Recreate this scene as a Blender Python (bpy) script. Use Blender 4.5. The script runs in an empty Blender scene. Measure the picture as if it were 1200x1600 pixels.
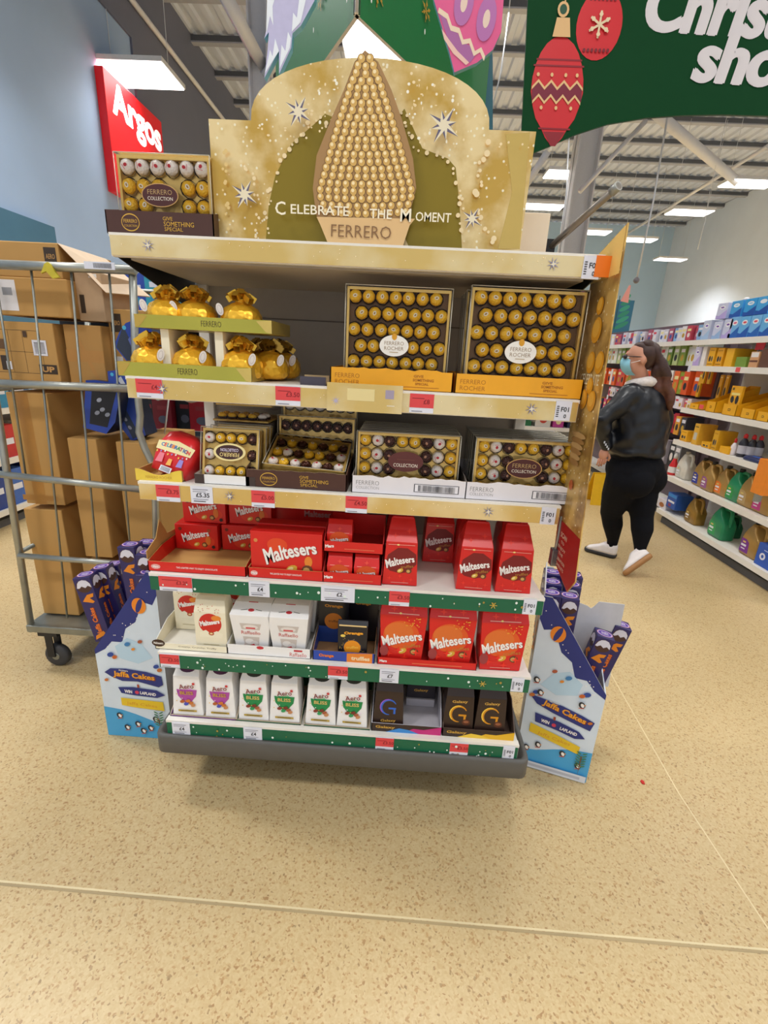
import bpy, bmesh, math, random
from mathutils import Matrix, Vector
from mathutils.geometry import tessellate_polygon
import numpy as np
random.seed(7)
S = bpy.context.scene
COL = S.collection
PI = math.pi
# ------------------------------------------------------------------ camera
FPX, CAMH = 737.6, 1.5
RW = np.array([[0.99781678, 0.06061261, -0.02622561],
               [0.04386808, -0.31144744, 0.94925028],
               [0.04936864, -0.94832832, -0.31342644]])
cam = bpy.data.cameras.new('camera'); camo = bpy.data.objects.new('camera', cam); COL.objects.link(camo)
cam.sensor_fit = 'HORIZONTAL'; cam.sensor_width = 36; cam.lens = FPX / 1200 * 36
cam.clip_start = 0.02; cam.clip_end = 200
m3 = Matrix(((RW[0][0], -RW[0][1], -RW[0][2]), (RW[1][0], -RW[1][1], -RW[1][2]), (RW[2][0], -RW[2][1], -RW[2][2])))
camo.matrix_world = Matrix.Translation((0, 0, CAMH)) @ m3.to_4x4()
S.camera = camo


def at(u, v, x=None, y=None, z=None):
    "world point seen at pixel u,v of the 1200x1600 photograph on a plane x=, y= or z="
    d = RW @ np.array([u - 600, v - 800, FPX])
    t = x / d[0] if x is not None else (y / d[1] if y is not None else (z - CAMH) / d[2])
    return Vector((d[0] * t, d[1] * t, d[2] * t + CAMH))


# ------------------------------------------------------------------ world, lights, exposure
W = bpy.data.worlds.new('world'); S.world = W; W.use_nodes = True
W.node_tree.nodes['Background'].inputs[0].default_value = (0.93, 0.96, 1.0, 1)
W.node_tree.nodes['Background'].inputs[1].default_value = 1.15
S.view_settings.view_transform = 'Standard'; S.view_settings.look = 'None'
S.view_settings.gamma = 1; S.view_settings.use_curve_mapping = False
S.view_settings.exposure = -0.62
LAMP_Z = 6.0
LAMP_W = 80.0


# ------------------------------------------------------------------ materials
def lin(h):
    h = h.lstrip('#')
    o = []
    for i in (0, 2, 4):
        c = int(h[i:i + 2], 16) / 255
        o.append(c / 12.92 if c <= .04045 else ((c + .055) / 1.055) ** 2.4)
    return (*o, 1)


_M = {}


def mat(h, rough=.5, metal=0., noise=.05, scale=30., bump=0., emit=0., spec=.5, name=None, coat=0.):
    key = (h, rough, metal, noise, scale, bump, emit, spec, coat)
    if key in _M: return _M[key]
    m = bpy.data.materials.new(name or 'm_' + h.strip('#')); m.use_nodes = True
    nt = m.node_tree; b = nt.nodes['Principled BSDF']
    c = lin(h)
    b.inputs['Roughness'].default_value = rough; b.inputs['Metallic'].default_value = metal
    b.inputs['Specular IOR Level'].default_value = spec
    if coat: b.inputs['Coat Weight'].default_value = coat; b.inputs['Coat Roughness'].default_value = .08
    b.inputs['Base Color'].default_value = c
    if noise or bump:
        tc = nt.nodes.new('ShaderNodeTexCoord'); n = nt.nodes.new('ShaderNodeTexNoise')
        n.inputs['Scale'].default_value = scale; n.inputs['Detail'].default_value = 2
        nt.links.new(tc.outputs['Object'], n.inputs['Vector'])
        if noise:
            mx = nt.nodes.new('ShaderNodeMix'); mx.data_type = 'RGBA'
            mx.inputs[6].default_value = (*[v * (1 - noise * 1.6) for v in c[:3]], 1)
            mx.inputs[7].default_value = (*[min(1, v * (1 + noise * 1.6)) for v in c[:3]], 1)
            nt.links.new(n.outputs['Fac'], mx.inputs[0]); nt.links.new(mx.outputs[2], b.inputs['Base Color'])
        if bump:
            bp = nt.nodes.new('ShaderNodeBump'); bp.inputs['Strength'].default_value = bump
            bp.inputs['Distance'].default_value = .01
            nt.links.new(n.outputs['Fac'], bp.inputs['Height']); nt.links.new(bp.outputs['Normal'], b.inputs['Normal'])
    if emit:
        b.inputs['Emission Color'].default_value = c; b.inputs['Emission Strength'].default_value = emit
    _M[key] = m
    return m


def ink(h, rough=.5): return mat(h, rough, 0, 0)


def clear_plastic():
    m = bpy.data.materials.new('clear_plastic'); m.use_nodes = True; nt = m.node_tree
    for n in list(nt.nodes): nt.nodes.remove(n)
    o = nt.nodes.new('ShaderNodeOutputMaterial'); t = nt.nodes.new('ShaderNodeBsdfTransparent'); g = nt.nodes.new('ShaderNodeBsdfGlossy')
    t.inputs[0].default_value = (1, 1, 1, 1); g.inputs['Roughness'].default_value = .06
    f = nt.nodes.new('ShaderNodeFresnel'); f.inputs[0].default_value = 1.25
    mx = nt.nodes.new('ShaderNodeMixShader')
    nt.links.new(f.outputs[0], mx.inputs[0]); nt.links.new(t.outputs[0], mx.inputs[1]); nt.links.new(g.outputs[0], mx.inputs[2])
    nt.links.new(mx.outputs[0], o.inputs[0])
    return m


def node_mat(name, build):
    m = bpy.data.materials.new(name); m.use_nodes = True
    build(m.node_tree, m.node_tree.nodes['Principled BSDF']); return m


def ramp(nt, stops, interp='LINEAR'):
    r = nt.nodes.new('ShaderNodeValToRGB'); r.color_ramp.interpolation = interp
    e = r.color_ramp.elements
    while len(e) < len(stops): e.new(.5)
    for i, (p, c) in enumerate(stops):
        e[i].position = p; e[i].color = lin(c) if isinstance(c, str) else (c, c, c, 1)
    return r


def floor_b(nt, b):
    tc = nt.nodes.new('ShaderNodeTexCoord')
    v = nt.nodes.new('ShaderNodeTexVoronoi'); v.inputs['Scale'].default_value = 190; v.inputs['Randomness'].default_value = 1
    nw = nt.nodes.new('ShaderNodeTexNoise'); nw.inputs['Scale'].default_value = 70
    mxv = nt.nodes.new('ShaderNodeMix'); mxv.data_type = 'VECTOR'; mxv.inputs[0].default_value = .012
    nt.links.new(tc.outputs['Object'], nw.inputs['Vector'])
    nt.links.new(tc.outputs['Object'], mxv.inputs[4]); nt.links.new(nw.outputs['Color'], mxv.inputs[5])
    nt.links.new(mxv.outputs[1], v.inputs['Vector'])
    sep = nt.nodes.new('ShaderNodeSeparateColor'); nt.links.new(v.outputs['Color'], sep.inputs[0])
    r1 = ramp(nt, [(0, '#94683a'), (.06, '#b48c58'), (.13, '#c2a676'), (.5, '#c9b182'), (.88, '#d0ba8c'), (.96, '#c0a070'), (1, '#806038')])
    nt.links.new(sep.outputs[0], r1.inputs[0])
    n = nt.nodes.new('ShaderNodeTexNoise'); n.inputs['Scale'].default_value = 1.1; n.inputs['Detail'].default_value = 4
    nt.links.new(tc.outputs['Object'], n.inputs['Vector'])
    r2 = ramp(nt, [(.3, '#b69c6e'), (.7, '#ccb78c')]); nt.links.new(n.outputs['Fac'], r2.inputs[0])
    mx = nt.nodes.new('ShaderNodeMix'); mx.data_type = 'RGBA'; mx.inputs[0].default_value = .3
    nt.links.new(r1.outputs[0], mx.inputs[6]); nt.links.new(r2.outputs[0], mx.inputs[7])
    # dark grit
    v2 = nt.nodes.new('ShaderNodeTexVoronoi'); v2.inputs['Scale'].default_value = 26; nt.links.new(tc.outputs['Object'], v2.inputs['Vector'])
    r3 = ramp(nt, [(.05, .45), (.085, 1.)]); nt.links.new(v2.outputs['Distance'], r3.inputs[0])
    ml = nt.nodes.new('ShaderNodeMix'); ml.data_type = 'RGBA'; ml.blend_type = 'MULTIPLY'; ml.inputs[0].default_value = .6
    nt.links.new(mx.outputs[2], ml.inputs[6]); nt.links.new(r3.outputs[0], ml.inputs[7])
    nt.links.new(ml.outputs[2], b.inputs['Base Color'])
    b.inputs['Roughness'].default_value = .34


def gold_b(base, spark, metal=.75, rough=.27, lo=.45, hi=.62, sc=9, spark_on=True):
    def f(nt, b):
        tc = nt.nodes.new('ShaderNodeTexCoord'); n = nt.nodes.new('ShaderNodeTexNoise'); n.inputs['Scale'].default_value = sc
        n.inputs['Detail'].default_value = 5
        nt.links.new(tc.outputs['Object'], n.inputs['Vector'])
        r = ramp(nt, [(lo, base), (hi, spark)]); nt.links.new(n.outputs['Fac'], r.inputs[0])
        v = nt.nodes.new('ShaderNodeTexVoronoi'); v.inputs['Scale'].default_value = 60; nt.links.new(tc.outputs['Object'], v.inputs['Vector'])
        r2 = ramp(nt, [(.12, 1. if spark_on else 0.), (.2, 0.)]); nt.links.new(v.outputs['Distance'], r2.inputs[0])
        mx = nt.nodes.new('ShaderNodeMix'); mx.data_type = 'RGBA'; nt.links.new(r2.outputs[0], mx.inputs[0])
        nt.links.new(r.outputs[0], mx.inputs[6]); mx.inputs[7].default_value = lin('#fff3d0')
        nt.links.new(mx.outputs[2], b.inputs['Base Color'])
        b.inputs['Metallic'].default_value = metal; b.inputs['Roughness'].default_value = rough
    return f


def foil_b(c, bump=.5, sc=55, metal=.85, rough=.28):
    def f(nt, b):
        tc = nt.nodes.new('ShaderNodeTexCoord'); v = nt.nodes.new('ShaderNodeTexVoronoi'); v.inputs['Scale'].default_value = sc
        nt.links.new(tc.outputs['Object'], v.inputs['Vector'])
        bp = nt.nodes.new('ShaderNodeBump'); bp.inputs['Strength'].default_value = bump; bp.inputs['Distance'].default_value = .004
        nt.links.new(v.outputs['Distance'], bp.inputs['Height']); nt.links.new(bp.outputs['Normal'], b.inputs['Normal'])
        b.inputs['Base Color'].default_value = lin(c); b.inputs['Metallic'].default_value = metal; b.inputs['Roughness'].default_value = rough
    return f


FLOOR = node_mat('terrazzo', floor_b)
GOLD_PRINT = node_mat('gold_print', gold_b('#cba44c', '#f2d9a0', .4, .28, .40, .60))
GOLD_FLAT = mat('#a58b35', .22, .8, .03, 6)
GOLD_STRIP = node_mat('gold_strip', gold_b('#e0c074', '#f0dba8', .55, .2, sc=5, spark_on=False))
FOIL = node_mat('foil_gold', foil_b('#ffc828', .4, 200, .12, .32))
FOIL_BAG = node_mat('foil_bag', foil_b('#fcc235', .8, 60, .5, .25))
FOIL_DARK = node_mat('foil_dark', foil_b('#4a2218', .6, 200, .4, .3))
FOIL_WHITE = node_mat('foil_white', foil_b('#fdf3ea', .4, 200, .0, .4))
FOIL_DIM = node_mat('foil_insert', foil_b('#e6c06a', .5, 60, .3, .3))
CLEAR = clear_plastic()
WHITE_SHELF = mat('#efeae0', .4, 0, .02)
GREY_METAL = mat('#9a9a92', .4, .7, .12, 12)
DARK_GREY = mat('#5d5b57', .55, 0, .05)
BLACK = mat('#17171a', .5, 0, .04)
CARD = mat('#bf9252', .75, 0, .06, 6)
CARD2 = mat('#b28548', .75, 0, .06, 6)
RED = mat('#d8201c', .33, 0, .05, 12)
GREEN = mat('#0f6444', .45, 0, .04)
WHITE = mat('#f2f0ee', .45, 0, .02)
CREAM = mat('#f1e8cc', .45, 0, .03)
BROWN = mat('#4b2a20', .4, 0, .05)
YELLOW = mat('#f0a91c', .45, 0, .05)


# ------------------------------------------------------------------ mesh builder
_T = {}


def text_geo(s, bold=0.02, res=2):
    key = (s, bold, res)
    if key in _T: return _T[key]
    cu = bpy.data.curves.new('t', 'FONT'); cu.body = s; cu.align_x = 'CENTER'; cu.align_y = 'CENTER'; cu.size = 1
    cu.offset = bold; cu.resolution_u = res; cu.fill_mode = 'FRONT'
    o = bpy.data.objects.new('t', cu); COL.objects.link(o)
    dg = bpy.context.evaluated_depsgraph_get(); me = o.evaluated_get(dg).to_mesh()
    v = [tuple(p.co)[:2] for p in me.vertices]; f = [tuple(p.vertices) for p in me.polygons]
    o.evaluated_get(dg).to_mesh_clear()
    bpy.data.objects.remove(o); bpy.data.curves.remove(cu)
    if v:
        xs = [p[0] for p in v]; ys = [p[1] for p in v]
        cx, cy = (min(xs) + max(xs)) / 2, (min(ys) + max(ys)) / 2
        w, h = max(xs) - min(xs), max(ys) - min(ys)
        v = [((x - cx) / w, (y - cy) / h) for x, y in v]
        _T[key] = (v, f, w / max(h, .01))
    else: _T[key] = ([], [], 1)
    return _T[key]


class MB:
    def __init__(s): s.v = []; s.f = []; s.m = []; s.sm = []; s.mats = []; s.X = Matrix()

    def mi(s, m):
        if m not in s.mats: s.mats.append(m)
        return s.mats.index(m)

    def add(s, vs, fs, m, smooth=False):
        n = len(s.v); i = s.mi(m)
        s.v += [tuple(s.X @ Vector(p)) for p in vs]
        s.f += [tuple(n + k for k in f) for f in fs]; s.m += [i] * len(fs); s.sm += [smooth] * len(fs)
        return s

    def box(s, x0, y0, z0, x1, y1, z1, m):
        v = [(x0, y0, z0), (x1, y0, z0), (x1, y1, z0), (x0, y1, z0), (x0, y0, z1), (x1, y0, z1), (x1, y1, z1), (x0, y1, z1)]
        return s.add(v, [(0, 3, 2, 1), (4, 5, 6, 7), (0, 1, 5, 4), (1, 2, 6, 5), (2, 3, 7, 6), (3, 0, 4, 7)], m)

    def rings(s, R, m, cap=True, smooth=True, closed=False):
        n = len(R[0]); v = [p for r in R for p in r]; f = []
        K = len(R)
        for k in range(K if closed else K - 1):
            a, b = k * n, ((k + 1) % K) * n
            for i in range(n):
                j = (i + 1) % n; f.append((a + i, a + j, b + j, b + i))
        s.add(v, f, m, smooth)
        if cap and not closed:
            base = len(s.v) - len(v); i = s.mi(m)
            s.f.append(tuple(base + k for k in reversed(range(n)))); s.m.append(i); s.sm.append(False)
            s.f.append(tuple(base + (K - 1) * n + k for k in range(n))); s.m.append(i); s.sm.append(False)
        return s

    def tube(s, pts, r, m, n=8, cap=True):
        pts = [Vector(p) for p in pts]; R = []
        for i, p in enumerate(pts):
            d = (pts[min(i + 1, len(pts) - 1)] - pts[max(i - 1, 0)]).normalized()
            a = Vector((0, 0, 1)) if abs(d.z) < .9 else Vector((1, 0, 0))
            u = d.cross(a).normalized(); w = d.cross(u)
            rr = r[i] if isinstance(r, (list, tuple)) else r
            R.append([tuple(p + (u * math.cos(t) + w * math.sin(t)) * rr) for t in [2 * PI * k / n for k in range(n)]])
        return s.rings(R, m, cap)

    def lathe(s, prof, m, n=16, c=(0, 0, 0), sy=1.):
        R = [[(c[0] + r * math.cos(2 * PI * k / n), c[1] + sy * r * math.sin(2 * PI * k / n), c[2] + z) for k in range(n)] for r, z in prof]
        return s.rings(R, m)

    def ball(s, c, r, m, nu=12, nv=8):
        if not isinstance(r, (tuple, list)): r = (r, r, r)
        R = []
        for j in range(nv + 1):
            t = PI * (j / nv) * .998 + .001 - PI / 2
            R.append([(c[0] + r[0] * math.cos(t) * math.cos(2 * PI * k / nu), c[1] + r[1] * math.cos(t) * math.sin(2 * PI * k / nu), c[2] + r[2] * math.sin(t)) for k in range(nu)])
        return s.rings(R, m)

    def prism(s, pts, fr, d, m, m2=None):
        "pts outline in frame fr, extruded d backwards"
        o, u, v = fr; n = u.cross(v)
        A = [tuple(o + u * a + v * b) for a, b in pts]; B = [tuple(o + u * a + v * b - n * d) for a, b in pts]
        k = len(pts)
        s.add(A + B, [tuple(range(k))], m)
        base = len(s.v) - 2 * k; i = s.mi(m2 or m)
        s.f.append(tuple(base + k + q for q in reversed(range(k)))); s.m.append(i); s.sm.append(False)
        for q in range(k):
            r = (q + 1) % k; s.f.append((base + r, base + q, base + k + q, base + k + r)); s.m.append(i); s.sm.append(False)
        return s

    def build(s, name, parent=None, label=None, cat=None, group=None, kind=None, bevel=0):
        me = bpy.data.meshes.new(name); me.from_pydata(s.v, [], s.f); me.update()
        for m in s.mats: me.materials.append(m)
        me.polygons.foreach_set('material_index', s.m); me.polygons.foreach_set('use_smooth', s.sm)
        o = bpy.data.objects.new(name, me); COL.objects.link(o)
        if parent: o.parent = parent
        if bevel:
            b = o.modifiers.new('b', 'BEVEL'); b.width = bevel; b.segments = 2; b.limit_method = 'ANGLE'; b.angle_limit = .7
        return tag(o, label, cat, group, kind)


class Print:
    "flat print on a face: frame o,u,v; each mark lies a hair above the one before"

    def __init__(s, mb, o, u=(1, 0, 0), v=(0, 0, 1), e=.0004, step=.00012):
        s.mb = mb; s.o = Vector(o); s.u = Vector(u).normalized(); s.v = Vector(v).normalized(); s.n = s.u.cross(s.v); s.e = e; s.st = step

    def P(s, a, b): return tuple(s.o + s.u * a + s.v * b + s.n * s.e)

    def poly(s, pts, m):
        s.mb.add([s.P(a, b) for a, b in pts], [tuple(range(len(pts)))], m); s.e += s.st; return s

    def rect(s, cx, cy, w, h, m, rot=0):
        c, q = math.cos(rot), math.sin(rot)
        return s.poly([(cx + c * a - q * b, cy + q * a + c * b) for a, b in ((-w / 2, -h / 2), (w / 2, -h / 2), (w / 2, h / 2), (-w / 2, h / 2))], m)

    def ell(s, cx, cy, rx, ry, m, n=18, rot=0):
        c, q = math.cos(rot), math.sin(rot); P = []
        for k in range(n):
            a, b = rx * math.cos(2 * PI * k / n), ry * math.sin(2 * PI * k / n); P.append((cx + c * a - q * b, cy + q * a + c * b))
        return s.poly(P, m)

    def star(s, cx, cy, r, m, k=8, inner=.28, rot=0):
        return s.poly([(cx + (r if i % 2 == 0 else r * inner) * math.cos(PI * i / k + rot), cy + (r if i % 2 == 0 else r * inner) * math.sin(PI * i / k + rot)) for i in range(2 * k)], m)

    def text(s, t, cx, cy, h, m, w=None, bold=.02, rot=0, shear=0, bend=0, wave=0, res=2):
        v, f, asp = text_geo(t, bold, res)
        if not v: return s
        w = w or h * asp; c, q = math.cos(rot), math.sin(rot); P = []
        for x, y in v:
            a, b = x * w + y * h * shear, y * h * (1 + wave * x) + bend * (x * 2) ** 2 * h
            P.append(s.P(cx + c * a - q * b, cy + q * a + c * b))
        s.mb.add(P, f, m); s.e += s.st; return s


def tag(o, label=None, cat=None, group=None, kind=None):
    if label: o['label'] = label
    if cat: o['category'] = cat
    if group: o['group'] = group
    if kind: o['kind'] = kind
    return o


def thing(name, label, cat, loc=(0, 0, 0), rz=0, group=None, rx=0, ry=0):
    o = bpy.data.objects.new(name, None); COL.objects.link(o); o.empty_display_size = .05
    o.location = loc; o.rotation_euler = (rx, ry, rz)
    return tag(o, label, cat, group)


def dup(root, label, loc, rz=None, group=None, rx=None, ry=None):
    r = root.copy(); COL.objects.link(r); r.location = loc
    e = list(r.rotation_euler)
    if rx is not None: e[0] = rx
    if ry is not None: e[1] = ry
    if rz is not None: e[2] = rz
    r.rotation_euler = e; r['label'] = label
    if group: r['group'] = group
    for ch in list(root.children):
        c = ch.copy(); COL.objects.link(c); c.parent = r
        for g in ch.children:
            d = g.copy(); COL.objects.link(d); d.parent = c
    return r


def struct(mb, name, **k): return mb.build(name, kind='structure', **k)


def ext(name, a, b): return None


V = Vector
XF = (V((0, 0, 0)), V((1, 0, 0)), V((0, 0, 1)))


def fr(o, u=(1, 0, 0), v=(0, 0, 1)): return (V(o), V(u).normalized(), V(v).normalized())


# ================================================================== STRUCTURE
struct(MB().add([(-5.6, -3, 0), (14, -3, 0), (14, 28, 0), (-5.6, 28, 0)], [(0, 1, 2, 3)], FLOOR), 'floor')
JOINT = mat('#dccba0', .4, 0, .1, 8); JOINT2 = mat('#a8946c', .5, 0, .12, 6)
for nm, pts, w, m in (('trim_1', [(-3.2, .925), (-.1, .903), (3.2, .89)], .007, JOINT2), ('trim_2', [(1.24, 3.2), (1.155, 2.07), (1.12, 1.4), (1.13, 1.05), (1.16, .3)], .0045, JOINT),
                      ('trim_3', [(-5, 3.0), (-1.35, 2.95), (1.9, 2.93)], .003, JOINT2)):
    mb = MB()
    for a, b in zip(pts, pts[1:]):
        d = (V(b) - V(a)).normalized(); n = V((-d.y, d.x)) * w / 2
        mb.add([(a[0] - n.x, a[1] - n.y, .0006), (b[0] - n.x, b[1] - n.y, .0006), (b[0] + n.x, b[1] + n.y, .0006), (a[0] + n.x, a[1] + n.y, .0006)], [(0, 1, 2, 3)], m)
        mb.add([(a[0] - n.x, a[1] - n.y + w * 1.2, .0005), (b[0] - n.x, b[1] - n.y + w * 1.2, .0005), (b[0] + n.x, b[1] + n.y + w, .0005), (a[0] + n.x, a[1] + n.y + w, .0005)], [(0, 1, 2, 3)], JOINT)
    struct(mb, nm)
WALL_L = mat('#a0b8d8', .7, 0, .04, 1.5); WALL_R = mat('#dde7f5', .7, 0, .03, 1.5); WALL_B = mat('#b4d0e8', .7, 0, .03, 1.5)
ROOF_Z = 8.4
struct(MB().box(-5.7, -3, 0, -5.5, 28, ROOF_Z, WALL_L), 'wall_left')
struct(MB().box(-5.5, 10.9, 3.3, -5.46, 28, ROOF_Z, mat('#6c6f80', .7, 0, .04, 1.5)), 'trim_92')  # dark grey panel paints the far wall's light falloff into its colour
struct(MB().box(-5.5, 5.5, 6.9, -5.46, 10.9, ROOF_Z, mat('#6c6f80', .7, 0, .04, 1.5)), 'trim_93')  # upper wall's dimming towards the roof, painted as a dark panel
struct(MB().box(13.2, -3, 0, 13.4, 28, ROOF_Z, WALL_R), 'wall_right')
struct(MB().box(-5.5, 27.8, 0, 13.2, 28, ROOF_Z, WALL_B), 'wall_back')
# corrugated roof deck, ribs running away from the camera
mb = MB(); x = -6.0; pr = []
while x < 14:
    pr += [(x, ROOF_Z + .06), (x + .12, ROOF_Z + .06), (x + .16, ROOF_Z), (x + .28, ROOF_Z)]; x += .32
ROOF = mat('#c9d0e0', .55, .1, .05, 2)
mb.add([(a, -3, b) for a, b in pr] + [(a, 28, b) for a, b in pr], [(i, i + len(pr), i + 1 + len(pr), i + 1) for i in range(len(pr) - 1)], ROOF)
struct(mb, 'ceiling')
PUR = mat('#a9abb4', .5, .1, .05); PUR_SHADE = mat('#565a62', .6, 0, .05)  # second tone darkens the purlin webs to draw their shadow bands
n = 3
for i in range(16):
    y = 5.0 + i * 1.45
    mb = MB(); mb.box(-5.5, y, ROOF_Z - .13, 13.2, y + .05, ROOF_Z - .02, PUR_SHADE); mb.box(-5.5, y, ROOF_Z - .16, 13.2, y + .16, ROOF_Z - .13, PUR)
    n += 1; struct(mb, 'trim_%d' % n)
BEAM = mat('#cfd0d6', .5, 0, .03)
c1 = at(409, 170, y=10); c2 = at(892, 390, y=13)
for k, (c, w) in enumerate(((c1, .17), (c2, .25))):
    mb = MB(); x, y = c.x, c.y
    mb.box(x - w, y - .02, 0, x + w, y + .02, 7.9, BEAM); mb.box(x - w, y - w, 0, x - w + .03, y + w, 7.9, BEAM); mb.box(x + w - .03, y - w, 0, x + w, y + w, 7.9, BEAM)
    n += 1; struct(mb, 'trim_%d' % n)


def strut(a, b, r, m=BEAM, sq=True):
    global n
    mb = MB(); mb.tube([a, b], r, m, 4 if sq else 8); n += 1
    return struct(mb, 'trim_%d' % n)


strut(at(345, -20, y=8.5), at(408, 100, y=10), .12)
strut(at(470, 40, y=10), at(412, 120, y=10), .1)
strut(at(1020, 172, y=11), at(1150, 282, y=14), .13)
strut(at(1010, 188, y=12), at(905, 300, y=12), .05)
strut(at(1200, 228, y=15), at(975, 368, y=24), .06)
strut(at(855, 238, y=10), at(815, 300, y=10.5), .08)
strut((-5.4, 5.5, 7.45), (-5.4, 27, 7.45), .05, mat('#dad8d8', .5), False)
# mural panels on walls
TEALW = mat('#44708a', .6, 0, .06, 3)
a = at(0, 305, x=-5.45); b = at(130, 362, x=-5.45)
struct(MB().box(-5.5, 3.0, 0.4, -5.42, 7.9, 3.10, TEALW), 'trim_90')
struct(MB().box(-5.5, 11.6, 0.4, -5.42, 27, 2.9, mat('#3b7fa0', .6, 0, .06)), 'trim_91')

# ------------------------------------------------------------------ hanging lamps
LAMPM = mat('#ffffff', .5, 0, 0, emit=6.)
wire = mat('#d8dade', .4, .5, 0)


def lamp(x, y, label, z=LAMP_Z, w=1.2, h=.55, wires=True, power=1.):
    t = thing('ceiling_light', label, 'ceiling light', (x, y, z), 0, 'suspended lights in rows under the roof')
    mb = MB(); mb.box(-w / 2, -h / 2, 0, w / 2, h / 2, .07, mat('#d8d8d8', .5)); mb.build('housing', t)
    mb = MB(); mb.box(-w / 2 + .02, -h / 2 + .02, -.02, w / 2 - .02, h / 2 - .02, 0, LAMPM); mb.build('diffuser', t)
    if wires:
        for s_ in (-1, 1):
            mb = MB(); mb.tube([(s_ * w * .42, 0, .07), (s_ * w * .42, 0, ROOF_Z - z - .1)], .006, wire, 4); mb.build('suspension_wire', t)
    L = bpy.data.lights.new('lamp', 'AREA'); L.shape = 'RECTANGLE'; L.size = w; L.size_y = h; L.energy = LAMP_W * power
    L.color = (1, .985, .96); L.spread = 2.3
    lo = bpy.data.objects.new('lamp', L); COL.objects.link(lo); lo.parent = t; lo.location = (0, 0, -.03)
    return t


lamps = [((220, 117), 'bright panel light beside the red sign on the blue wall'),
         ((890, 273), 'panel light crossed by the pale column, upper of the pair right of the gold header'),
         ((848, 323), 'panel light just right of the gold header, lower than the column light'),
         ((1170, 287), 'panel light at the right edge below the green banner'),
         ((1077, 332), 'second panel light of the row along the white wall'),
         ((997, 375), 'third and smallest bright panel light of the row along the white wall'),
         ((925, 363), 'tiny far panel light left of the white wall row')]
for (u, v), l in lamps:
    p = at(u, v, z=LAMP_Z); lamp(p.x, p.y, l, h=.9 if u == 220 else .6, power=1.0 if u == 220 else 3.2)
p = at(585, 62, z=LAMP_Z); lamp(p.x, p.y, 'panel light seen through the open bottom of the hanging green box', h=1.5, w=1.0)
for i, (x, y) in enumerate([(x, y) for x in (-3.5, .6, 4.7, 8.8) for y in (-1.6, 2.2, 5.9)]):
    lamp(x, y, 'panel light out of view overhead, %s column from the left, %s' % (('first', 'second', 'third', 'fourth')[i // 3], ('behind the viewer', 'over the stand', 'beyond the stand')[i % 3]), power=1.6 if x < -3 else .9)
for i, (x, y) in enumerate([(-3.9, 15), (-3.9, 20), (0, 14.5), (0, 20), (8.4, 10.5), (11.0, 23), (5.5, 24)]):  # unseen lamps added to brighten the far walls
    lamp(x, y, '%s added far-aisle fill light hidden behind the hanging signs or out of frame' % ('first', 'second', 'third', 'fourth', 'fifth', 'sixth', 'seventh')[i], power=2.6)

# ================================================================== PROMOTIONAL SHELF STAND
FX0, FX1, FY, BY = -.725, .447, 1.25, 1.72
SZ = [1.745, 1.415, 1.132, .85, .576, .31]
stand = thing('shelf_stand', 'tall chocolate display stand with six shelves, gold and green edges and grey base tray', 'shelf stand', (0, 0, 0))
BACKM = mat('#a3998c', .6, 0, .03)
mb = MB(); mb.box(FX0 + .02, BY, .2, FX1 - .02, BY + .03, 1.70, BACKM)
for z in (.5, .78, 1.06, 1.34, 1.6): mb.box(FX0 + .02, BY - .003, z, FX1 - .02, BY, z + .004, mat('#6b6158', .6))
mb.build('back_panel', stand)
for x in (FX0 + .03, FX1 - .03):
    mb = MB(); mb.box(x - .018, BY - .02, .05, x + .018, BY + .05, 1.7, WHITE_SHELF); mb.build('upright', stand, bevel=.002)
RT = mat('#e0474a', .5, 0, .03); RT2 = mat('#e9585a', .5); WT = mat('#e4e6f2', .45, 0, .02); INK = ink('#2a2a30'); GOLDINK = ink('#e6c04a'); GREYINK = ink('#8a8a94'); REDINK = ink('#8d1420')


def ticket(parent, c, kind, txt, w, zt, y0=None):
    "c = photo pixel of the ticket's centre"
    y = (FY if y0 is None else y0) - .006
    p = at(c[0], c[1], y=y); h = .047
    mb = MB(); mb.box(p.x - w / 2, y - .0012, zt - h - .003, p.x + w / 2, y + .0008, zt - .001, WT if kind != 'red' else WT)
    P = Print(mb, (p.x, y - .0013, zt - h / 2 - .002))
    if kind == 'red':
        P.rect(0, .006, w, h - .012, RT); P.text(txt, w * .2, .004, .012, REDINK); P.rect(-w * .18, -.0205, w * .45, .002, GREYINK); P.rect(-w * .15, .012, w * .5, .0015, REDINK)
    elif kind == 'white':
        P.text(txt, w * .05, 0, .013, INK); P.rect(-w * .05, .016, w * .7, .002, GREYINK); P.rect(-w * .1, .010, w * .6, .0015, GREYINK); P.rect(-w * .05, -.012, w * .7, .0015, GREYINK); P.rect(-w * .1, -.018, w * .55, .002, INK)
    else:
        P.text('F01', .004, .004, .012, INK); P.text('0', .006, -.013, .01, INK)
        for k in range(6): P.rect(-w * .35, -.014 + k * .005, w * .16, .002, INK)
    mb.build('price_ticket', parent, label={'red': 'red and white price ticket', 'white': 'white price ticket', 'code': 'small white shelf code ticket'}[kind])


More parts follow.
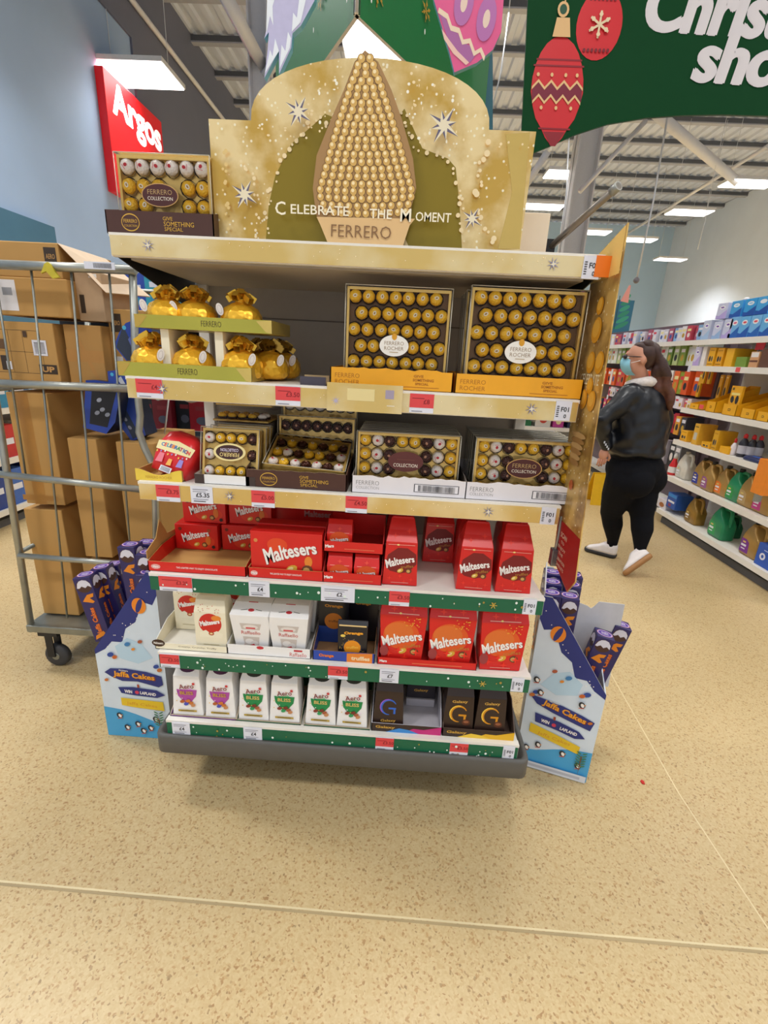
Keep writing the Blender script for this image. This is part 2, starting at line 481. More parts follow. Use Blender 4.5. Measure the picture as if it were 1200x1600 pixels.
TK = {1: [((233, 601), 'red', '£4', .07), ((450, 612), 'red', '£3.50', .065), ((659, 628), 'red', '£8', .062), ((880, 640), 'code', '', .04)],
      2: [((262, 763), 'red', '£3.75', .067), ((315, 768), 'white', '£5.35', .062), ((411, 775), 'red', '£5.00', .065), ((557, 783), 'red', '£4.50', .06), ((857, 803), 'code', '', .04)],
      3: [((274, 907), 'red', '£3.25', .1), ((405, 917), 'white', '£4', .062), ((528, 924), 'white', '£2', .1), ((624, 933), 'red', '£3.50', .06), ((828, 945), 'code', '', .038)],
      4: [((265, 1028), 'red', '£3.50', .062), ((528, 1050), 'red', '£3.50', .062), ((608, 1057), 'white', '£7', .06), ((808, 1073), 'code', '', .038)],
      5: [((283, 1137), 'white', '£4', .06), ((395, 1145), 'white', '£4', .062), ((601, 1161), 'red', '£3.50', .06), ((717, 1170), 'red', '£3.50', .06), ((795, 1173), 'code', '', .038)],
      0: [((925, 412), 'code', '', .04)]}
STRIPG = [(1.745, .045), (1.415, .05), (1.132, .047), (.85, .05), (.576, .052), (.31, .055)]
for i, z in enumerate(SZ):
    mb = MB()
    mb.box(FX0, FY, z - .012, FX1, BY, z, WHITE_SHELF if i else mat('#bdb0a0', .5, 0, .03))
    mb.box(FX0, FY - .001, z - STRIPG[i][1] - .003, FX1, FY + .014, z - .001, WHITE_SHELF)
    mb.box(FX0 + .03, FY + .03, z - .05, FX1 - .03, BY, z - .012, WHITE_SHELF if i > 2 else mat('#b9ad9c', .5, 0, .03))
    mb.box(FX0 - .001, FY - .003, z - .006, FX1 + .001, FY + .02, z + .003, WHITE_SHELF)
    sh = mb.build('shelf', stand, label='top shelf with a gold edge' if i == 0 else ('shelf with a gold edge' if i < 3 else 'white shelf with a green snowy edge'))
    # edge strip
    mb = MB(); h = STRIPG[i][1]; m = GOLD_STRIP if i < 3 else GREEN
    mb.box(FX0 + .002, FY - .005, z - h - .001, FX1 - .002, FY - .001, z - .003 if i < 3 else z - .008, m)
    P = Print(mb, (0, FY - .005, z - h / 2))
    rnd = random.Random(i)
    if i < 3:
        for k in range(26):
            P.ell(FX0 + .03 + rnd.random() * 1.1, (rnd.random() - .5) * h * .6, .0013, .0013, ink('#fff0c8'), 6)
        SIL = mat('#8f8fb0', .3, .4, 0)
        for px in ((285, 2 + 0), (845, 0), (240, 0)) if i == 0 else (((255, 0), (835, 0)) if i == 1 else ((340, 0), (812, 0))):
            pp = at(px[0], 600 if i == 1 else 400, y=FY)
            if i: P.star(pp.x + (-.0 if i == 1 else .0), 0, .017, SIL, 8, .25, .3); P.star(pp.x, 0, .009, ink('#f1e6c8'), 4, .3, .2)
        if i == 0:
            for xx in (-.63, .33): P.star(xx, 0, .016, SIL, 8, .25, .3); P.star(xx, 0, .009, ink('#f1e6c8'), 4, .3, .2)
    else:
        for k in range(34):
            q = rnd.random(); P.ell(FX0 + .03 + rnd.random() * 1.1, (rnd.random() - .5) * h * .62 - .003, .0016 + q * q * .003, .0022 + q * q * .003, ink('#e8f4ec') if rnd.random() < .75 else ink('#a58f3e'), 7)
        if i < 5:
            for a in range(3): P.rect(.30, -.002, .022, .0022, ink('#d2b048'), a * PI / 3)
    mb.build('edge_strip', sh, label='gold printed edge strip with silver stars' if i < 3 else 'green edge strip with white snow specks')
    for (c, k, t, w) in TK[i]: ticket(sh, c, k, t, w, z)
    if i == 3:  # left end of this shelf: plain green tab
        pass
# folded bracket plates at shelf ends
for i, z in enumerate(SZ[:5]):
    for x in (FX0 + .004, FX1 - .006):
        mb = MB(); hh = .12 if i == 0 else .1
        pts = [(FY + .015, z - .012), (BY, z - .012), (BY, z - hh), (BY - .1, z - hh), (FY + .015, z - .045)]
        if i: pts = [(FY + .1, z - .013), (BY, z - .013), (BY, z - hh), (BY - .1, z - hh), (FY + .12, z - .04)]
        mb.prism(pts, (V((x, 0, 0)), V((0, 1, 0)), V((0, 0, 1))), .003, BLACK if i == 0 else WHITE_SHELF)
        mb.build('shelf_bracket', stand, label='black shelf bracket' if i == 0 else 'white shelf bracket')
# base tray
mb = MB(); TX0, TX1, TY = -.765, .488, 1.232
o_ = [(TX0, TY), (TX1, TY), (TX1, BY + .06), (TX0, BY + .06)]


def rrect(x0, y0, x1, y1, r, z, k=4):
    P = []
    for cx, cy, a0 in ((x1 - r, y0 + r, -PI / 2), (x1 - r, y1 - r, 0), (x0 + r, y1 - r, PI / 2), (x0 + r, y0 + r, PI)):
        for j in range(k + 1): a = a0 + PI / 2 * j / k; P.append((cx + r * math.cos(a), cy + r * math.sin(a), z))
    return P


mb.rings([rrect(TX0 + .012, TY + .012, TX1 - .012, BY + .05, .02, .178), rrect(TX0, TY, TX1, BY + .06, .03, .19), rrect(TX0, TY, TX1, BY + .06, .03, .252), rrect(TX0 + .003, TY + .003, TX1 - .003, BY + .057, .028, .262),
          rrect(TX0 + .018, TY + .012, TX1 - .018, BY + .04, .02, .262), rrect(TX0 + .02, TY + .013, TX1 - .02, BY + .038, .02, .2)], DARK_GREY)
mb.build('base_tray', stand, label='dark grey bumper tray round the bottom shelf')
mb = MB(); mb.box(TX0 + .1, TY + .27, 0, TX1 - .1, BY + .02, .18, mat('#4a4743', .6)); mb.build('plinth', stand)
# chrome latch clipped under the right end of the third shelf
mb = MB(); p = at(873, 830, y=1.27)
mb.tube([(p.x, 1.27, 1.1), (p.x, 1.265, 1.05), (p.x - .004, 1.26, 1.0)], .005, GREY_METAL, 6); mb.box(p.x - .014, 1.25, .955, p.x + .006, 1.275, 1.005, mat('#777a80', .3, .8)); mb.build('chrome_clip', stand, label='chrome clip at the right shelf end', bevel=.003)

# gold wobbler card overhanging the second shelf edge
t = thing('shelf_talker_card', 'cream and gold promotional card hanging over the second shelf edge', 'card', (0, 0, 0))
a, b, c, d = at(511, 596, y=1.232), at(630, 604, y=1.232), at(628, 648, y=1.232), at(508, 640, y=1.232)
mb = MB(); w = (b.x - a.x); hh = a.z - d.z
mb.prism([(0, -hh), (w, -hh), (w, 0), (0, 0)], fr((a.x, 1.232, (a.z + b.z) / 2)), .002, GOLD_STRIP)
P = Print(mb, (a.x, 1.232, (a.z + b.z) / 2 - hh / 2)); P.rect(w * .83, .012, .022, .022, ink('#a79bb0')); P.star(w * .12, -.01, .012, ink('#b9b0c8'), 8); P.rect(w * .45, .008, .07, .03, ink('#e9d79a')); P.rect(w * .85, -.016, .02, .003, ink('#e6dcc0'))
mb.build('card', t); mb = MB(); mb.box(a.x + .06, 1.232 + .002, d.z + .01, a.x + .09, 1.245, a.z - .01, GOLD_STRIP); mb.build('clip', t)

# side blade
t = thing('side_blade_banner', 'tall narrow gold banner blade down the right side of the stand, with a red foot', 'banner', (0, 0, 0))
BX = .462


def bl(u, v, x=BX): p = at(u, v, x=x); return p


Yb, Yf, ZT, ZB = 1.335, 1.165, 1.80, .955
blade = [(1.188, ZT), (1.36, ZT - .04), (1.35, 1.55), (1.32, 1.25), (1.285, 1.0), (1.27, .965), (1.14, .932), (1.10, .98), (1.15, 1.30)]
FB = (V((BX, 0, 0)), V((0, -1, 0)), V((0, 0, 1)))
DKGOLD = node_mat('dark_gold_print', gold_b('#9c7333', '#dcb465', .2, .3, .4, .6, 14))
mb = MB(); mb.prism([(-a, b) for a, b in blade], FB, .003, DKGOLD); mb.build('blade_panel', t)
mb = MB(); P = Print(mb, (BX, 0, 0), (0, -1, 0), (0, 0, 1))
P.poly([(-1.293, 1.09), (-1.269, .966), (-1.14, .934), (-1.102, .981), (-1.117, 1.09)], mat('#a3201c', .4, 0, .05))
yc = -1.215
P.poly([(-1.355, 1.70), (-1.359, 1.758), (-1.192, 1.797), (-1.184, 1.70)], ink('#ecc46c'))
for k, (tt, zz, hh) in enumerate([('SCAN', 1.055, .014), ('TO', 1.036, .008), ('ENJOY', 1.018, .011), ('THE', 1.003, .008), ('CELEBRATION', .985, .009), ('MOMENTS', .968, .009)]):
    P.text(tt, yc - .012, zz, hh, ink('#f4dfc0'), w=min(.08, .012 * len(tt)), bold=0)
P.text('CELEBRATE', yc - .03, 1.47, .026, ink('#fbf0c8'), w=.125, bold=.01); P.text('THE', yc - .025, 1.445, .014, ink('#fbf0c8'), w=.035, bold=0)
for (yy, zz, rr) in ((.02, 1.585, .03), (-.035, 1.51, .026), (.02, 1.51, .026), (-.03, 1.42, .025), (.025, 1.42, .025), (-.005, 1.455, .02), (.02, 1.64, .02)):
    P.ell(yc - yy - .02, zz, rr, rr, ink('#e09a1c'), 20); P.ell(yc - yy - .02 - .004, zz + .004, rr * .7, rr * .7, ink('#efb440'), 16)
for k in range(6): P.ell(yc - .03, 1.33 - k * .014, .05 - k * .003, .008, ink('#a87a42' if k % 2 else '#caa066'), 16)
P.ell(yc - .02, 1.2, .014, .014, ink('#c0602c'), 12)
mb.build('blade_print', t, label='printed gold chocolates, CELEBRATE lettering and a red text panel')
mb = MB(); mb.box(FX1 - .02, FY - .008, 1.70, BX, FY - .0055, 1.745, mat('#f07a18', .4)); mb.build('orange_tape', t, label='strip of orange tape holding the banner')

# ------------------------------------------------------------------ header board
t = thing('header_board', 'gold arched header board printed with a tree of chocolates and stars, atop the stand', 'sign', (0, 0, 0))
HY = 1.30
bl_, br_ = at(338, 375, y=HY), at(812, 392, y=HY); tl_, tr_ = at(330, 185, y=HY), at(829, 206, y=HY)
hx0, hx1 = bl_.x, br_.x; hzb = SZ[0] + .003; hz1 = (tl_.z + tr_.z) / 2; htop = at(578, 90, y=HY).z
ax0, ax1 = at(392, 188, y=HY).x, at(764, 205, y=HY).x; cxh = (ax0 + ax1) / 2; ra = (ax1 - ax0) / 2; hh = htop - hz1
out = [(hx0, hzb), (hx1, hzb), (hx1 + .004, hz1), (ax1, hz1)]
for k in range(1, 24): a = PI * k / 24; out.append((cxh + ra * math.cos(a), hz1 + hh * math.sin(a) ** .85))
out += [(ax0, hz1), (hx0 - .003, hz1)]
mb = MB(); mb.prism(out, fr((0, HY, 0)), .012, GOLD_PRINT, mat('#e2c27a', .4, .5)); mb.build('board', t)
mb = MB(); mb.box(hx0 + .05, HY + .013, hzb, hx0 + .08, HY + .12, hz1 - .05, CREAM); mb.build('prop_leg', t); mb = MB(); mb.box(hx1 - .08, HY + .013, hzb, hx1 - .05, HY + .12, hz1 - .05, CREAM); mb.build('prop_leg', t)


def H(u, v): p = at(u, v, y=HY); return (p.x, p.z)


mb = MB(); P = Print(mb, (0, HY, 0))
OL = mat('#8f7a25', .3, .45, .03, 6)


def bubbly(pts, r, m, k=0, seed=0, dens=1.):
    rr = random.Random(seed)
    for a, b in zip(pts, pts[1:]):
        L = math.hypot(b[0] - a[0], b[1] - a[1]); q = max(1, int(L / 9 * dens))
        for j in range(q):
            f = (j + rr.random()) / q; s_ = rr.uniform(.5, 1.2) * r
            p = H(a[0] + (b[0] - a[0]) * f + rr.gauss(0, 3), a[1] + (b[1] - a[1]) * f + rr.gauss(0, 3)); P.ell(p[0], p[1], s_, s_, m, 9)


Lp = [(415, 380), (420, 320), (430, 275), (455, 225), (490, 195), (508, 178), (525, 185), (560, 290), (560, 384), (415, 380)]
Rp = [(640, 388), (600, 300), (620, 185), (632, 170), (660, 232), (700, 248), (712, 262), (718, 320), (722, 392)]
P.poly([H(*q) for q in Lp[:-1]], OL); P.poly([H(*q) for q in Rp], OL)
P.poly([H(*q) for q in ((790, 210), (828, 207), (812, 389), (778, 389), (800, 300))], mat('#d5b666', .25, .6, .03))
SP = ink('#f6dfae'); SP2 = ink('#e8c983')
bubbly([(412, 380), (424, 300), (450, 235), (500, 185), (525, 188)], .0045, SP, seed=3)
bubbly([(628, 175), (650, 235), (700, 250), (716, 290), (722, 385)], .0045, SP, seed=4)
bubbly([(762, 225), (745, 280), (748, 330), (770, 385)], .006, SP, seed=5)
bubbly([(358, 230), (352, 300), (362, 375)], .004, SP2, seed=6)
bubbly([(380, 250), (405, 300), (400, 375)], .004, SP, seed=16)
bubbly([(770, 228), (822, 235)], .003, SP, seed=26)
rr = random.Random(5)
for k in range(120):
    a = rr.uniform(.12, PI - .12); q = rr.uniform(.35, .93); px = cxh + ra * math.cos(a) * q; pz = hz1 - .05 + (hh + .04) * math.sin(a) * q
    P.ell(px, pz, rr.uniform(.001, .004), rr.uniform(.001, .004), SP if k % 3 else ink('#fffbe8'), 7)
# tree outline and its rows of chocolates
TREE = [(520, 388), (497, 340), (492, 300), (498, 250), (520, 195), (540, 150), (556, 108), (572, 90), (592, 108), (612, 150), (628, 195), (645, 255), (650, 300), (640, 340), (625, 392)]
P.poly([H(*q) for q in TREE], ink('#a98250'))
GA, GB, GC = ink('#7d5a2c'), ink('#d9ae5e'), ink('#fbe6b4')
P.e += .0002
row = 0; v = 100.0
while v < 338:
    f = (v - 95) / 215; hw = 10 + 68 * min(1, f) ** .85 if v < 305 else 78 - (v - 305) * .35
    nb = max(1, int(round(hw * 2 / 12.5))); cx = 573 + (v - 100) * .0
    for k in range(nb):
        u = cx - hw + (k + .5) * 2 * hw / nb; bow = 4 * (1 - ((u - cx) / hw) ** 2)
        p = H(u, v + bow); e0 = P.e
        r = .0094
        P.ell(p[0], p[1], r, r, GA, 10); P.ell(p[0], p[1], r * .85, r * .85, GB, 10); P.ell(p[0] - .0015, p[1] + .002, r * .4, r * .4, GC, 8); P.e = e0
    P.e += .00002; v += 11.2; row += 1
P.e += .0006
P.poly([H(*q) for q in ((498, 344), (648, 347), (640, 357), (628, 393), (517, 389), (504, 357))], ink('#e6bf86'))
SA, SB = ink('#66607a'), ink('#efe3c4')
for (u, v, r) in ((470, 184, .03), (692, 205, .036), (388, 310, .031), (735, 347, .024)):
    p = H(u, v)
    for k in range(8):
        a = k * PI / 4 + .25; L = r * 1.1 * (1 if k % 2 else .72); w_ = .27
        tip = (p[0] + L * math.cos(a), p[1] + L * math.sin(a)); s1 = (p[0] + r * w_ * math.cos(a + PI / 8 * 2), p[1] + r * w_ * math.sin(a + PI / 4)); s2 = (p[0] + r * w_ * math.cos(a - PI / 4), p[1] + r * w_ * math.sin(a - PI / 4))
        e0 = P.e; P.poly([p, s2, tip], SA); P.poly([p, tip, s1], SB); P.e = e0
    P.e += .0003
P.e += .0004
p = H(568, 338); ang = math.atan2(H(703, 347)[1] - H(434, 330)[1], H(703, 347)[0] - H(434, 330)[0])
for tx, u, v, hh_, w_ in (('C', 443, 331, .028, None), ('ELEBRATE', 503, 334, .0195, .138), ('THE', 596, 340, .0195, .052), ('M', 634, 342, .027, None), ('OMENT', 676, 345, .0195, .083)):
    p = H(u, v); P.text(tx, p[0], p[1], hh_, ink('#fdf3d8'), w=w_, bold=.01, rot=-.0)
p = H(566, 367); P.text('FERRERO', p[0], p[1], .026, ink('#8a6742'), w=.143, bold=-.005)
mb.build('printed_artwork', t, label='printed tree of wrapped chocolates, silver stars and white lettering')

# small blank card box and a metal arm behind the header's right end
t = thing('cream_card_box', 'plain cream card standing on the top shelf right of the gold header', 'box', (0, 0, 0))
a, b = at(808, 330, y=1.36), at(861, 334, y=1.36); c = at(835, 397, y=1.36)
mb = MB(); mb.box(a.x, 1.36, SZ[0] + .003, b.x, 1.40, (a.z + b.z) / 2, mat('#ecd9bd', .6, 0, .03)); mb.build('card', t, bevel=.002)
t = thing('metal_arm', 'brushed metal pole slanting up behind the right end of the top shelf', 'pole', (0, 0, 0))
a = at(858, 388, y=1.45); b = at(967, 290, y=1.25)
mb = MB(); mb.tube([(a.x, a.y, a.z), (b.x, b.y, b.z)], .0085, mat('#8c8378', .35, .8, .08), 10); mb.build('rod', t)
mb = MB(); d = (b - a).normalized(); mb.tube([tuple(b - d * .02), tuple(b)], .0105, GREY_METAL, 10); mb.build('end_cap', t)
mb = MB(); mb.box(a.x - .012, a.y - .012, SZ[0] + .002, a.x + .012, a.y + .02, a.z + .02, BLACK); mb.build('bracket', t)

# ================================================================== PRODUCTS ON THE STAND
_ball = {}


def choc_mesh(m, r, sticker=True):
    key = (m.name, round(r, 4), sticker)
    if key in _ball: return _ball[key]
    mb = MB()
    # axis of the ball = -Y (towards the front of the box)
    n = 14; R = []
    for k, (a, q) in enumerate([(-.1, .75), (.25, .95), (.75, .82), (1.15, .5), (1.45, .12)]):
        R.append([(q * r * math.cos(2 * PI * j / n) * (1 + .04 * (j % 2)), -r * math.sin(a) * .95, q * r * math.sin(2 * PI * j / n) * (1 + .04 * (j % 2))) for j in range(n)])
    mb.rings(R, m)
    # pleated cup
    C1 = [[(q * r * math.cos(2 * PI * j / 20) * (1 + .05 * (j % 2)), yy * r, q * r * math.sin(2 * PI * j / 20) * (1 + .05 * (j % 2))) for j in range(20)] for q, yy in ((.8, .6), (1.1, -.1))]
    mb.rings(C1, mat('#38201a', .6), cap=False)
    if sticker:
        P = Print(mb, (0, -r * .97, 0), e=.0002)
        if m is FOIL: P.ell(0, 0, r * .34, r * .26, ink('#f6efdc'), 10); P.ell(0, 0, r * .2, r * .12, ink('#b98a2e'), 8)
        elif m is FOIL_WHITE: P.ell(r * .05, -r * .05, r * .22, r * .26, ink('#c81c2c'), 8); P.rect(-r * .1, r * .3, r * .7, r * .08, ink('#e08a90'), .3)
        else: P.ell(0, 0, r * .25, r * .2, ink('#c08a6a'), 8)
    o = mb.build('foil_chocolate'); me = o.data; bpy.data.objects.remove(o); _ball[key] = me
    return me


def place_choc(parent, m, r, x, y, z, rot=(0, 0, 0)):
    o = bpy.data.objects.new('foil_chocolate', choc_mesh(m, r)); COL.objects.link(o); o.parent = parent; o.location = (x, y, z)
    o.rotation_euler = rot
    if m is FOIL_WHITE: o['label'] = 'white wrapped chocolate with a red mark'
    if m is FOIL_DARK: o['label'] = 'dark brown wrapped chocolate'
    return o


def assortment(label, w, h, d, grid, loc, rx=0, rz=0, group=None, oval=None, r=None, stagger=False, lidm=CLEAR, edge=FOIL_DIM, name='chocolate_box', fill=True, ry=0, back=None):
    "flat clear-lidded box of wrapped chocolates standing up, face at y=0; grid = rows (top first) of letters G W D ."
    t = thing(name, label, 'chocolate box', loc, rz, group, rx, ry)
    mb = MB(); bw = .004
    mb.box(-w / 2 + .003, d * .62, .003, w / 2 - .003, d - .002, h - .003, back or edge)
    mb.box(-w / 2 + .003, d * .2, .003, -w / 2 + .009, d * .55, h - .003, edge); mb.box(w / 2 - .009, d * .2, .003, w / 2 - .003, d * .55, h - .003, edge)
    mb.box(-w / 2 + .009, d * .2, h - .010, w / 2 - .009, d * .55, h - .003, edge); mb.box(-w / 2 + .009, d * .2, .003, w / 2 - .009, d * .55, .009, edge)
    mb.build('gold_insert', t)
    # transparent lid with pale edges
    mb = MB()
    mb.add([(-w / 2, 0, 0), (w / 2, 0, 0), (w / 2, 0, h), (-w / 2, 0, h)], [(0, 1, 2, 3)], lidm)
    mb.add([(-w / 2, 0, 0), (-w / 2, d, 0), (-w / 2, d, h), (-w / 2, 0, h)], [(0, 1, 2, 3)], lidm); mb.add([(w / 2, 0, 0), (w / 2, d, 0), (w / 2, d, h), (w / 2, 0, h)], [(0, 1, 2, 3)], lidm)
    mb.add([(-w / 2, 0, h), (w / 2, 0, h), (w / 2, d, h), (-w / 2, d, h)], [(0, 1, 2, 3)], lidm)
    mb.build('clear_lid', t, label='transparent plastic lid')
    mb = MB(); em = mat('#cfc8b4', .25, .1, 0); q = .0011
    for a, b in (((-w / 2, 0, 0), (-w / 2, 0, h)), ((w / 2, 0, 0), (w / 2, 0, h)), ((-w / 2, 0, h), (w / 2, 0, h)), ((-w / 2, 0, 0), (w / 2, 0, 0)), ((w / 2, 0, h), (w / 2, d, h)), ((-w / 2, 0, h), (-w / 2, d, h))):
        mb.tube([a, b], q, em, 4)
    mb.build('lid_rim', t, kind='stuff')
    if fill:
        K = len(grid); ph = (h - .010) / K
        rnd = random.Random(len(label))
        for j, row in enumerate(grid):
            n_ = len(row); pw = (w - .013) / (n_ + (.5 if stagger else 0)); rr_ = r or min(ph, pw) * .495
            for i, ch in enumerate(row):
                if ch == '.': continue
                x = -w / 2 + .0065 + (i + .5 + (.5 if stagger and j % 2 else 0)) * pw; z = h - .005 - (j + .5) * ph
                place_choc(t, {'G': FOIL, 'W': FOIL_WHITE, 'D': FOIL_DARK}[ch], rr_, x, max(rr_ * 1.02, d * .42), z, (rnd.uniform(-.15, .15), rnd.uniform(-3, 3), rnd.uniform(-.15, .15)))
    if oval:
        ox, oz, ow, oh, style = oval
        mb = MB(); n_ = 28
        o1 = [(ox + ow / 2 * math.cos(2 * PI * k / n_), oz + oh / 2 * math.sin(2 * PI * k / n_)) for k in range(n_)]
        base = {'white': '#f0ece4', 'brown': '#4a1a18', 'blank': '#5a2420', 'cream': '#efdc9a'}[style]
        mb.prism(o1, fr((0, -.001, 0)), .0008, mat(base, .35)); P = Print(mb, (ox, -.001, oz))
        if style == 'white':
            P.text('FERRERO', 0, oh * .12, oh * .17, ink('#8a6a3e'), w=ow * .66, bold=-.01); P.text('ROCHER', 0, -oh * .12, oh * .17, ink('#8a6a3e'), w=ow * .66, bold=-.01); P.ell(0, oh * .42, ow * .09, oh * .16, ink('#d89a20'), 10); P.rect(0, -oh * .3, ow * .3, oh * .03, ink('#b9a27a'))
        elif style == 'brown':
            P.ell(0, 0, ow * .5, oh * .5, ink('#c79b5a'), 28); P.ell(0, 0, ow * .475, oh * .46, ink('#4a1a18'), 28)
            P.text('FERRERO', 0, oh * .13, oh * .2, ink('#c0a068'), w=ow * .66, bold=-.01); P.text('COLLECTION', 0, -oh * .14, oh * .15, ink('#f3e6d4'), w=ow * .68, bold=.0)
        elif style == 'blank':
            P.text('COLLECTION', 0, -oh * .18, oh * .17, ink('#f3e6d4'), w=ow * .68, bold=.0); P.rect(0, oh * .1, ow * .5, oh * .04, ink('#6d3a30'))
        else:
            P.ell(0, 0, ow * .42, oh * .4, ink('#3f1c18'), 28); P.text('COLLECTION', 0, oh * .12, oh * .17, ink('#d8cce0'), w=ow * .55, rot=PI); P.text('FERRERO', 0, -oh * .14, oh * .22, ink('#e8cf86'), w=ow * .6, bold=.01, rot=PI)
        mb.build('oval_label', t)
    return t


def cardboard_tray(label, w, d, hf, hs, m, loc, rz=0, prints=None, inner=None, name='cardboard_tray', torn=0, cat='tray', hb=None, group=None, seed=0):
    "open display tray: low front lip hf, sides rising to hs"
    t = thing(name, label, cat, loc, rz, group); th = .0025; inner = inner or m; hb = hb or hs
    mb = MB(); mb.box(-w / 2, 0, 0, w / 2, d, th, inner); mb.box(-w / 2, d - th, th, w / 2, d, hb, m)
    for sx in (-1, 1):
        x0 = sx * w / 2; pts = [(0, th), (d, th), (d, hb), (d * .35, hs), (.012, hf + (hs - hf) * .2), (0, hf)]
        mb.prism(pts, (V((x0 if sx > 0 else x0 + th, 0, 0)), V((0, 1, 0)), V((0, 0, 1))), th, m, inner)
    mb.build('tray_body', t)
    mb = MB(); k = 22; rnd = random.Random(seed); top = []
    for i in range(k + 1):
        x = -w / 2 + w * i / k; q = 0
        if torn: q = torn * (rnd.random() - .3) * (1 if i in range(2, k - 1) else 0)
        top.append((x, hf + q))
    mb.prism([(-w / 2, 0), (w / 2, 0)] + top[::-1], fr((0, 0, 0)), th, m, mat('#cdb58c', .7) if torn else inner)
    if prints: prints(Print(mb, (0, 0, 0)), w, hf)
    mb.build('printed_lip', t)
    return t


Z1 = SZ[1] + .002; Z2 = SZ[2] + .002; Z3 = SZ[3] + .002; Z4 = SZ[4] + .002; Z5 = SZ[5] + .002; Z0 = SZ[0] + .004


def AX(u, v, y=1.28): return at(u, v, y=y)


# ---- top shelf: two assorted boxes in a brown tray
def pr_brown(P, w, h):
    P.ell(-w * .27, h / 2, w * .085, h * .38, ink('#d8a93c'), 24); P.ell(-w * .27, h / 2, w * .079, h * .33, ink('#4b2a20'), 24)
    P.text('FERRERO', -w * .27, h * .56, h * .15, ink('#d8a93c'), w=w * .125, bold=0); P.text('COLLECTION', -w * .27, h * .36, h * .09, ink('#d8a93c'), w=w * .12, bold=0)
    P.text('GIVE', w * .08, h * .72, h * .16, ink('#d8a93c'), w=w * .09, bold=0); P.text('SOMETHING', w * .18, h * .5, h * .2, ink('#d8a93c'), w=w * .28, bold=0); P.text('SPECIAL', w * .13, h * .28, h * .16, ink('#d8a93c'), w=w * .17, bold=0)


cardboard_tray('brown cardboard tray with gold lettering at the left end of the top shelf', .262, .17, .05, .065, BROWN, (-.608, 1.265, Z0), prints=pr_brown, inner=mat('#7d5a40', .7))
assortment('assorted box with white and gold wrapped chocolates, front one in the brown tray on top', .228, .170, .034, ['WWWWWW', 'GGG.GG', 'GG..GG', 'GGDDGG'], (-.600, 1.285, Z0 + .004), 0, oval=(.0 - .01, .085, .09, .05, 'brown'))
assortment('assorted box hidden behind the front box on the top shelf, gold edge showing', .228, .160, .034, ['WWWWWW', 'GGGGGG', 'GGGGGG'], (-.590, 1.335, Z0 + .004), 0, fill=False)

# ---- second shelf: gift pouches on a two-tier carton
GGREEN = mat('#b9b24a', .25, .55, .12, 5); GEDGE = mat('#d9bd55', .3, .6, .05)


def pouch(label, loc, rz=0, s=1., tagside=1, dim=False):
    t = thing('gift_pouch', label, 'gift pouch', loc, rz, 'gold foil gift pouches with ribbon bows'); r = .061 * s
    mb = MB(); n = 28; R = []
    for q, z in ((.7, 0), (.93, .15), (1., .45), (.96, .78), (.8, 1.08), (.5, 1.27), (.26, 1.36), (.3, 1.42), (.4, 1.48)):
        R.append([(q * r * math.cos(2 * PI * k / n) * (1 + .035 * (k % 2)), q * r * math.sin(2 * PI * k / n) * (1 + .035 * (k % 2)), z * r) for k in range(n)])
    mb.rings(R, FOIL_BAG); mb.build('foil_body', t)
    mb = MB(); rnd = random.Random(int(loc[0] * 1000)); rib = mat('#f0c040' if not dim else '#b8923a', .2, .6, 0)  # rear pouches get a ribbon colour darkened for their shade
    for k in range(22):
        a = rnd.random() * 2 * PI; el = rnd.uniform(-.1, 1.2); L = r * rnd.uniform(.35, .62)
        c = V((math.cos(a) * math.cos(el), math.sin(a) * math.cos(el), math.sin(el) * .55)) * L + V((0, 0, 1.5 * r)); w_ = r * .14
        u = V((-math.sin(a), math.cos(a), 0)); v = V((0, 0, 1)) * .8 + V((math.cos(a), math.sin(a), 0)) * .5; v.normalize(); q = 0
        P4 = [c - u * w_ - v * w_, c + u * w_ - v * w_, c + u * w_ + v * w_, c - u * w_ + v * w_]; nb = u.cross(v) * r * .22
        mb.add([tuple(p - nb) for p in P4] + [tuple(p + nb) for p in P4], [(0, 1, 5, 4), (1, 2, 6, 5), (2, 3, 7, 6), (3, 0, 4, 7)], rib)
    mb.build('ribbon_bow', t, kind='stuff')
    mb = MB(); x = tagside * r * .78
    n_ = 14; pts = [(.010 * s * math.cos(2 * PI * k / n_), .0175 * s * math.sin(2 * PI * k / n_)) for k in range(n_)]
    f = (V((x, -r * .82, r * .95)), V((.92, .2, .35 * -tagside)).normalized(), V((.3 * tagside, 0, .92)).normalized())
    mb.prism(pts, f, .0008, mat('#e8e0d8', .4)); P = Print(mb, f[0], f[1], f[2]); P.ell(0, 0, .006 * s, .012 * s, ink('#b9a4a0'), 12); P.ell(0, 0, .0052 * s, .011 * s, ink('#e8e0d8'), 12)
    mb.build('gift_tag', t, label='white oval gift tag')
    return t


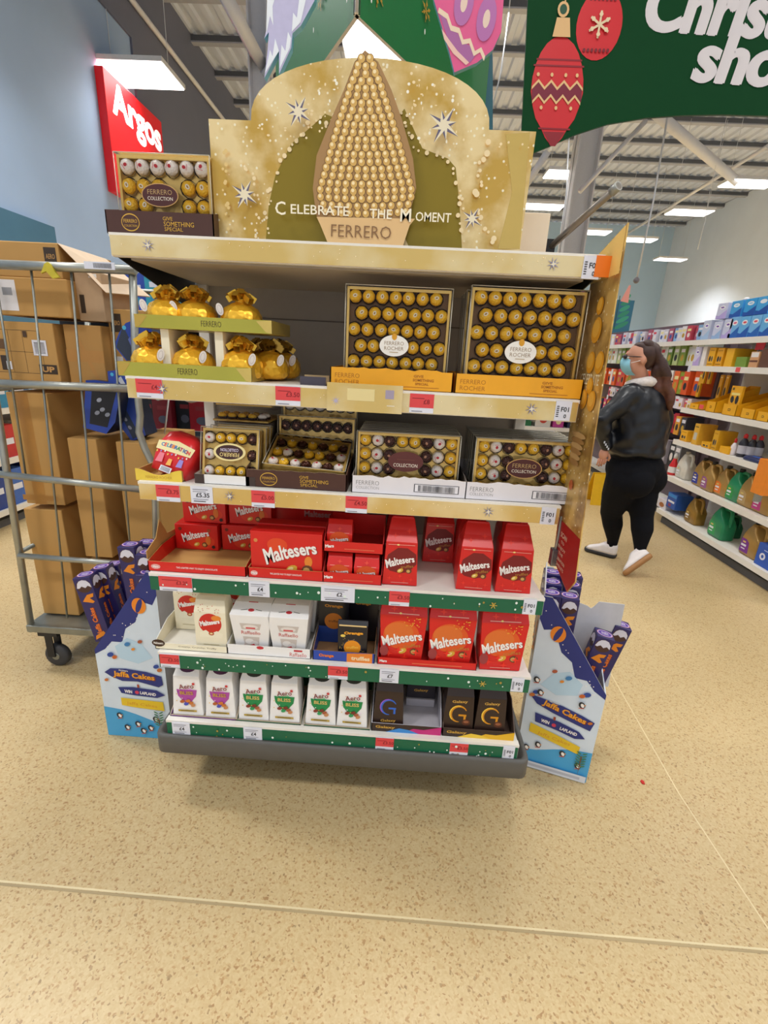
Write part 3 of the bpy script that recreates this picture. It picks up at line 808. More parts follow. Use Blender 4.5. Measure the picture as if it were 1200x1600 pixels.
def foil_tray(label, x0, x1, y0, d, z, h, txt_u, skew):
    t = thing('foil_tray', label, 'tray', (0, 0, 0)); mb = MB(); w = x1 - x0
    mb.box(x0 + .003, y0 + .004, z, x1 - .003, y0 + d, z + .003, GEDGE)
    mb.prism([(x0, 0), (x1, 0), (x1, h), (x0, h)], fr((0, y0, z)), .003, GGREEN, GEDGE)
    for xx in (x0 + .003, x1): mb.prism([(0, 0), (d, 0), (d, h), (0, h)], (V((xx, y0, z)), V((0, 1, 0)), V((0, 0, 1))), .003, GEDGE, GEDGE)
    mb.box(x0, y0 + d - .003, z, x1, y0 + d, z + h, GEDGE)
    mb.build('tray_body', t)
    mb = MB(); P = Print(mb, (0, y0, z))
    P.poly([(x0, h), (x0, 0), (x0 + .012, .003), (x0 + .035, h - .003)], mat('#c9a850', .25, .6)); P.poly([(x1, h), (x1 - .04, h - .003), (x1 - .015, .003), (x1, 0)], mat('#dcc06a', .25, .6))
    P.text('FERRERO', txt_u, h * .52, h * .42, ink('#4a3c18'), w=.052, bold=-.01); mb.build('lettering', t)
    return t


Y1 = 1.262
foil_tray('lower green-gold foil tray of gift pouches at the left end of the second shelf', -.752, -.398, Y1, .30, Z1, .036, AX(293, 580, Y1).x, 0)
foil_tray('upper green-gold foil tray raised on cream posts above the second shelf', -.700, -.345, Y1 + .012, .20, Z1 + .122, .032, AX(327, 507, Y1).x, 0)
for k, (u, side) in enumerate(((262, 'left'), (345, 'right'))):
    p = AX(u, 540, 1.30); t = thing('support_post', 'cream card post holding up the upper foil tray, %s one' % side, 'post', (p.x, 1.288, Z1 + .0035))
    mb = MB(); mb.box(-.011, 0, 0, .011, .12, .118, CREAM); mb.build('post', t, bevel=.001)
for k, (u, yy, l, ts, tier) in enumerate(((240, 1.325, 'leftmost gold gift pouch on the lower tray', 1, 0), (303, 1.325, 'middle gold gift pouch on the lower tray', 1, 0), (377, 1.325, 'right front gold gift pouch on the lower tray', 1, 0),
                                          (421, 1.42, 'gold gift pouch standing in shade behind the lower tray corner', 1, 0), (440, 1.50, 'rearmost shaded gold gift pouch behind the lower tray', 1, 0), (405, 1.50, 'hindmost gift pouch half hidden by its neighbours', 1, 0),
                                          (262, 1.335, 'left gold gift pouch on the upper tray with a white tag', -1, 1), (307, 1.345, 'middle gold gift pouch on the upper tray', -1, 1), (377, 1.345, 'right gold gift pouch on the upper tray', -1, 1))):
    p = at(u, 560, y=yy) if not tier else at(u, 485, y=yy)
    pouch(l, (p.x, yy, Z1 + .0035 + (.122 if tier else 0)), 0, .92 if k < 6 else .88, ts, k in (3, 4, 5))
t = thing('dark_card_stub', 'small dark empty card tray between the pouches and the yellow tray', 'tray', (0, 0, 0)); p = AX(490, 600, 1.29)
mb = MB(); mb.box(p.x - .034, 1.28, Z1, p.x + .034, 1.283, Z1 + .022, mat('#4a4450', .5)); mb.box(p.x - .034, 1.283, Z1, p.x + .034, 1.34, Z1 + .003, mat('#6a5a48', .6)); mb.box(p.x - .034, 1.337, Z1, p.x + .034, 1.34, Z1 + .024, mat('#b49a70', .6)); mb.build('card', t)


# ---- second shelf: two large boxes in yellow trays
def pr_yellow(P, w, h, torn=False):
    iN = ink('#b06c10')
    P.text('FERRERO', -w * .36, h * .62, h * .22, iN, w=w * .2, bold=-.01); P.text('ROCHER', -w * .36, h * .3, h * .22, iN, w=w * .2, bold=-.01)
    P.text('GIVE', w * .22, h * .75, h * .13, iN, w=w * .08); P.text('SOMETHING', w * .26, h * .56, h * .14, iN, w=w * .17); P.text('SPECIAL', w * .25, h * .37, h * .12, iN, w=w * .11); P.rect(w * .24, h * .2, w * .3, h * .025, iN)


cardboard_tray('yellow tray with a torn front edge under the left large gold chocolate box', .318, .22, .05, .05, YELLOW, (-.034, 1.268, Z1), prints=pr_yellow, torn=.006, inner=mat('#c98a2a', .6))
cardboard_tray('yellow tray under the right large gold chocolate box', .326, .22, .05, .05, YELLOW, (.294, 1.268, Z1), prints=pr_yellow, inner=mat('#c98a2a', .6))
G6 = ['GGGGGGG'] * 6
b = assortment('large clear box of forty-two gold chocolates, left of the two on the second shelf', .268, .245, .042, G6, (-.026, 1.283, Z1 + .004), -.03, oval=(-.006, .105, .075, .052, 'white'), stagger=True, back=mat('#6e4a1c', .4, .2, .1, 40))
b = assortment('large clear box of gold chocolates, right of the two on the second shelf', .287, .255, .042, G6, (.296, 1.278, Z1 + .004), -.02, oval=(-.006, .105, .08, .055, 'white'), stagger=True, back=mat('#6e4a1c', .4, .2, .1, 40))
for k in range(3):
    assortment(['large gold box standing second behind the right front box', 'large gold box standing third behind the right front box', 'rearmost large gold box behind the right front box'][k], .284, .25, .042, G6, (.29, 1.33 + k * .05, Z1 + .004), -.02, fill=False)

# ---- third shelf
t = thing('yellow_open_tray', 'yellow open tray holding the red sweet tub at the left end of the third shelf', 'tray', (-.672, 1.262, Z2))
mb = MB(); k = 16; top = [(-.066 + .132 * i / k, .026 + .008 * math.cos(i / k * 2 * PI * 1.0)) for i in range(k + 1)]
mb.prism([(-.066, 0), (.066, 0)] + top[::-1], fr((0, 0, 0)), .003, mat('#f0cf4a', .45, 0, .1, 20), CARD)
P = Print(mb, (0, 0, 0)); P.text('FERRERO ROCHER', 0, .011, .008, ink('#c89a2a'), w=.075, bold=0); mb.build('lip', t)
mb = MB(); mb.box(-.066, .003, 0, .066, .2, .003, CARD); mb.box(-.066, .003, 0, -.063, .2, .03, CARD); mb.box(.063, .003, 0, .066, .2, .03, CARD); mb.build('base', t)
t = thing('sweet_tub', 'red sweet carton leaning back in the yellow tray, with coloured confetti print', 'sweet carton', (-.655, 1.292, Z2 + .012), -.12, None, -.5, .28)
mb = MB(); mb.rings([rrect(-.052, -.028, .052, .05, .02, 0, 5), rrect(-.058, -.034, .058, .056, .022, .045, 5), rrect(-.058, -.034, .058, .056, .024, .085, 5), rrect(-.05, -.028, .05, .05, .024, .115, 5), rrect(-.03, -.012, .03, .03, .02, .13, 5)], mat('#d9252a', .28, 0, .06)); mb.build('carton', t)
mb = MB(); P = Print(mb, (0, -.0345, 0)); P.poly([(-.052, .056), (.05, .062), (.054, .088), (0, .095), (-.054, .08)], ink('#f1e3a8'))
for k, c in enumerate(('#2f74b8', '#e03a3a', '#2fa0b8', '#38459c', '#e87a20', '#2f74b8', '#2a8a58', '#c02a70', '#2f74b8', '#333f9c', '#e03a3a')):
    P.text('CELEBRATION'[k], -.038 + k * .0078, .073 + .003 * math.sin(k * .3), .011, ink(c), bold=.04)
for (x, z, c, q) in ((-.03, .035, '#ea7a8a', .014), (.0, .03, '#f0b050', .01), (.03, .036, '#9a86d0', .012)): P.poly([(x - q * .6, z - q), (x + q * .8, z - q * .8), (x + q * .6, z + q), (x - q * .4, z + q)], ink(c))
for k in range(9): P.ell(-.045 + k * .011, .05 + (k % 3) * .003, .0022, .003, ink(['#f0d050', '#9a86d0', '#f3f0e8'][k % 3]), 7)
P.rect(.0, .008, .034, .016, ink('#dcdde4')); 
for k in range(8): P.rect(-.012 + k * .0034, .008, .0014, .012, ink('#555563'))
mb.build('printed_front', t)


def pr_white(P, w, h, bc=.24):
    P.text('FERRERO', -w * .36, h * .62, h * .24, ink('#55504c'), w=w * .2, bold=-.02); P.text('COLLECTION', -w * .36, h * .34, h * .15, ink('#6a6460'), w=w * .2, bold=-.02)
    x0 = w * bc; P.rect(x0, h * .48, w * .39, h * .46, ink('#33323a')); P.rect(x0, h * .48, w * .375, h * .40, ink('#ece9ee'))
    rnd = random.Random(2)
    for k in range(30): P.rect(x0 - w * .155 + k * w * .0107, h * .48, w * .003 * (1 + rnd.random() * 1.6), h * .34, ink('#33323a'))


WT2 = mat('#e6e2e6', .5, 0, .02)
t_ = cardboard_tray('white tray with dark ends under the square assorted box, third shelf', .172, .24, .028, .032, WHITE, (-.484, 1.262, Z2), inner=mat('#8a7a6a', .7), prints=lambda P, w, h: (P.rect(-w * .42, h / 2, w * .16, h, mat('#40302c', .5)), P.rect(w * .45, h / 2, w * .1, h, mat('#40302c', .5))))
assortment('square box with white, gold and dark chocolates and an upside-down oval label', .165, .150, .034, ['WGGGD', 'W...D', 'WGGGD'], (-.478, 1.275, Z2 + .008), -.22, oval=(.0, .082, .092, .05, 'cream'))
for k in range(2):
    assortment('closed square box standing %s the square front box' % ('just behind' if k == 0 else 'third in the row behind'), .162, .148, .034, ['W'], (-.47, 1.325 + k * .04, Z2 + .008), -.2, fill=False)
for k, (z, yy) in enumerate(((.155, 1.47), (.205, 1.50), (.245, 1.53))):
    tt = assortment('flat gold-rimmed box lying %s of the pile behind the square box' % ['lowest', 'in the middle', 'topmost'][k], .17, .16, .03, ['GGGGW', 'GGGGG'], (-.455, yy, Z2 + z - .145 + .155), -PI / 2 + .15 + PI, fill=False) if False else None
# flat boxes lying behind: each seen from its front edge
for k, (z, l) in enumerate(((.155, 'lower flat gold-rimmed box lying behind the square box'), (.203, 'middle flat gold-rimmed box lying behind the square box'), (.243, 'upper flat gold-rimmed box tucked under the second shelf'))):
    if k == 2: z = .238
    t = thing('flat_chocolate_box', l, 'chocolate box', (-.487 + .012 * k, 1.42, Z2 + z), .02 * (k - 1), 'flat boxes lying behind the square box')
    mb = MB(); mb.box(-.085, 0, 0, .085, .17, .006, FOIL_DIM); mb.build('gold_insert', t, bevel=.002)
    for i in range(5):
        for j in range(2): place_choc(t, FOIL_WHITE if i == 4 else FOIL, .014, -.062 + i * .031, .02 + j * .034, .012, (-PI / 2, 0, 0)) if k < 2 or j == 0 else None
    mb = MB(); mb.add([(-.085, 0, 0), (.085, 0, 0), (.085, 0, .03), (-.085, 0, .03)], [(0, 1, 2, 3)], CLEAR); mb.add([(-.085, 0, .03), (.085, 0, .03), (.085, .17, .03), (-.085, .17, .03)], [(0, 1, 2, 3)], CLEAR); mb.build('clear_lid', t)
t = thing('riser_block', 'grey card block the flat boxes rest on behind the square box', 'block', (-.48, 1.44, Z2)); mb = MB(); mb.box(-.08, 0, 0, .08, .2, .153, mat('#6a6058', .6)); mb.build('block', t)

# brown tray with a tilted box and two upright ones in the dark behind
cardboard_tray('brown tray with a torn lip and gold lettering in the middle of the third shelf', .283, .30, .05, .072, BROWN, (-.284, 1.262, Z2), prints=pr_brown, inner=mat('#6b4a34', .7), torn=.004)
assortment('assorted box slumped forwards in the brown tray, chocolates facing up', .235, .16, .03, ['DGDGDGD', 'GWDGGDW', 'WGWDWDW'], (-.268, 1.29, Z2 + .058), -1.18, rz=.0, ry=.05)
assortment('dark-filled assorted box standing behind the slumped box', .24, .16, .034, ['DDDDDDD', 'DGDGDGD', 'GGGGGGG'], (-.262, 1.44, Z2 + .02), -.1)
assortment('assorted box standing deep in shade behind the brown tray', .24, .16, .034, ['WWWWWWW', 'DDDDDDD', 'GDGDGDG'], (-.262, 1.50, Z2 + .075), -.05)
t = thing('grey_card_step', 'grey card step lifting the rearmost box of the brown tray', 'block', (-.262, 1.485, Z2 + .003)); mb = MB(); mb.box(-.11, 0, 0, .11, .07, .07, mat('#5a4a40', .6)); mb.build('block', t)
ROW = ['GWDGGDWG', 'GWD..DWG', 'GWD..DWG', 'GWDGGDWG']
for q, (x, lab, st) in enumerate(((.022, 'left', 'blank'), (.345, 'right', 'brown'))):
    cardboard_tray('white tray with a barcode, %s one on the third shelf' % lab, .318, .30, .05, .054, WT2, (x + (.008 if q == 0 else .0), 1.264, Z2), prints=(lambda P, w, h: pr_white(P, w, h, .24)) if q == 0 else (lambda P, w, h: pr_white(P, w, h, .27)), torn=.007, inner=mat('#9a8f86', .7), seed=q + 3)
    assortment('front assorted box with an oval collection label in the %s white tray' % lab, .285, .165, .032, ROW, (x + (0 if q == 0 else .003), 1.285, Z2 + .004), -.03, oval=(-.005, .087, .098, .056, st))
    for k in range(6):
        assortment('assorted box filed %s behind the front box of the %s white tray' % (['directly', 'third in line', 'fourth in line', 'fifth in line', 'sixth in line', 'last in line'][k], lab), .282, .163, .030, ROW, (x + .003, 1.322 + k * .036, Z2 + .004), -.03, fill=False, group='boxes filed behind the %s collection box' % lab, edge=mat('#8a8074', .35, .3))


# ------------------------------------------------------------------ folded cartons
def carton(mb, secs, m, m_top=None):
    "secs: (z, half width, y front, y back) from the base up"
    R = [[(-hw, yf, z), (hw, yf, z), (hw, yb, z), (-hw, yb, z)] for z, hw, yf, yb in secs]
    mb.rings(R, m, smooth=False); return mb


def slope_frame(s0, s1):
    "frame on the front face between two sections, origin at its bottom centre"
    o = V((0, s0[2], s0[0])); v = V((0, s1[2] - s0[2], s1[0] - s0[0])).normalized(); return o, V((1, 0, 0)), v


def product(name, label, cat, loc, secs, m, art=None, rz=0, group=None, part='carton', bevel=.0015, rx=0, extra=None, ry=0):
    t = thing(name, label, cat, loc, rz, group, rx, ry)
    mb = MB(); carton(mb, secs, m); mb.build(part, t, bevel=bevel)
    if art: mb = MB(); art(mb, secs); mb.build('printed_front', t)
    if extra: extra(t)
    return t


WI = ink('#f6f1ec'); DR = ink('#8d1216'); OR_ = ink('#e0621e'); GD = ink('#d9a638')


def malt(P, w, h, cx, cy, s=1., truffle=False, ball=None, sub=True):
    "white wave lettering on red"
    if ball: P.ell(cx, cy - .002 * s, .036 * s, .033 * s, ink(ball), 22)
    P.text('Maltesers', cx + .001, cy - .001, .017 * s, DR, w=.062 * s, bold=.04, rot=.24, wave=-.35, bend=-.12)
    P.text('Maltesers', cx, cy, .017 * s, WI, w=.061 * s, bold=.03, rot=.24, wave=-.35, bend=-.12)
    P.ell(cx + .002 * s, cy - .022 * s, .007 * s, .0045 * s, GD, 10, .5); P.ell(cx + .001, cy - .022 * s, .004 * s, .0022 * s, ink('#f0dc9a'), 8, .5)
    P.ell(cx + .02 * s, cy - .022 * s, .0065 * s, .006 * s, ink('#6b3a1e'), 10); P.ell(cx + .019 * s, cy - .0225 * s, .004 * s, .0036 * s, ink('#cfa05a'), 8)
    if truffle: P.text('truffles', cx + .016 * s, cy - .012 * s, .006 * s, ink('#c08a3a'), w=.026 * s, bold=0, rot=.15)


# ---- fourth shelf
def pr_lip_red(P, w, h):
    P.text('THE LIGHTER WAY TO ENJOY CHOCOLATE', 0, h * .5, h * .22, WI, w=w * .42, bold=.01); P.ell(-w * .42, h * .5, w * .05, h * .25, ink('#e8a8a0'), 10); P.text('Mars', -w * .42, h * .5, h * .2, WI, bold=.04)


cardboard_tray('empty brown card tray with a red lip and a tall torn left side, fourth shelf', .297, .26, .033, .05, RED, (-.585, 1.262, Z3), prints=pr_lip_red, inner=CARD, seed=2)
t = thing('torn_card_flap', 'tall pointed cardboard flap rising at the left side of the empty tray', 'card', (0, 0, 0))
mb = MB(); mb.prism([(1.27, Z3 + .035), (1.5, Z3 + .04), (1.5, Z3 + .06), (1.40, Z3 + .07), (1.36, Z3 + .13), (1.33, Z3 + .08), (1.27, Z3 + .06)], (V((-.7365, 0, 0)), V((0, 1, 0)), V((0, 0, 1))), .0025, CARD); mb.build('flap', t)


def art_box(s):
    def f(mb, secs):
        hw, h = secs[0][1], secs[-1][0]; P = Print(mb, (0, secs[0][2], 0)); P.ell(hw * .2, h * .35, hw * .65, h * .3, ink('#e23a1c'), 18)
        malt(P, 0, 0, -hw * .05, h * .6, s); P.ell(-hw * .75, h * .82, .004 * s, .004 * s, ink('#7a2a18'), 8); P.ell(hw * .6, h * .8, .004 * s, .004 * s, ink('#a84a20'), 8); P.ell(hw * .78, h * .15, .006, .006, ink('#2a1a18'), 8); P.ell(hw * .55, h * .4, .006 * s, .011 * s, ink('#e0782a'), 9)
    return f


def box_secs(w, d, h): return [(0, w / 2, 0, d), (h, w / 2, 0, d)]


SP_ = [(-.655, 1.43, 0, 'lower left small red box at the back of the fourth shelf', 0), (-.505, 1.445, 0, 'lower right small red box at the back of the fourth shelf', 0),
       (-.632, 1.45, .090, 'upper left small red box, on top of the lower left one', 0), (-.482, 1.46, .090, 'upper right small red box, on top of the lower right one', 0)]
for x, y, dz, l, _ in SP_:
    product('sweet_box', l, 'sweet box', (x, y, Z3 + .004 + dz), box_secs(.142, .19, .088), RED, art_box(1.5), group='small red sweet boxes at the back')
cardboard_tray('red lipped tray under the largest red box, fourth shelf', .226, .26, .033, .035, RED, (-.317, 1.262, Z3), prints=pr_lip_red, inner=CARD)


def art_big(mb, secs):
    hw, h = secs[0][1], secs[-1][0]; P = Print(mb, (0, 0, 0)); P.ell(-hw * .25, h * .72, .03, .022, ink('#e4481e'), 16); P.ell(-hw * .85, h * .8, .006, .006, ink('#d98a4a'), 10); P.ell(hw * .75, h * .68, .007, .007, ink('#c8732e'), 10); P.ell(hw * .62, h * .38, .012, .018, ink('#e8882e'), 10)
    malt(P, 0, 0, hw * .1, h * .6, 2.6)


product('large_sweet_box', 'largest red sweet box in front, standing in its lipped tray', 'sweet box', (-.317, 1.272, Z3 + .004), box_secs(.212, .05, .142), RED, art_big)
product('large_sweet_box', 'large red box standing directly behind the largest front one', 'sweet box', (-.312, 1.330, Z3 + .004), box_secs(.212, .05, .146), RED)
product('large_sweet_box', 'large red box lying deep on the shelf behind, lettering partly hidden', 'sweet box', (-.30, 1.50, Z3 + .10), box_secs(.25, .16, .06), RED, lambda mb, s_: Print(mb, (.02, 0, .03)).text('Maltesers', .02, 0, .022, ink('#c88a88'), w=.1, bold=.04))
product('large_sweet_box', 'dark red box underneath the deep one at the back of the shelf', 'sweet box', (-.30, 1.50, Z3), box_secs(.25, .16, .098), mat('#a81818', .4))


# two-tier red display of small pouches
def pr_tier(P, w, h): P.text('Mars', -w * .4, h * .55, h * .3, WI, bold=.05, rot=.1); P.rect(w * .1, h * .35, w * .5, h * .08, ink('#e06a4a'))


def pouch_secs(w, h, d): return [(0, w * .46, 0, d), (h * .55, w * .5, -.004, d * .9), (h * .85, w * .47, d * .2, d * .7), (h, w * .48, d * .42, d * .5)]


def art_pouch(s, ball='#8a1a12', trf=False, zc=.5):
    def f(mb, secs):
        a, b = secs[0], secs[1]; o, u, v = slope_frame(a, b); L = math.hypot(b[0] - a[0], b[2] - a[2]); P = Print(mb, o, u, v)
        malt(P, 0, 0, 0, L * .62, s, trf, ball)
        o, u, v = slope_frame(secs[1], secs[2]); P = Print(mb, o, u, v); P.rect(0, .004, secs[1][1] * 1.5, .0015, ink('#f0a090')); P.star(.0, .016, .008, ink('#ef4a32'), 4, .3)
    return f


for k, (z, l) in enumerate(((0, 'lower red display tray of small pouches'), (.094, 'upper red display tray stacked on the lower one'))):
    cardboard_tray(l + ', fourth shelf', .176, .16, .034, .07 if k else .07, RED, (-.119, 1.262 + .012 * k, Z3 + z), prints=pr_tier, inner=mat('#b01c1a', .5))
for k, (x, y, z, l) in enumerate(((-.158, 1.272, .0035, 'small red pouch at the left of the lower red tray'), (-.078, 1.272, .0035, 'small red pouch at the right of the lower red tray'), (-.163, 1.295, .0975, 'small red pouch alone at the left of the upper red tray'))):
    product('sweet_pouch', l, 'sweet pouch', (x, y, Z3 + z), pouch_secs(.076, .086, .05), RED, art_pouch(.85, '#d8501e'), group='small red pouches in the two-tier display')


# truffle bags
def art_truffle(mb, secs):
    o, u, v = slope_frame(secs[0], secs[1]); P = Print(mb, o, u, v)
    hw = secs[0][1]
    P.poly([(-hw * .9, .06), (-hw * .75, .095), (-hw * .2, .118), (hw * .35, .118), (hw * .85, .1), (hw * .9, .07), (hw * .5, .045), (0, .038), (-hw * .6, .045)], ink('#7d1412'))
    malt(P, 0, 0, -.003, .078, 1.4, True)
    for (x, z) in ((-.03, .022), (.0, .03), (.032, .02), (.012, .012)): P.star(x * hw / .05, z, .008, ink('#ee3a2a'), 4, .25)
    P.rect(0, .009, hw * 1., .0016, ink('#e8a090')); P.rect(0, .128, hw * 1.5, .0014, ink('#f2b0a0')); P.ell(-.01, .128, .004, .0025, ink('#f6e08a'), 8)
    o, u, v = slope_frame(secs[1], secs[2]); P = Print(mb, o, u, v)
    for (x, z) in ((-.02, .02), (.02, .035), (.0, .05)): P.star(x, z, .01, ink('#f03c2c'), 4, .3)


TRS = [(0, .052, 0, .105), (.136, .046, .006, .1), (.165, .04, .03, .08), (.195, .034, .05, .062), (.2, .03, .052, .056)]
for k, (u, vv, yy, l) in enumerate(((624, 912, 1.275, 'red truffle bag left of the gap, nearest row of the fourth shelf'), (681, 905, 1.46, 'red truffle bag set back in the gap with dark red lettering panel'), (739, 922, 1.272, 'red truffle bag second from the right end, fourth shelf'), (800, 928, 1.272, 'red truffle bag at the right end of the fourth shelf'))):
    p = at(u, vv, y=yy)
    product('truffle_bag', l, 'truffle bag', (p.x, yy, Z3), TRS, RED, art_truffle, group='red truffle bags on the fourth shelf', rz=(.0, 0, -.03, -.03)[k])
for k, (u, l) in enumerate(((622, 'red truffle bag behind the leftmost front bag'), (735, 'red truffle bag behind the second bag from the right'), (800, 'red truffle bag behind the rightmost bag, its top higher'))):
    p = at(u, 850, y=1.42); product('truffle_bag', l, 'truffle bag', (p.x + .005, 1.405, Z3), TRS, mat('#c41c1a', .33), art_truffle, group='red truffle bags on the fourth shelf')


# ---- fifth shelf
def art_cream(mb, secs):
    o, u, v = slope_frame(secs[0], secs[1]); P = Print(mb, o, u, v); hw = secs[0][1]
    P.ell(0, .095, .036, .036, ink('#cf2a1c'), 24); P.ell(.02, .115, .016, .01, ink('#e8882e'), 12)
    P.poly([(-hw * .7, .062), (-hw * .3, .072), (0, .06), (hw * .4, .07), (hw * .8, .06), (hw * .7, .045), (-hw * .7, .045)], ink('#f4ecd2'))
    P.text('Maltesers', -.001, .099, .017, WI, w=.064, bold=.05, rot=.2, wave=-.3); P.ell(.002, .06, .009, .007, ink('#b8542a'), 10); P.ell(.002, .06, .005, .003, ink('#f0d8a0'), 8)
    P.rect(0, .02, .05, .002, ink('#b8ab84'))
    rnd = random.Random(1)
    for k in range(16): P.ell(rnd.uniform(-.035, .035), rnd.uniform(.136, .165), .0018, .0016, ink(['#c8403a', '#b08a4a', '#d88a7a'][k % 3]), 6)


CRS = [(0, .05, 0, .07), (.135, .05, .0, .07), (.172, .046, .012, .06), (.178, .045, .03, .05)]
cardboard_tray('cream open tray with a dark badge under the cream truffle boxes, fifth shelf', .235, .25, .024, .06, CREAM, (-.623, 1.262, Z4), inner=mat('#d8d4c8', .6), prints=lambda P, w, h: (P.text('Creamy, Crunchy, Truffly', w * .08, h * .6, h * .25, ink('#6a6040'), w=w * .52, bold=0), P.ell(-w * .45, h * .95, w * .09, h * .55, ink('#3a2418'), 16), P.text('Maltesers', -w * .45, h * .95, h * .35, WI, w=w * .13)))
for k, (u, vv, yy, l) in enumerate(((331, 1010, 1.272, 'cream truffle box in front with a red disc'), (298, 985, 1.375, 'cream truffle box set back at the left end of the fifth shelf'), (372, 985, 1.42, 'cream truffle box mostly hidden behind the front one'))):
    p = at(u, vv, y=yy); product('truffle_box', l, 'truffle box', (p.x, yy, Z4 + .004), CRS, CREAM, art_cream, group='cream truffle boxes')


def art_raf(mb, secs):
    o, u, v = slope_frame(secs[0], secs[1]); P = Print(mb, o, u, v); rd = ink('#c8303a')
    P.poly([(-.034, .098), (.034, .098), (.028, .075), (-.028, .075)], ink('#cfc4bc')); P.ell(0, .085, .024, .009, ink('#e9e2dc'), 12); P.rect(0, .081, .03, .006, ink('#d8555a'))
    P.poly([(-.026, .048), (.026, .048), (.022, .008), (-.022, .008)], ink('#cfc4bc')); P.ell(-.006, .03, .014, .011, ink('#ece6e0'), 12); P.ell(.01, .024, .012, .01, ink('#e0d8d2'), 12)
    P.text('Raffaello', 0, .064, .013, ink('#cc5a52'), w=.06, bold=.0); P.poly([(-.01, .014), (.0, .006), (.012, .012), (.008, .022)], rd)
    for a in (-.03, .02): P.rect(a, .012, .02, .002, rd, .4 if a < 0 else -.4)
    o = V((0, 0, secs[1][0])); vv = V((0, secs[2][2] - secs[1][2], secs[2][0] - secs[1][0])).normalized(); P = Print(mb, V((0, secs[1][2], secs[1][0])), (1, 0, 0), vv)
    P.ell(0, .02, .01, .006, rd, 10); P.rect(-.022, .02, .02, .002, ink('#6a6a60'), .2); P.rect(.024, .021, .02, .002, ink('#6a6a60'), -.2); P.rect(0, .05, .03, .003, rd)


RFS = [(0, .051, .012, .09), (.128, .064, 0, .1), (.150, .058, .045, .098)]
cardboard_tray('white low tray with a red mark under the four white coconut sweet boxes', .268, .25, .036, .045, WHITE, (-.376, 1.262, Z4), inner=mat('#d8d6d2', .6), prints=lambda P, w, h: (P.text('Raffaello', w * .35, h * .38, h * .4, ink('#cc5a52'), w=w * .2, bold=0), P.rect(w * .35, h * .78, w * .1, h * .18, ink('#c8303a')), P.ell(-w * .1, h * .85, .012, .006, ink('#c8303a'), 8)))
for k, (u, yy, l) in enumerate(((391, 1.268, 'white tapered sweet box, front left of the four'), (450, 1.268, 'white tapered sweet box, front right of the four'), (0, 1.385, 'white tapered sweet box, back left of the four'), (0, 1.385, 'white tapered sweet box, back right of the four'))):
    x = at(u, 980, y=1.27).x if u else (-.441, -.308)[k - 2]
    product('coconut_sweet_box', l, 'sweet box', (x, yy, Z4 + .012), RFS, WHITE, art_raf, group='white tapered sweet boxes')


def art_or(mb, secs):
    o, u, v = slope_frame(secs[0], secs[1]); P = Print(mb, o, u, v); hw = secs[0][1]
    P.ell(0, .042, .03, .029, ink('#2a2a3e'), 20); P.ell(0, .041, .0265, .026, ink('#e8921c'), 22); P.text('truffles', 0, .042, .009, ink('#f8c04a'), w=.038, bold=.02, rot=.1)
    P.rect(0, .1185, hw * 1.9, .005, ink('#e8c88a')); P.text('Orange', .003, .092, .013, ink('#f6a82a'), w=.06, bold=.05, rot=.05); P.ell(-.03, .082, .008, .005, ink('#f0d060'), 10)
    rnd = random.Random(2)
    for k in range(40): a = rnd.random() * 6.28; r_ = rnd.uniform(.028, .042); P.ell(r_ * math.cos(a) * .95, .042 + r_ * math.sin(a), .0009, .0009, ink('#e8c05a'), 5)


cardboard_tray('blue and orange open tray holding the two orange truffle pouches, fifth shelf', .196, .23, .036, .06, mat('#2748a8', .4), (-.138, 1.262, Z4), inner=mat('#8d6a48', .7), prints=lambda P, w, h: (P.text('Orange', -w * .28, h * .5, h * .4, ink('#e8781e'), w=w * .24, bold=.05), P.poly([(w * .05, 0), (w * .46, 0), (w * .46, h), (w * .05, h * .9)], ink('#e8862e')), P.text('truffles', w * .27, h * .45, h * .42, ink('#f6dcb0'), w=w * .3, bold=.04)))
ORS = [(0, .045, 0, .04), (.12, .047, .002, .03), (.132, .047, .012, .016)]
p = at(550, 1020, y=1.275); product('orange_truffle_pouch', 'black pouch with an orange disc at the front of the blue tray', 'truffle pouch', (p.x, 1.275, Z4 + .004), ORS, mat('#1b1a22', .3), art_or)
product('orange_truffle_pouch', 'taller dark pouch behind at the left of the blue tray', 'truffle pouch', (-.185, 1.36, Z4 + .004), [(0, .05, 0, .04), (.17, .05, 0, .03), (.18, .05, .01, .015)], mat('#1b1a22', .3), lambda mb, s_: (lambda P: (P.rect(0, .03, .1, .06, ink('#1d3f8a')), P.ell(0, .08, .03, .03, ink('#c8741c'), 20), P.text('truffles', 0, .08, .009, ink('#6a3a18'), w=.034), P.text('Orange', 0, .135, .014, ink('#c8862a'), w=.06, bold=.05), P.rect(0, .16, .095, .004, ink('#d8b878'))))(Print(mb, (0, 0, 0))))
product('orange_truffle_pouch', 'dark pouch standing behind the front orange pouch in the blue tray', 'truffle pouch', (-.09, 1.38, Z4 + .004), [(0, .05, 0, .04), (.17, .05, 0, .03), (.18, .05, .01, .015)], mat('#1b1a22', .3), lambda mb, s_: Print(mb, (0, 0, 0)).text('Orange', 0, .14, .012, ink('#c8862a'), w=.05, bold=.05))


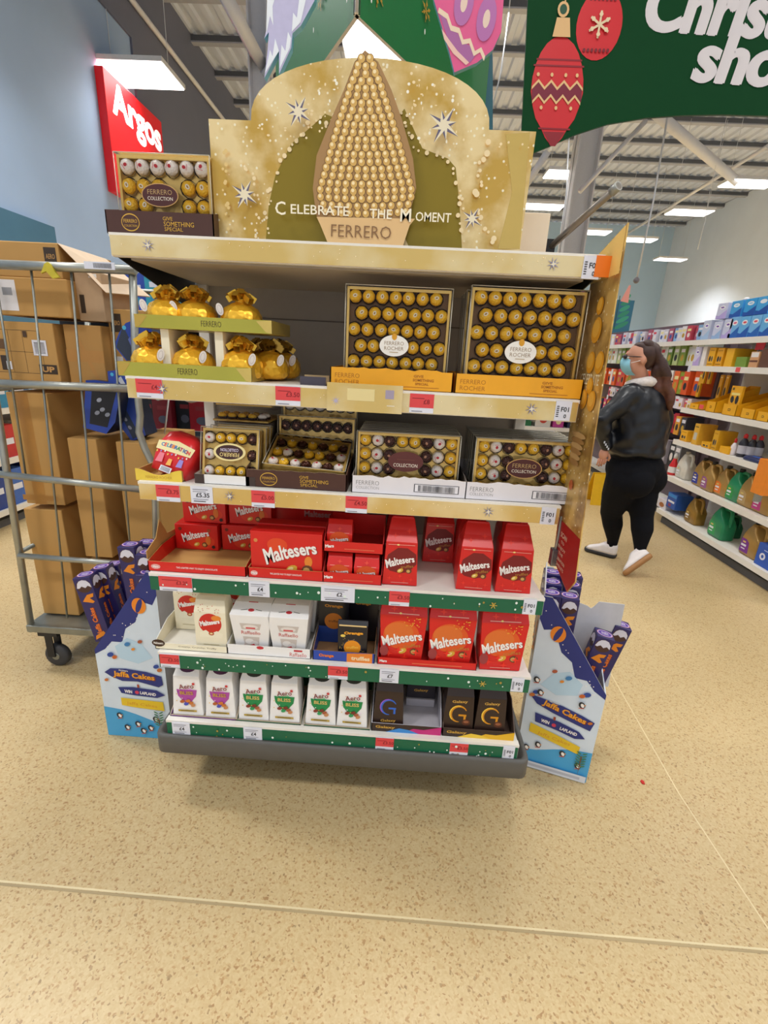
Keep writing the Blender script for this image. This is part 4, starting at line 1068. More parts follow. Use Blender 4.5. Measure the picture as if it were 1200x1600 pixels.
def art_mbig(mb, secs):
    o, u, v = slope_frame(secs[0], secs[1]); P = Print(mb, o, u, v); hw = secs[0][1]
    P.ell(-.004, .098, .056, .05, ink('#e2591c'), 26); P.ell(-.012, .108, .045, .034, ink('#e0702a'), 24)
    P.e += .0001; malt(P, 0, 0, -.002, .088, 2.05, True)
    for (x, z) in ((-.04, .03), (.01, .02), (.045, .04), (-.01, .045)): P.star(x, z, .014, ink('#f0301c'), 4, .3)
    P.rect(0, .010, hw, .002, ink('#e8a090'))
    rnd = random.Random(4)
    for k in range(22): P.ell(rnd.uniform(.0, .055), rnd.uniform(.13, .165), .002, .002, ink('#eaa83a'), 5)
    P.ell(-.055, .042, .014, .02, ink('#9c3a3c'), 9)
    o, u, v = slope_frame(secs[1], secs[2]); P = Print(mb, o, u, v); P.rect(-.0, .006, hw * 1.5, .002, ink('#f6c0b0')); P.ell(-.01, .007, .004, .003, ink('#f6e08a'), 8)
    for (x, z) in ((-.03, .02), (.03, .022)): P.star(x, z, .012, ink('#f2402c'), 4, .3)


MBS = [(0, .064, 0, .085), (.06, .07, -.002, .085), (.165, .072, .004, .07), (.205, .066, .03, .05)]
MBS = [(0, .063, 0, .085), (.165, .073, .004, .07), (.192, .07, .02, .055), (.205, .064, .034, .046)]
cardboard_tray('low red tray with raised ends under the two left large red pouches, fifth shelf', .312, .14, .026, .045, RED, (.124, 1.262, Z4), prints=lambda P, w, h: (P.rect(w * .1, h * .45, w * .5, h * .12, ink('#e8744a')), P.text('Mars', -w * .44, h * .55, h * .35, WI, bold=.05)), inner=mat('#b01c1a', .5))
for k, (u, l) in enumerate(((628, 'left large red truffle pouch in the red tray'), (705, 'middle large red truffle pouch at the right end of the red tray'), (787, 'right large red truffle pouch standing outside the red tray'))):
    p = at(u, 1000, y=1.272); product('large_truffle_pouch', l, 'truffle pouch', (p.x + .001, 1.274, Z4 + (.004 if k < 2 else 0)), MBS, RED, art_mbig, group='large red truffle pouches', rz=(-.02, 0, .03)[k])


# ---- bottom shelf
def art_aero(pur):
    c1 = '#b04aa0' if pur else '#1f8a4a'; c2 = '#6a2a78' if pur else '#0f6a3a'

    def f(mb, secs):
        o, u, v = slope_frame(secs[0], secs[1]); P = Print(mb, o, u, v); rnd = random.Random(9)
        for k in range(7): P.ell(rnd.uniform(-.012, .012), .085 + rnd.uniform(-.012, .016), rnd.uniform(.014, .02), rnd.uniform(.01, .015), ink('#e2a8dc' if pur else '#7cc48e'), 12)
        P.poly([(-.034, .1), (.034, .1), (.03, .075), (.012, .052), (0, .045), (-.012, .052), (-.03, .075)], ink(c1))
        for k in range(14): P.ell(rnd.uniform(-.036, .036), rnd.uniform(.05, .125), .002, .002, ink(['#e8b84a', '#f4e0f0', c2][k % 3]), 6)
        P.text('Aero', 0, .113, .021, ink('#f6ece4'), w=.054, bold=.03, rot=.12); P.text('Aero', 0, .113, .018, ink('#7d2430'), w=.05, bold=.015, rot=.12); P.ell(.024, .124, .005, .005, ink('#c83a3a'), 8)
        P.text('BLISS', 0, .088, .013, ink('#d8c070' if not pur else '#c89a40'), w=.044, bold=.03)
        for (x, z, c) in ((-.016, .055, '#8a3a2a' if not pur else '#b8602a'), (-.003, .046, '#2f9a5a' if not pur else '#4a52b8'), (.014, .05, '#a85a3a' if not pur else '#c8742e'), (.004, .058, '#7a3424' if not pur else '#d87a2e'), (.02, .042, '#c88a5a')):
            P.ell(x, z, .0085, .006, ink(c), 9, .4)
        P.rect(0, .02, .062, .007, ink('#b89a3a')); P.rect(0, .02, .045, .003, ink('#6a5a24'))
        o, u, v = slope_frame(secs[1], secs[2]); P = Print(mb, o, u, v); P.ell(0, .026, .026, .014, ink('#4a1a40' if pur else '#2a2a1e'), 16)
    return f


AES = [(0, .0515, 0, .07), (.15, .043, .008, .066), (.172, .038, .03, .06)]
for (u0, u1, col, l) in ((268, 370, '#6d2f80', 'purple shelf tray under the two purple sweet cartons'), (370, 470, '#175c38', 'green shelf tray under the left pair of green sweet cartons'), (475, 578, '#175c38', 'green shelf tray under the right pair of green sweet cartons')):
    a, b = at(u0, 1128, y=1.27).x, at(u1, 1132, y=1.27).x
    t = cardboard_tray(l, b - a, .2, .006, .05, mat(col, .45), ((a + b) / 2, 1.266, Z5), inner=mat('#b8a890', .6))
for k, (u, l) in enumerate(((292, 'purple-print white carton at the left end of the bottom shelf'), (343, 'purple-print white carton second from the left, bottom shelf'), (395, 'green-print white carton just right of the purple ones'), (444, 'green-print white carton left of the dark middle gap'), (501, 'green-print white carton right of the dark middle gap'), (551, 'green-print white carton beside the dark brown boxes'))):
    p = at(u, 1090, y=1.275); product('bubble_sweet_carton', l, 'sweet carton', (p.x, 1.274, Z5 + .003), AES, WHITE, art_aero(k < 2), group='white sweet cartons in front, bottom shelf', rz=(.02, .01, 0, 0, -.01, -.01)[k])
for k, u in enumerate((300, 350, 400, 447, 503, 553)):
    p = at(u, 1068, y=1.36); product('bubble_sweet_carton', 'white sweet carton in shade behind the %s front carton' % ['first', 'second', 'third', 'fourth', 'fifth', 'sixth'][k], 'sweet carton', (p.x, 1.355, Z5 + .003), AES, WHITE, art_aero(k < 2), group='white sweet cartons behind, bottom shelf')
p = at(400, 1062, y=1.36)


def swirl(P, cx, cz, s, m, m2):
    pts = []
    for k in range(15): a = .5 + k / 14 * 4.3; pts.append((cx + .027 * s * math.cos(a), cz + .03 * s * math.sin(a), .007 * s * (.35 + math.sin(PI * k / 14))))
    O = []; I = []
    for k, (x, z, w_) in enumerate(pts):
        dx, dz = x - cx, z - cz; L = math.hypot(dx, dz); O.append((cx + dx * (1 + w_ / L * .5), cz + dz * (1 + w_ / L * .5))); I.append((cx + dx * (1 - w_ / L * .5), cz + dz * (1 - w_ / L * .5)))
    P.poly(O + I[::-1], m); P.rect(cx + .012 * s, cz - .004 * s, .026 * s, .007 * s, m); P.rect(cx + .02 * s, cz - .014 * s, .007 * s, .024 * s, m)
    P.poly(O[3:12] + [(a * .4 + b * .6, c * .4 + d * .6) for (a, c), (b, d) in zip(I[3:12], O[3:12])][::-1], m2)


def art_gal(gold):
    def f(mb, secs):
        o, u, v = slope_frame(secs[0], secs[1]); P = Print(mb, o, u, v)
        swirl(P, 0, .078 if gold else .085, 1.0 if gold else .95, ink('#d89018' if gold else '#2f66c8'), ink('#f8d04a' if gold else '#9a5ad0'))
        P.text('Galaxy', 0, .125 if gold else .032, .013, ink('#d8a84a'), w=.05, bold=.02, rot=.06)
        if gold: P.ell(.026, .048, .014, .012, ink('#5a2c1a'), 12); P.ell(.026, .05, .009, .005, ink('#9a5c3a'), 10)
    return f


def pr_gal(c1, c2):
    def f(P, w, h):
        P.poly([(-w * .05, 0), (w * .5, 0), (w * .5, h * 1.), (w * .25, h * .55), (w * .1, h * .6)], ink(c1)); P.poly([(-w * .3, 0), (w * .2, 0), (w * .05, h * .4), (-w * .1, h * .55)], ink(c2))
        P.text('Galaxy', -w * .3, h * .55, h * .4, ink('#c89a3a'), w=w * .28, bold=.03)
    return f


GB_ = mat('#33221c', .4, 0, .04)
a, b = at(580, 1140, y=1.27).x, at(688, 1150, y=1.27).x
cardboard_tray('brown tray with pink and blue waves, half empty, bottom shelf', b - a, .24, .034, .1, GB_, ((a + b) / 2, 1.266, Z5), inner=mat('#c8c4cc', .6), prints=pr_gal('#c8287a', '#3a8ad0'))
a2, b2 = at(690, 1150, y=1.27).x, at(802, 1155, y=1.27).x
cardboard_tray('brown tray with a yellow wave holding two brown boxes, bottom shelf', b2 - a2, .24, .034, .1, GB_, ((a2 + b2) / 2, 1.266, Z5), inner=mat('#5a463c', .6), prints=pr_gal('#e8b41c', '#f0c83a'))
GS_ = [(0, .052, 0, .07), (.145, .045, .006, .066), (.17, .042, .02, .06)]
p = at(608, 1100, y=1.275); product('swirl_sweet_box', 'dark brown box with a blue swirl at the left of its tray', 'sweet box', (p.x, 1.276, Z5 + .004), GS_, GB_, art_gal(False))
product('swirl_sweet_box', 'dark box with a blue swirl standing back behind the empty slot', 'sweet box', (p.x + .112, 1.40, Z5 + .035), GS_, mat('#221c26', .4), art_gal(False))
mb = MB(); mb.box(-.05, 0, 0, .05, .08, .03, mat('#c8c4cc', .6)); mb.build('tray_step', None, 'pale card step in the empty slot of the brown tray', 'block').location = (p.x + .112, 1.395, Z5 + .004)
for k, u in enumerate((718, 769)):
    p = at(u, 1110, y=1.275); product('swirl_sweet_box', 'dark brown box with a gold swirl, %s of the two in the yellow-waved tray' % ('left', 'right')[k], 'sweet box', (p.x, 1.276, Z5 + .004), GS_, GB_, art_gal(True), group='gold swirl boxes')
    product('swirl_sweet_box', 'dark brown box directly behind the %s gold swirl box' % ('left', 'right')[k], 'sweet box', (p.x, 1.36, Z5 + .004), GS_, GB_, art_gal(True), group='gold swirl boxes')


# ================================================================== FLOOR DISPLAYS OF CAKE PACKS BESIDE THE STAND
NAVY = mat('#23245e', .35, 0, .04); NV = ink('#24307a')


def cake_pack_proto(label):
    t = thing('cake_pack', label, 'cake pack'); w, h = .062, .27
    mb = MB(); mb.box(-w / 2, -w / 2, 0, w / 2, w / 2, h, mat('#2b2560', .3, 0, .05)); mb.build('carton', t, bevel=.002)
    mb = MB()
    for (o, u) in (((0, -w / 2, 0), (1, 0, 0)), ((w / 2, 0, 0), (0, 1, 0)), ((-w / 2, 0, 0), (0, -1, 0)), ((0, w / 2, 0), (-1, 0, 0))):
        P = Print(mb, o, u); P.ell(0, h - .035, w * .44, .026, ink('#4a2a20'), 16); P.poly([(-.026, h - .04), (-.02, h - .052 + .03), (-.012, h - .013), (0, h - .0095), (.014, h - .013), (.024, h - .026), (.026, h - .042), (.014, h - .034), (.004, h - .042), (-.008, h - .034), (-.018, h - .042)], ink('#dcdae6'))
        P.poly([(-.022, h - .095), (.0, h - .07), (.024, h - .066), (.02, h - .08), (.006, h - .084), (.02, h - .1), (.012, h - .106), (-.004, h - .1)], ink('#e88a1e'))
        P.text('Jaffa Cakes', .002, .09, .026, ink('#8a2a1e'), w=.115, bold=.05, rot=PI / 2); P.text('Jaffa Cakes', 0, .09, .023, ink('#ea7a2a'), w=.112, bold=.03, rot=PI / 2); P.poly([(-.024, .012), (.02, .03), (.012, .045), (-.02, .028)], ink('#e88a1e'))
    P = Print(mb, (0, 0, h), (1, 0, 0), (0, 1, 0)); P.ell(0, 0, .028, .022, ink('#d87a6a'), 20); P.ell(0, 0, .0265, .0205, ink('#c8c0e8'), 20); P.ell(0, 0, .0235, .0175, ink('#5a3a9a'), 20); P.text('Jaffa', 0, .004, .007, WI, w=.026, bold=.03); P.text('Cakes', 0, -.005, .006, WI, w=.024, bold=.03)
    mb.build('printed_wrap', t)
    return t


def floor_display(label, flip, loc, rz):
    "cut-away corrugated bin; the tall end is on the right when flip=1, on the left when flip=-1"
    t = thing('floor_display_box', label, 'display box', loc, rz); w, d = .262, .27
    hl, hh_ = .40, .735; s_ = flip
    X = lambda a: a * s_
    front = [(X(-w / 2), 0), (X(w / 2), 0), (X(w / 2), hh_ - .0), (X(w / 2 - .03), hh_), (X(-w / 2), hl)]
    if s_ < 0: front = front[::-1]
    SNOW = mat('#d7e3ee', .5, 0, .05, 12)
    mb = MB(); mb.prism(front, fr((0, 0, 0)), .004, SNOW, mat('#b9b4ac', .7)); mb.prism(front, fr((0, d, 0)), .004, SNOW, mat('#b9b4ac', .7))
    mb.build('side_panel', t)
    mb = MB(); x = X(w / 2); mb.box(min(x, x - s_ * .004), .004, 0, max(x, x - s_ * .004), d - .004, hh_ + (.0 if s_ > 0 else .02), mat('#c2c2c8', .6)); mb.build('back_panel', t)
    mb = MB(); x = X(-w / 2); mb.box(min(x, x + s_ * .004), .004, 0, max(x, x + s_ * .004), d - .004, hl, SNOW); mb.build('front_lip', t)
    mb = MB(); mb.box(-w / 2 + .004, .004, .28, w / 2 - .004, d - .004, .285, mat('#a8926c', .7)); mb.build('inner_shelf', t)
    # printed art
    mb = MB(); P = Print(mb, (0, 0, 0), e=.0006)

    def Q(pts): return [(X(a), b) for a, b in pts] if s_ > 0 else [(X(a), b) for a, b in pts][::-1]
    P.poly(Q([(-w / 2, hl - .02), (-w / 2, hl), (w / 2 - .03, hh_), (w / 2, hh_), (w / 2, hh_ - .09), (w / 2 - .02, hh_ - .13), (w / 2 - .055, hh_ - .12), (.04, .53), (.0, .5), (-.02, .44), (-.06, .44), (-.09, .405)]), NV)
    BL = ink('#4aa6d8'); P.poly(Q([(-w / 2, .0), (w / 2, .0), (w / 2, .07), (.06, .085), (.0, .11), (-.06, .13), (-w / 2, .14)]), BL)
    P.poly(Q([(-.05, .42), (.0, .46), (.05, .44), (.09, .38), (.03, .35), (-.04, .37)]), ink('#bcd8ea'))
    rnd = random.Random(8 + s_)
    for k in range(16): a = rnd.uniform(-.1, .12); P.ell(X(a), hl + (a + w / 2) / w * (hh_ - hl) - rnd.uniform(.03, .1), .0022, .0022, WI, 6)
    P.ell(X(.062), .6, .026, .032, ink('#ee8a20'), 20); P.ell(X(.062), .6, .010, .031, NV, 12, -.35)
    # boards with lettering
    tilt = -.06 if s_ > 0 else -.12
    P.poly([(-.105, .303), (-.08, .322), (-.02, .325), (.06, .316), (.115, .3), (.118, .262), (.1, .25), (.02, .27), (-.04, .268), (-.08, .285)] if s_ > 0 else [(-.12, .33), (-.06, .322), (0, .312), (.07, .292), (.115, .275), (.105, .235), (.04, .252), (-.03, .272), (-.09, .295)], NV)
    P.text('Jaffa Cakes', .01, .291 if s_ > 0 else .285, .034, ink('#7a2a1e'), w=.165, bold=.04, rot=tilt - (.0 if s_ > 0 else .14)); P.text('Jaffa Cakes', .008, .293 if s_ > 0 else .287, .031, ink('#f2a52a'), w=.16, bold=.03, rot=tilt - (.0 if s_ > 0 else .14)); P.text("McVitie's", -.03, .316 if s_ > 0 else .318, .007, WI, w=.035, rot=tilt)
    P.poly([(-.06, .238), (.0, .243), (.09, .235), (.122, .215), (.09, .2), (.0, .205), (-.05, .212)] if s_ > 0 else [(-.09, .255), (0, .24), (.07, .22), (.095, .195), (.06, .185), (0, .2), (-.085, .215)], NV)
    P.text('WIN', -.022 if s_ > 0 else -.05, .221 if s_ > 0 else .226, .015, WI, w=.03, bold=.04, rot=tilt); P.text('LAPLAND', .055 if s_ > 0 else .035, .217 if s_ > 0 else .21, .014, WI, w=.062, bold=.04, rot=tilt * 1.3); P.ell(.012 if s_ > 0 else -.018, .22, .008, .008, ink('#d83a5a'), 10)
    P.poly([(-.055, .19), (.11, .182), (.112, .14), (.0, .148), (-.055, .155)] if s_ > 0 else [(-.1, .205), (.0, .18), (.085, .155), (.082, .12), (-.02, .145), (-.1, .165)], ink('#e8c42a'))
    P.text('Jaffa Cakes', .025 if s_ > 0 else -.01, .162 if s_ > 0 else .16, .018, ink('#d8942a'), w=.12, bold=.0, rot=tilt * 1.2)
    P.rect(X(.02), .25, .008, .015, ink('#a8482e'))
    # penguins, sledges and cakes scattered over the snow scene
    for (a, b, c, q) in ((.0, .435, '#3a7fb8', .012), (.02, .415, '#e8902a', .008), (.05, .45, '#b05a3a', .01), (-.07, .385, '#2a4a9a', .014), (-.055, .375, '#c8642a', .011), (.1, .345, '#2a4a9a', .012), (.112, .33, '#c8702e', .011), (-.1, .27, '#c8702e', .009)):
        P.ell(X(a), b, q, q * .7, ink(c), 9, .5)
    for (a, b) in ((-.07, .105), (-.045, .05), (.0, .07), (.05, .055), (.075, .1), (.02, .04)) if s_ > 0 else ((-.06, .115), (.03, .105), (-.1, .09), (.09, .07), (-.105, .4), (-.085, .35), (.06, .34)):
        P.ell(X(a) if s_ > 0 else a, b, .011, .014, ink('#26282e'), 10, .4); P.ell((X(a) if s_ > 0 else a) + .002, b - .001, .006, .009, WI, 8, .4); P.poly([((X(a) if s_ > 0 else a) + .008, b + .006), ((X(a) if s_ > 0 else a) + .014, b + .003), ((X(a) if s_ > 0 else a) + .008, b)], ink('#e8902a')); P.rect((X(a) if s_ > 0 else a), b - .013, .018, .003, ink('#c8482e'), .2)
    P.poly([(.09, .06), (.092, .1), (.085, .1)] if s_ > 0 else [(.095, .03), (.098, .12), (.092, .12)], ink('#6a4a2a'))
    for k in range(6):
        xx = (.09 if s_ > 0 else .095); zz = .075 + k * .012
        for q in (-1, 1): P.ell(xx + q * .010, zz, .010, .003, ink('#3f7a52'), 7, q * .5)
    if s_ < 0: P.rect(0, .018, w * .96, .03, ink('#d8dce4')); P.rect(0, .018, w * .8, .012, ink('#b9bcc6'))
    mb.build('printed_scene', t, label='printed snow scene with navy sky, name boards and small birds')
    return t


lj = at(170, 1148, z=0); floor_display('left snow-scene display box on the floor, its tall end against the stand', 1, (lj.x + .131, lj.y, .001), .0)
rj = at(915, 1223, z=0); RZR = math.radians(-17)
floor_display('right snow-scene display box on the floor, angled, its tall end against the stand', -1, (rj.x - .131 * math.cos(RZR), rj.y - .131 * math.sin(RZR), .001), RZR)
pk = cake_pack_proto('x')
first = [True]


def put_pack(u, v, y, label, rx=0, ry=0, rz=0, h=.27):
    "u,v = photo pixel of the top centre of the pack; tilt rx, ry"
    top = at(u, v, y=y); M = Matrix.Rotation(rz, 3, 'Z') @ Matrix.Rotation(ry, 3, 'Y') @ Matrix.Rotation(rx, 3, 'X')
    b = top - M @ V((0, 0, h))
    if first[0]: pk.location = b; pk.rotation_euler = (rx, ry, rz); pk['label'] = label; pk['group'] = 'cake packs in the floor displays'; first[0] = False
    else: dup(pk, label, b, rz, 'cake packs in the floor displays', rx, ry)


LP = [(133, 897, 1.53, 'nearest cake pack leaning out left of the left display', 0, -.17, .12), (158, 885, 1.60, 'cake pack leaning left behind the nearest leaning one', 0, -.17, .1), (178, 880, 1.67, 'third leaning cake pack, half hidden behind two others', 0, -.17, .08),
      (203, 850, 1.56, 'upright cake pack at the left of the tall group', 0, -.05, .0), (231, 862, 1.55, 'cake pack in front beside the tall group', 0, -.03, 0), (229, 846, 1.64, 'upright cake pack behind the tall group', 0, -.03, 0), (250, 848, 1.64, 'cake pack at the rear right of the tall group, under the red shelf', 0, -.02, 0), (232, 893, 1.51, 'lowest front cake pack of the left display', 0, -.03, 0)]
for a in LP: put_pack(*a)
RP = [(945, 990, 1.53, 'cake pack leaning out right in front of the right display', 0, .17, -.2), (972, 975, 1.62, 'cake pack leaning out right behind the front leaning one', 0, .2, -.2),
      (862, 925, 1.57, 'front left cake pack of the upright block, right display', 0, 0, -.15), (890, 930, 1.56, 'front right cake pack of the upright block, right display', 0, 0, -.15), (863, 908, 1.64, 'second cake pack of the left file, right display', 0, 0, -.15), (893, 912, 1.63, 'second cake pack of the right file, right display', 0, 0, -.15),
      (864, 893, 1.71, 'third cake pack of the left file, right display', 0, 0, -.15), (896, 897, 1.70, 'third cake pack of the right file, beneath the red banner foot', 0, 0, -.15)]
for a in RP: put_pack(*a)
t = thing('grey_liner_board', 'torn grey board standing up inside the right display box', 'board', (0, 0, 0))
a, b = at(900, 1010, y=1.56), at(957, 1030, y=1.56)
mb = MB(); zt = at(930, 948, y=1.56).z
mb.prism([(a.x - .02, .3), (b.x + .03, .3), (b.x + .02, zt - .005), (a.x + .07, zt), (a.x + .055, zt - .022), (a.x + .045, zt - .03), (a.x + .03, zt - .02), (a.x - .0, zt - .01)], fr((0, 1.60, 0)), .003, mat('#c4c6ce', .5)); mb.build('board', t)
mb = MB(); p = at(1004, 1222, z=.002); mb.prism([(-.006, -.008), (.004, -.01), (.007, .004), (.001, .010), (-.007, .004)], (V((p.x, p.y, .004)), V((1, 0, 0)), V((0, 1, 0))), .003, mat('#c2241e', .4)); mb.build('red_scrap', None, 'tiny red scrap lying on the floor right of the stand', 'litter')

# ================================================================== ROLL CAGE WITH CARTONS (left)
GALV = mat('#a9aaa2', .38, .75, .18, 14); GALV2 = mat('#8e9088', .4, .75, .15, 14)
cage = thing('roll_cage', 'galvanised wheeled roll cage full of brown cartons left of the stand', 'roll cage', (0, 0, 0))
CY = 1.85


def CXZ(u, v, y=CY): p = at(u, v, y=y); return p


def xl(x0, z): return x0 + .05 * (z - .25)


XL, XR = -1.665, -1.14
for name_, (x0, y0) in {'a': (XL, CY), 'b': (XR + .13, CY), 'c': (XL, CY + .62), 'd': (XR + .13, CY + .62)}.items():
    mb = MB()
    if name_ == 'b':  # bent right-hand corner post
        P_ = [at(207, 418, y=CY), at(212, 560, y=CY), at(216, 625, y=CY), at(219, 650, y=CY), at(217, 675, y=CY), at(226, 700, y=CY), at(240, 728, y=CY), at(243, 790, y=CY), at(246, 980, y=CY)]
        mb.tube([tuple(p) for p in P_], .014, GALV, 8); mb.build('corner_post', cage, label='bent galvanised corner post'); continue
    mb.tube([(xl(x0, .2), y0, .2), (xl(x0, 1.74), y0, 1.745)], .014, GALV, 8); mb.build('corner_post', cage)
for (v1, v2, u2, r) in ((412, 422, 212, .016), (598, 607, 205, .016), (741, 765, 222, .015), (868, 884, 235, .013)):
    a = at(-30 if v1 < 700 else (0 if v1 < 800 else 30), v1, y=CY - .01); b = at(u2, v2, y=CY - .01)
    mb = MB(); mb.tube([tuple(a), tuple(b)], r, GALV, 8); mb.build('cross_bar', cage)
for (a, b) in (((48, 415), (105, 965)), ((110, 415), (160, 968)), ((170, 420), (212, 970)), ((-10, 415), (40, 740))):
    a = at(*a, y=CY); b = at(*b, y=CY); mb = MB(); mb.tube([tuple(a), tuple(b)], .0042, GALV2, 6); mb.build('wire_rod', cage)
mb = MB(); a = at(236, 640, y=CY + .2); b = at(262, 600, y=CY + .2)
mb.tube([tuple(at(254, 705, y=2.2)), tuple(at(265, 610, y=2.2))], .004, mat('#d8dad8', .4), 6); mb.build('wire_rod', cage, label='pale wire rod on the far side')
for yb in (CY + .62,):
    for z in (.6, 1.3, 1.74): mb = MB(); mb.tube([(XL + .03, yb, z), (XR + .18, yb, z)], .012, GALV2, 8); mb.build('cross_bar', cage)
for x in (XL, XR + .13):
    for z in (.6, 1.3, 1.74): mb = MB(); mb.tube([(xl(x, z), CY, z), (xl(x, z), CY + .62, z)], .010, GALV2, 8); mb.build('side_bar', cage)
mb = MB(); mb.box(XL - .01, CY - .02, .205, XR + .14, CY + .64, .24, GALV2); mb.build('base_plate', cage, bevel=.004)
for x, y in ((XL + .08, CY + .03), (XR + .06, CY + .03), (XL + .08, CY + .58), (XR + .06, CY + .58)):
    mb = MB(); mb.box(x - .045, y - .045, .185, x + .045, y + .045, .205, BLACK); mb.box(x - .03, y - .028, .06, x - .026 + .03, y - .022, .19, BLACK); mb.box(x - .03, y + .022, .06, x + .004, y + .028, .19, BLACK); mb.build('castor_fork', cage)
    mb = MB(); R = []
    for k, (q, yy) in enumerate(((.02, -.018), (.05, -.018), (.058, -.010), (.058, .010), (.05, .018), (.02, .018))):
        R.append([(x + .0 + q * math.cos(2 * PI * j / 20), y + yy, .0585 + q * math.sin(2 * PI * j / 20)) for j in range(20)])
    mb.rings(R, mat('#3a3a3c', .6)); w_ = mb.build('castor_wheel', cage)
    mb = MB(); mb.tube([(x, y - .021, .0585), (x, y + .021, .0585)], .018, GALV2, 10); mb.build('hub', w_)
mb = MB(); p = at(75, 418, y=CY - .03); mb.prism([(-.03, -.02), (-.01, -.012), (.01, -.035), (.035, -.03), (.02, -.01), (.012, .01), (.0, .018), (-.012, .012)], fr(p), .01, mat('#c8b830', .5, 0, .15)); mb.build('yellow_tag', cage, label='scrap of yellow tape tied to the top bar')
mb = MB(); p = at(155, 415, y=CY - .03); mb.box(p.x - .055, p.y, p.z - .012, p.x + .055, p.y + .004, p.z + .012, WT); P = Print(mb, (p.x, p.y, p.z)); 
for k in range(16): P.rect(-.02 + k * .0042, 0, .0018, .016, INK)
mb.build('barcode_label', cage, label='white barcode label on the top bar')


def carton_px(label, tl, br, y, d, m=CARD, art=None, group=None, cat='carton', rz=0, open_=False):
    a = at(*tl, y=y); b = at(*br, y=y); b.z = max(b.z, .2415); w = b.x - a.x; h = a.z - b.z
    t = thing('cardboard_carton', label, cat, ((a.x + b.x) / 2, y, b.z), rz, group); mb = MB(); mb.box(-w / 2, 0, 0, w / 2, d, h, m); mb.build('carton', t, bevel=.004)
    if art: mb = MB(); art(Print(mb, (0, 0, 0)), w, h); mb.build('carton_print', t)
    return t, w, h


DKI = ink('#3a2a1a'); TAPE = mat('#b5803c', .35, 0, .04)


def a_symbols(P, w, h):
    P.rect(-w * .1, h * .5, w * .75, h * .006, DKI); P.rect(-w * .1, h * .86, w * .75, h * .006, DKI); P.rect(-w * .1, h * .14, w * .75, h * .006, DKI)
    for x in (-.475, -.22, .0, .275): P.rect(w * x, h * .5, w * .004, h * .72, DKI)
    P.rect(w * .33, h * .22, w * .28, h * .16, DKI); P.text('UP', w * .33, h * .22, h * .1, ink('#c99552'), w=w * .2, bold=.04, rot=PI / 2 * 0)
    P.rect(-w * .35, h * .3, w * .1, h * .25, DKI); P.rect(-w * .28, h * .26, w * .08, h * .14, ink('#e8e6ea')); P.rect(w * .25, h * .58, w * .22, h * .26, ink('#e4e2ea'))
    for k in range(9): P.rect(w * .25, h * (.49 + k * .022), w * .16, h * .009, DKI)
    P.rect(-w * .34, h * .62, w * .12, h * .16, ink('#6a4a28')); P.rect(w * .05, h * .8, w * .06, h * .1, ink('#4a3420'))


def a_mark(P, w, h): P.rect(w * .28, h * .6, w * .22, h * .55, DKI); P.text('AERO', w * .28, h * .6, h * .16, ink('#b98a4a'), w=w * .18, rot=PI / 2)


def a_tape(P, w, h): P.rect(0, h * .5, w * .22, h, TAPE)


# top carton with open flap
t, w, h = carton_px('top open brown carton standing above the cage rail, a dark mark near its edge', (-30, 374), (98, 436), 1.93, .34, CARD, None)
mb = MB(); P = Print(mb, (0, 0, 0)); P.rect(w * .38, h * .62, w * .16, h * .5, DKI); P.text('AERO', w * .38, h * .62, h * .14, ink('#b98a4a'), w=w * .12); mb.build('carton_print', t)
mb = MB(); mb.add([(w / 2, 0, h), (w / 2, .3, h), (w / 2 + .17, .32, h - .14), (w / 2 + .15, .02, h - .16)], [(0, 1, 2, 3)], mat('#e6cdb0', .7)); mb.add([(w / 2, 0, h - .003), (w / 2, .3, h - .003), (w / 2 + .17, .32, h - .143), (w / 2 + .15, .02, h - .163)], [(3, 2, 1, 0)], CARD); mb.build('open_flap', t, label='pale open side flap hanging down')
carton_px('wide brown carton with a white address label behind the top rail', (-25, 430), (112, 497), 1.92, .34, CARD, lambda P, w, h: (P.rect(-w * .25, h * .52, w * .22, h * .8, ink('#e6e2e4')), P.rect(-w * .25, h * .62, w * .12, h * .2, ink('#9a9aa0'))))
carton_px('small brown carton with a dark mark, right of the labelled carton', (114, 424), (166, 503), 1.97, .26, mat('#b99a78', .7, 0, .05), lambda P, w, h: (P.rect(-w * .3, h * .35, w * .18, h * .38, DKI), P.rect(w * .2, h * .93, w * .3, h * .08, ink('#dcd8d4'))))
carton_px('brown carton printed with handling symbols and a barcode, above the middle rail', (-20, 500), (96, 598), 1.93, .3, CARD, a_symbols)
carton_px('darker brown carton with clear tape, right of the symbol-printed carton', (97, 506), (168, 602), 1.96, .34, CARD2, lambda P, w, h: (P.rect(0, h * .48, w, h * .2, TAPE), P.poly([(-w * .3, h * .95), (-w * .2, h * .95), (w * .35, h * .05), (w * .25, h * .05)], TAPE)))
carton_px('tall brown carton with a taped seam below the middle rail at the left', (8, 612), (102, 790), 1.93, .4, CARD, lambda P, w, h: (P.rect(-w * .12, h * .5, w * .3, h, TAPE), P.rect(-w * .12, h * .06, w * .9, h * .05, TAPE)))
carton_px('plain brown carton at the bottom left of the cage', (36, 794), (124, 962), 1.93, .42, CARD)
carton_px('tall plain brown carton in the middle of the cage, leaning beside its neighbour', (104, 684), (176, 872), 1.93, .42, CARD)
carton_px('tall plain brown carton at the right of the cage behind the stand edge', (180, 690), (258, 872), 1.95, .42, CARD)
carton_px('brown carton with printed lines at the bottom right of the cage', (128, 880), (236, 966), 1.93, .42, mat('#b58d54', .7, 0, .06), lambda P, w, h: [P.rect(w * .25, h * (.15 + k * .07), w * .4, h * .02, DKI) for k in range(12)] and P.rect(w * .35, h * .9, w * .2, h * .14, DKI))
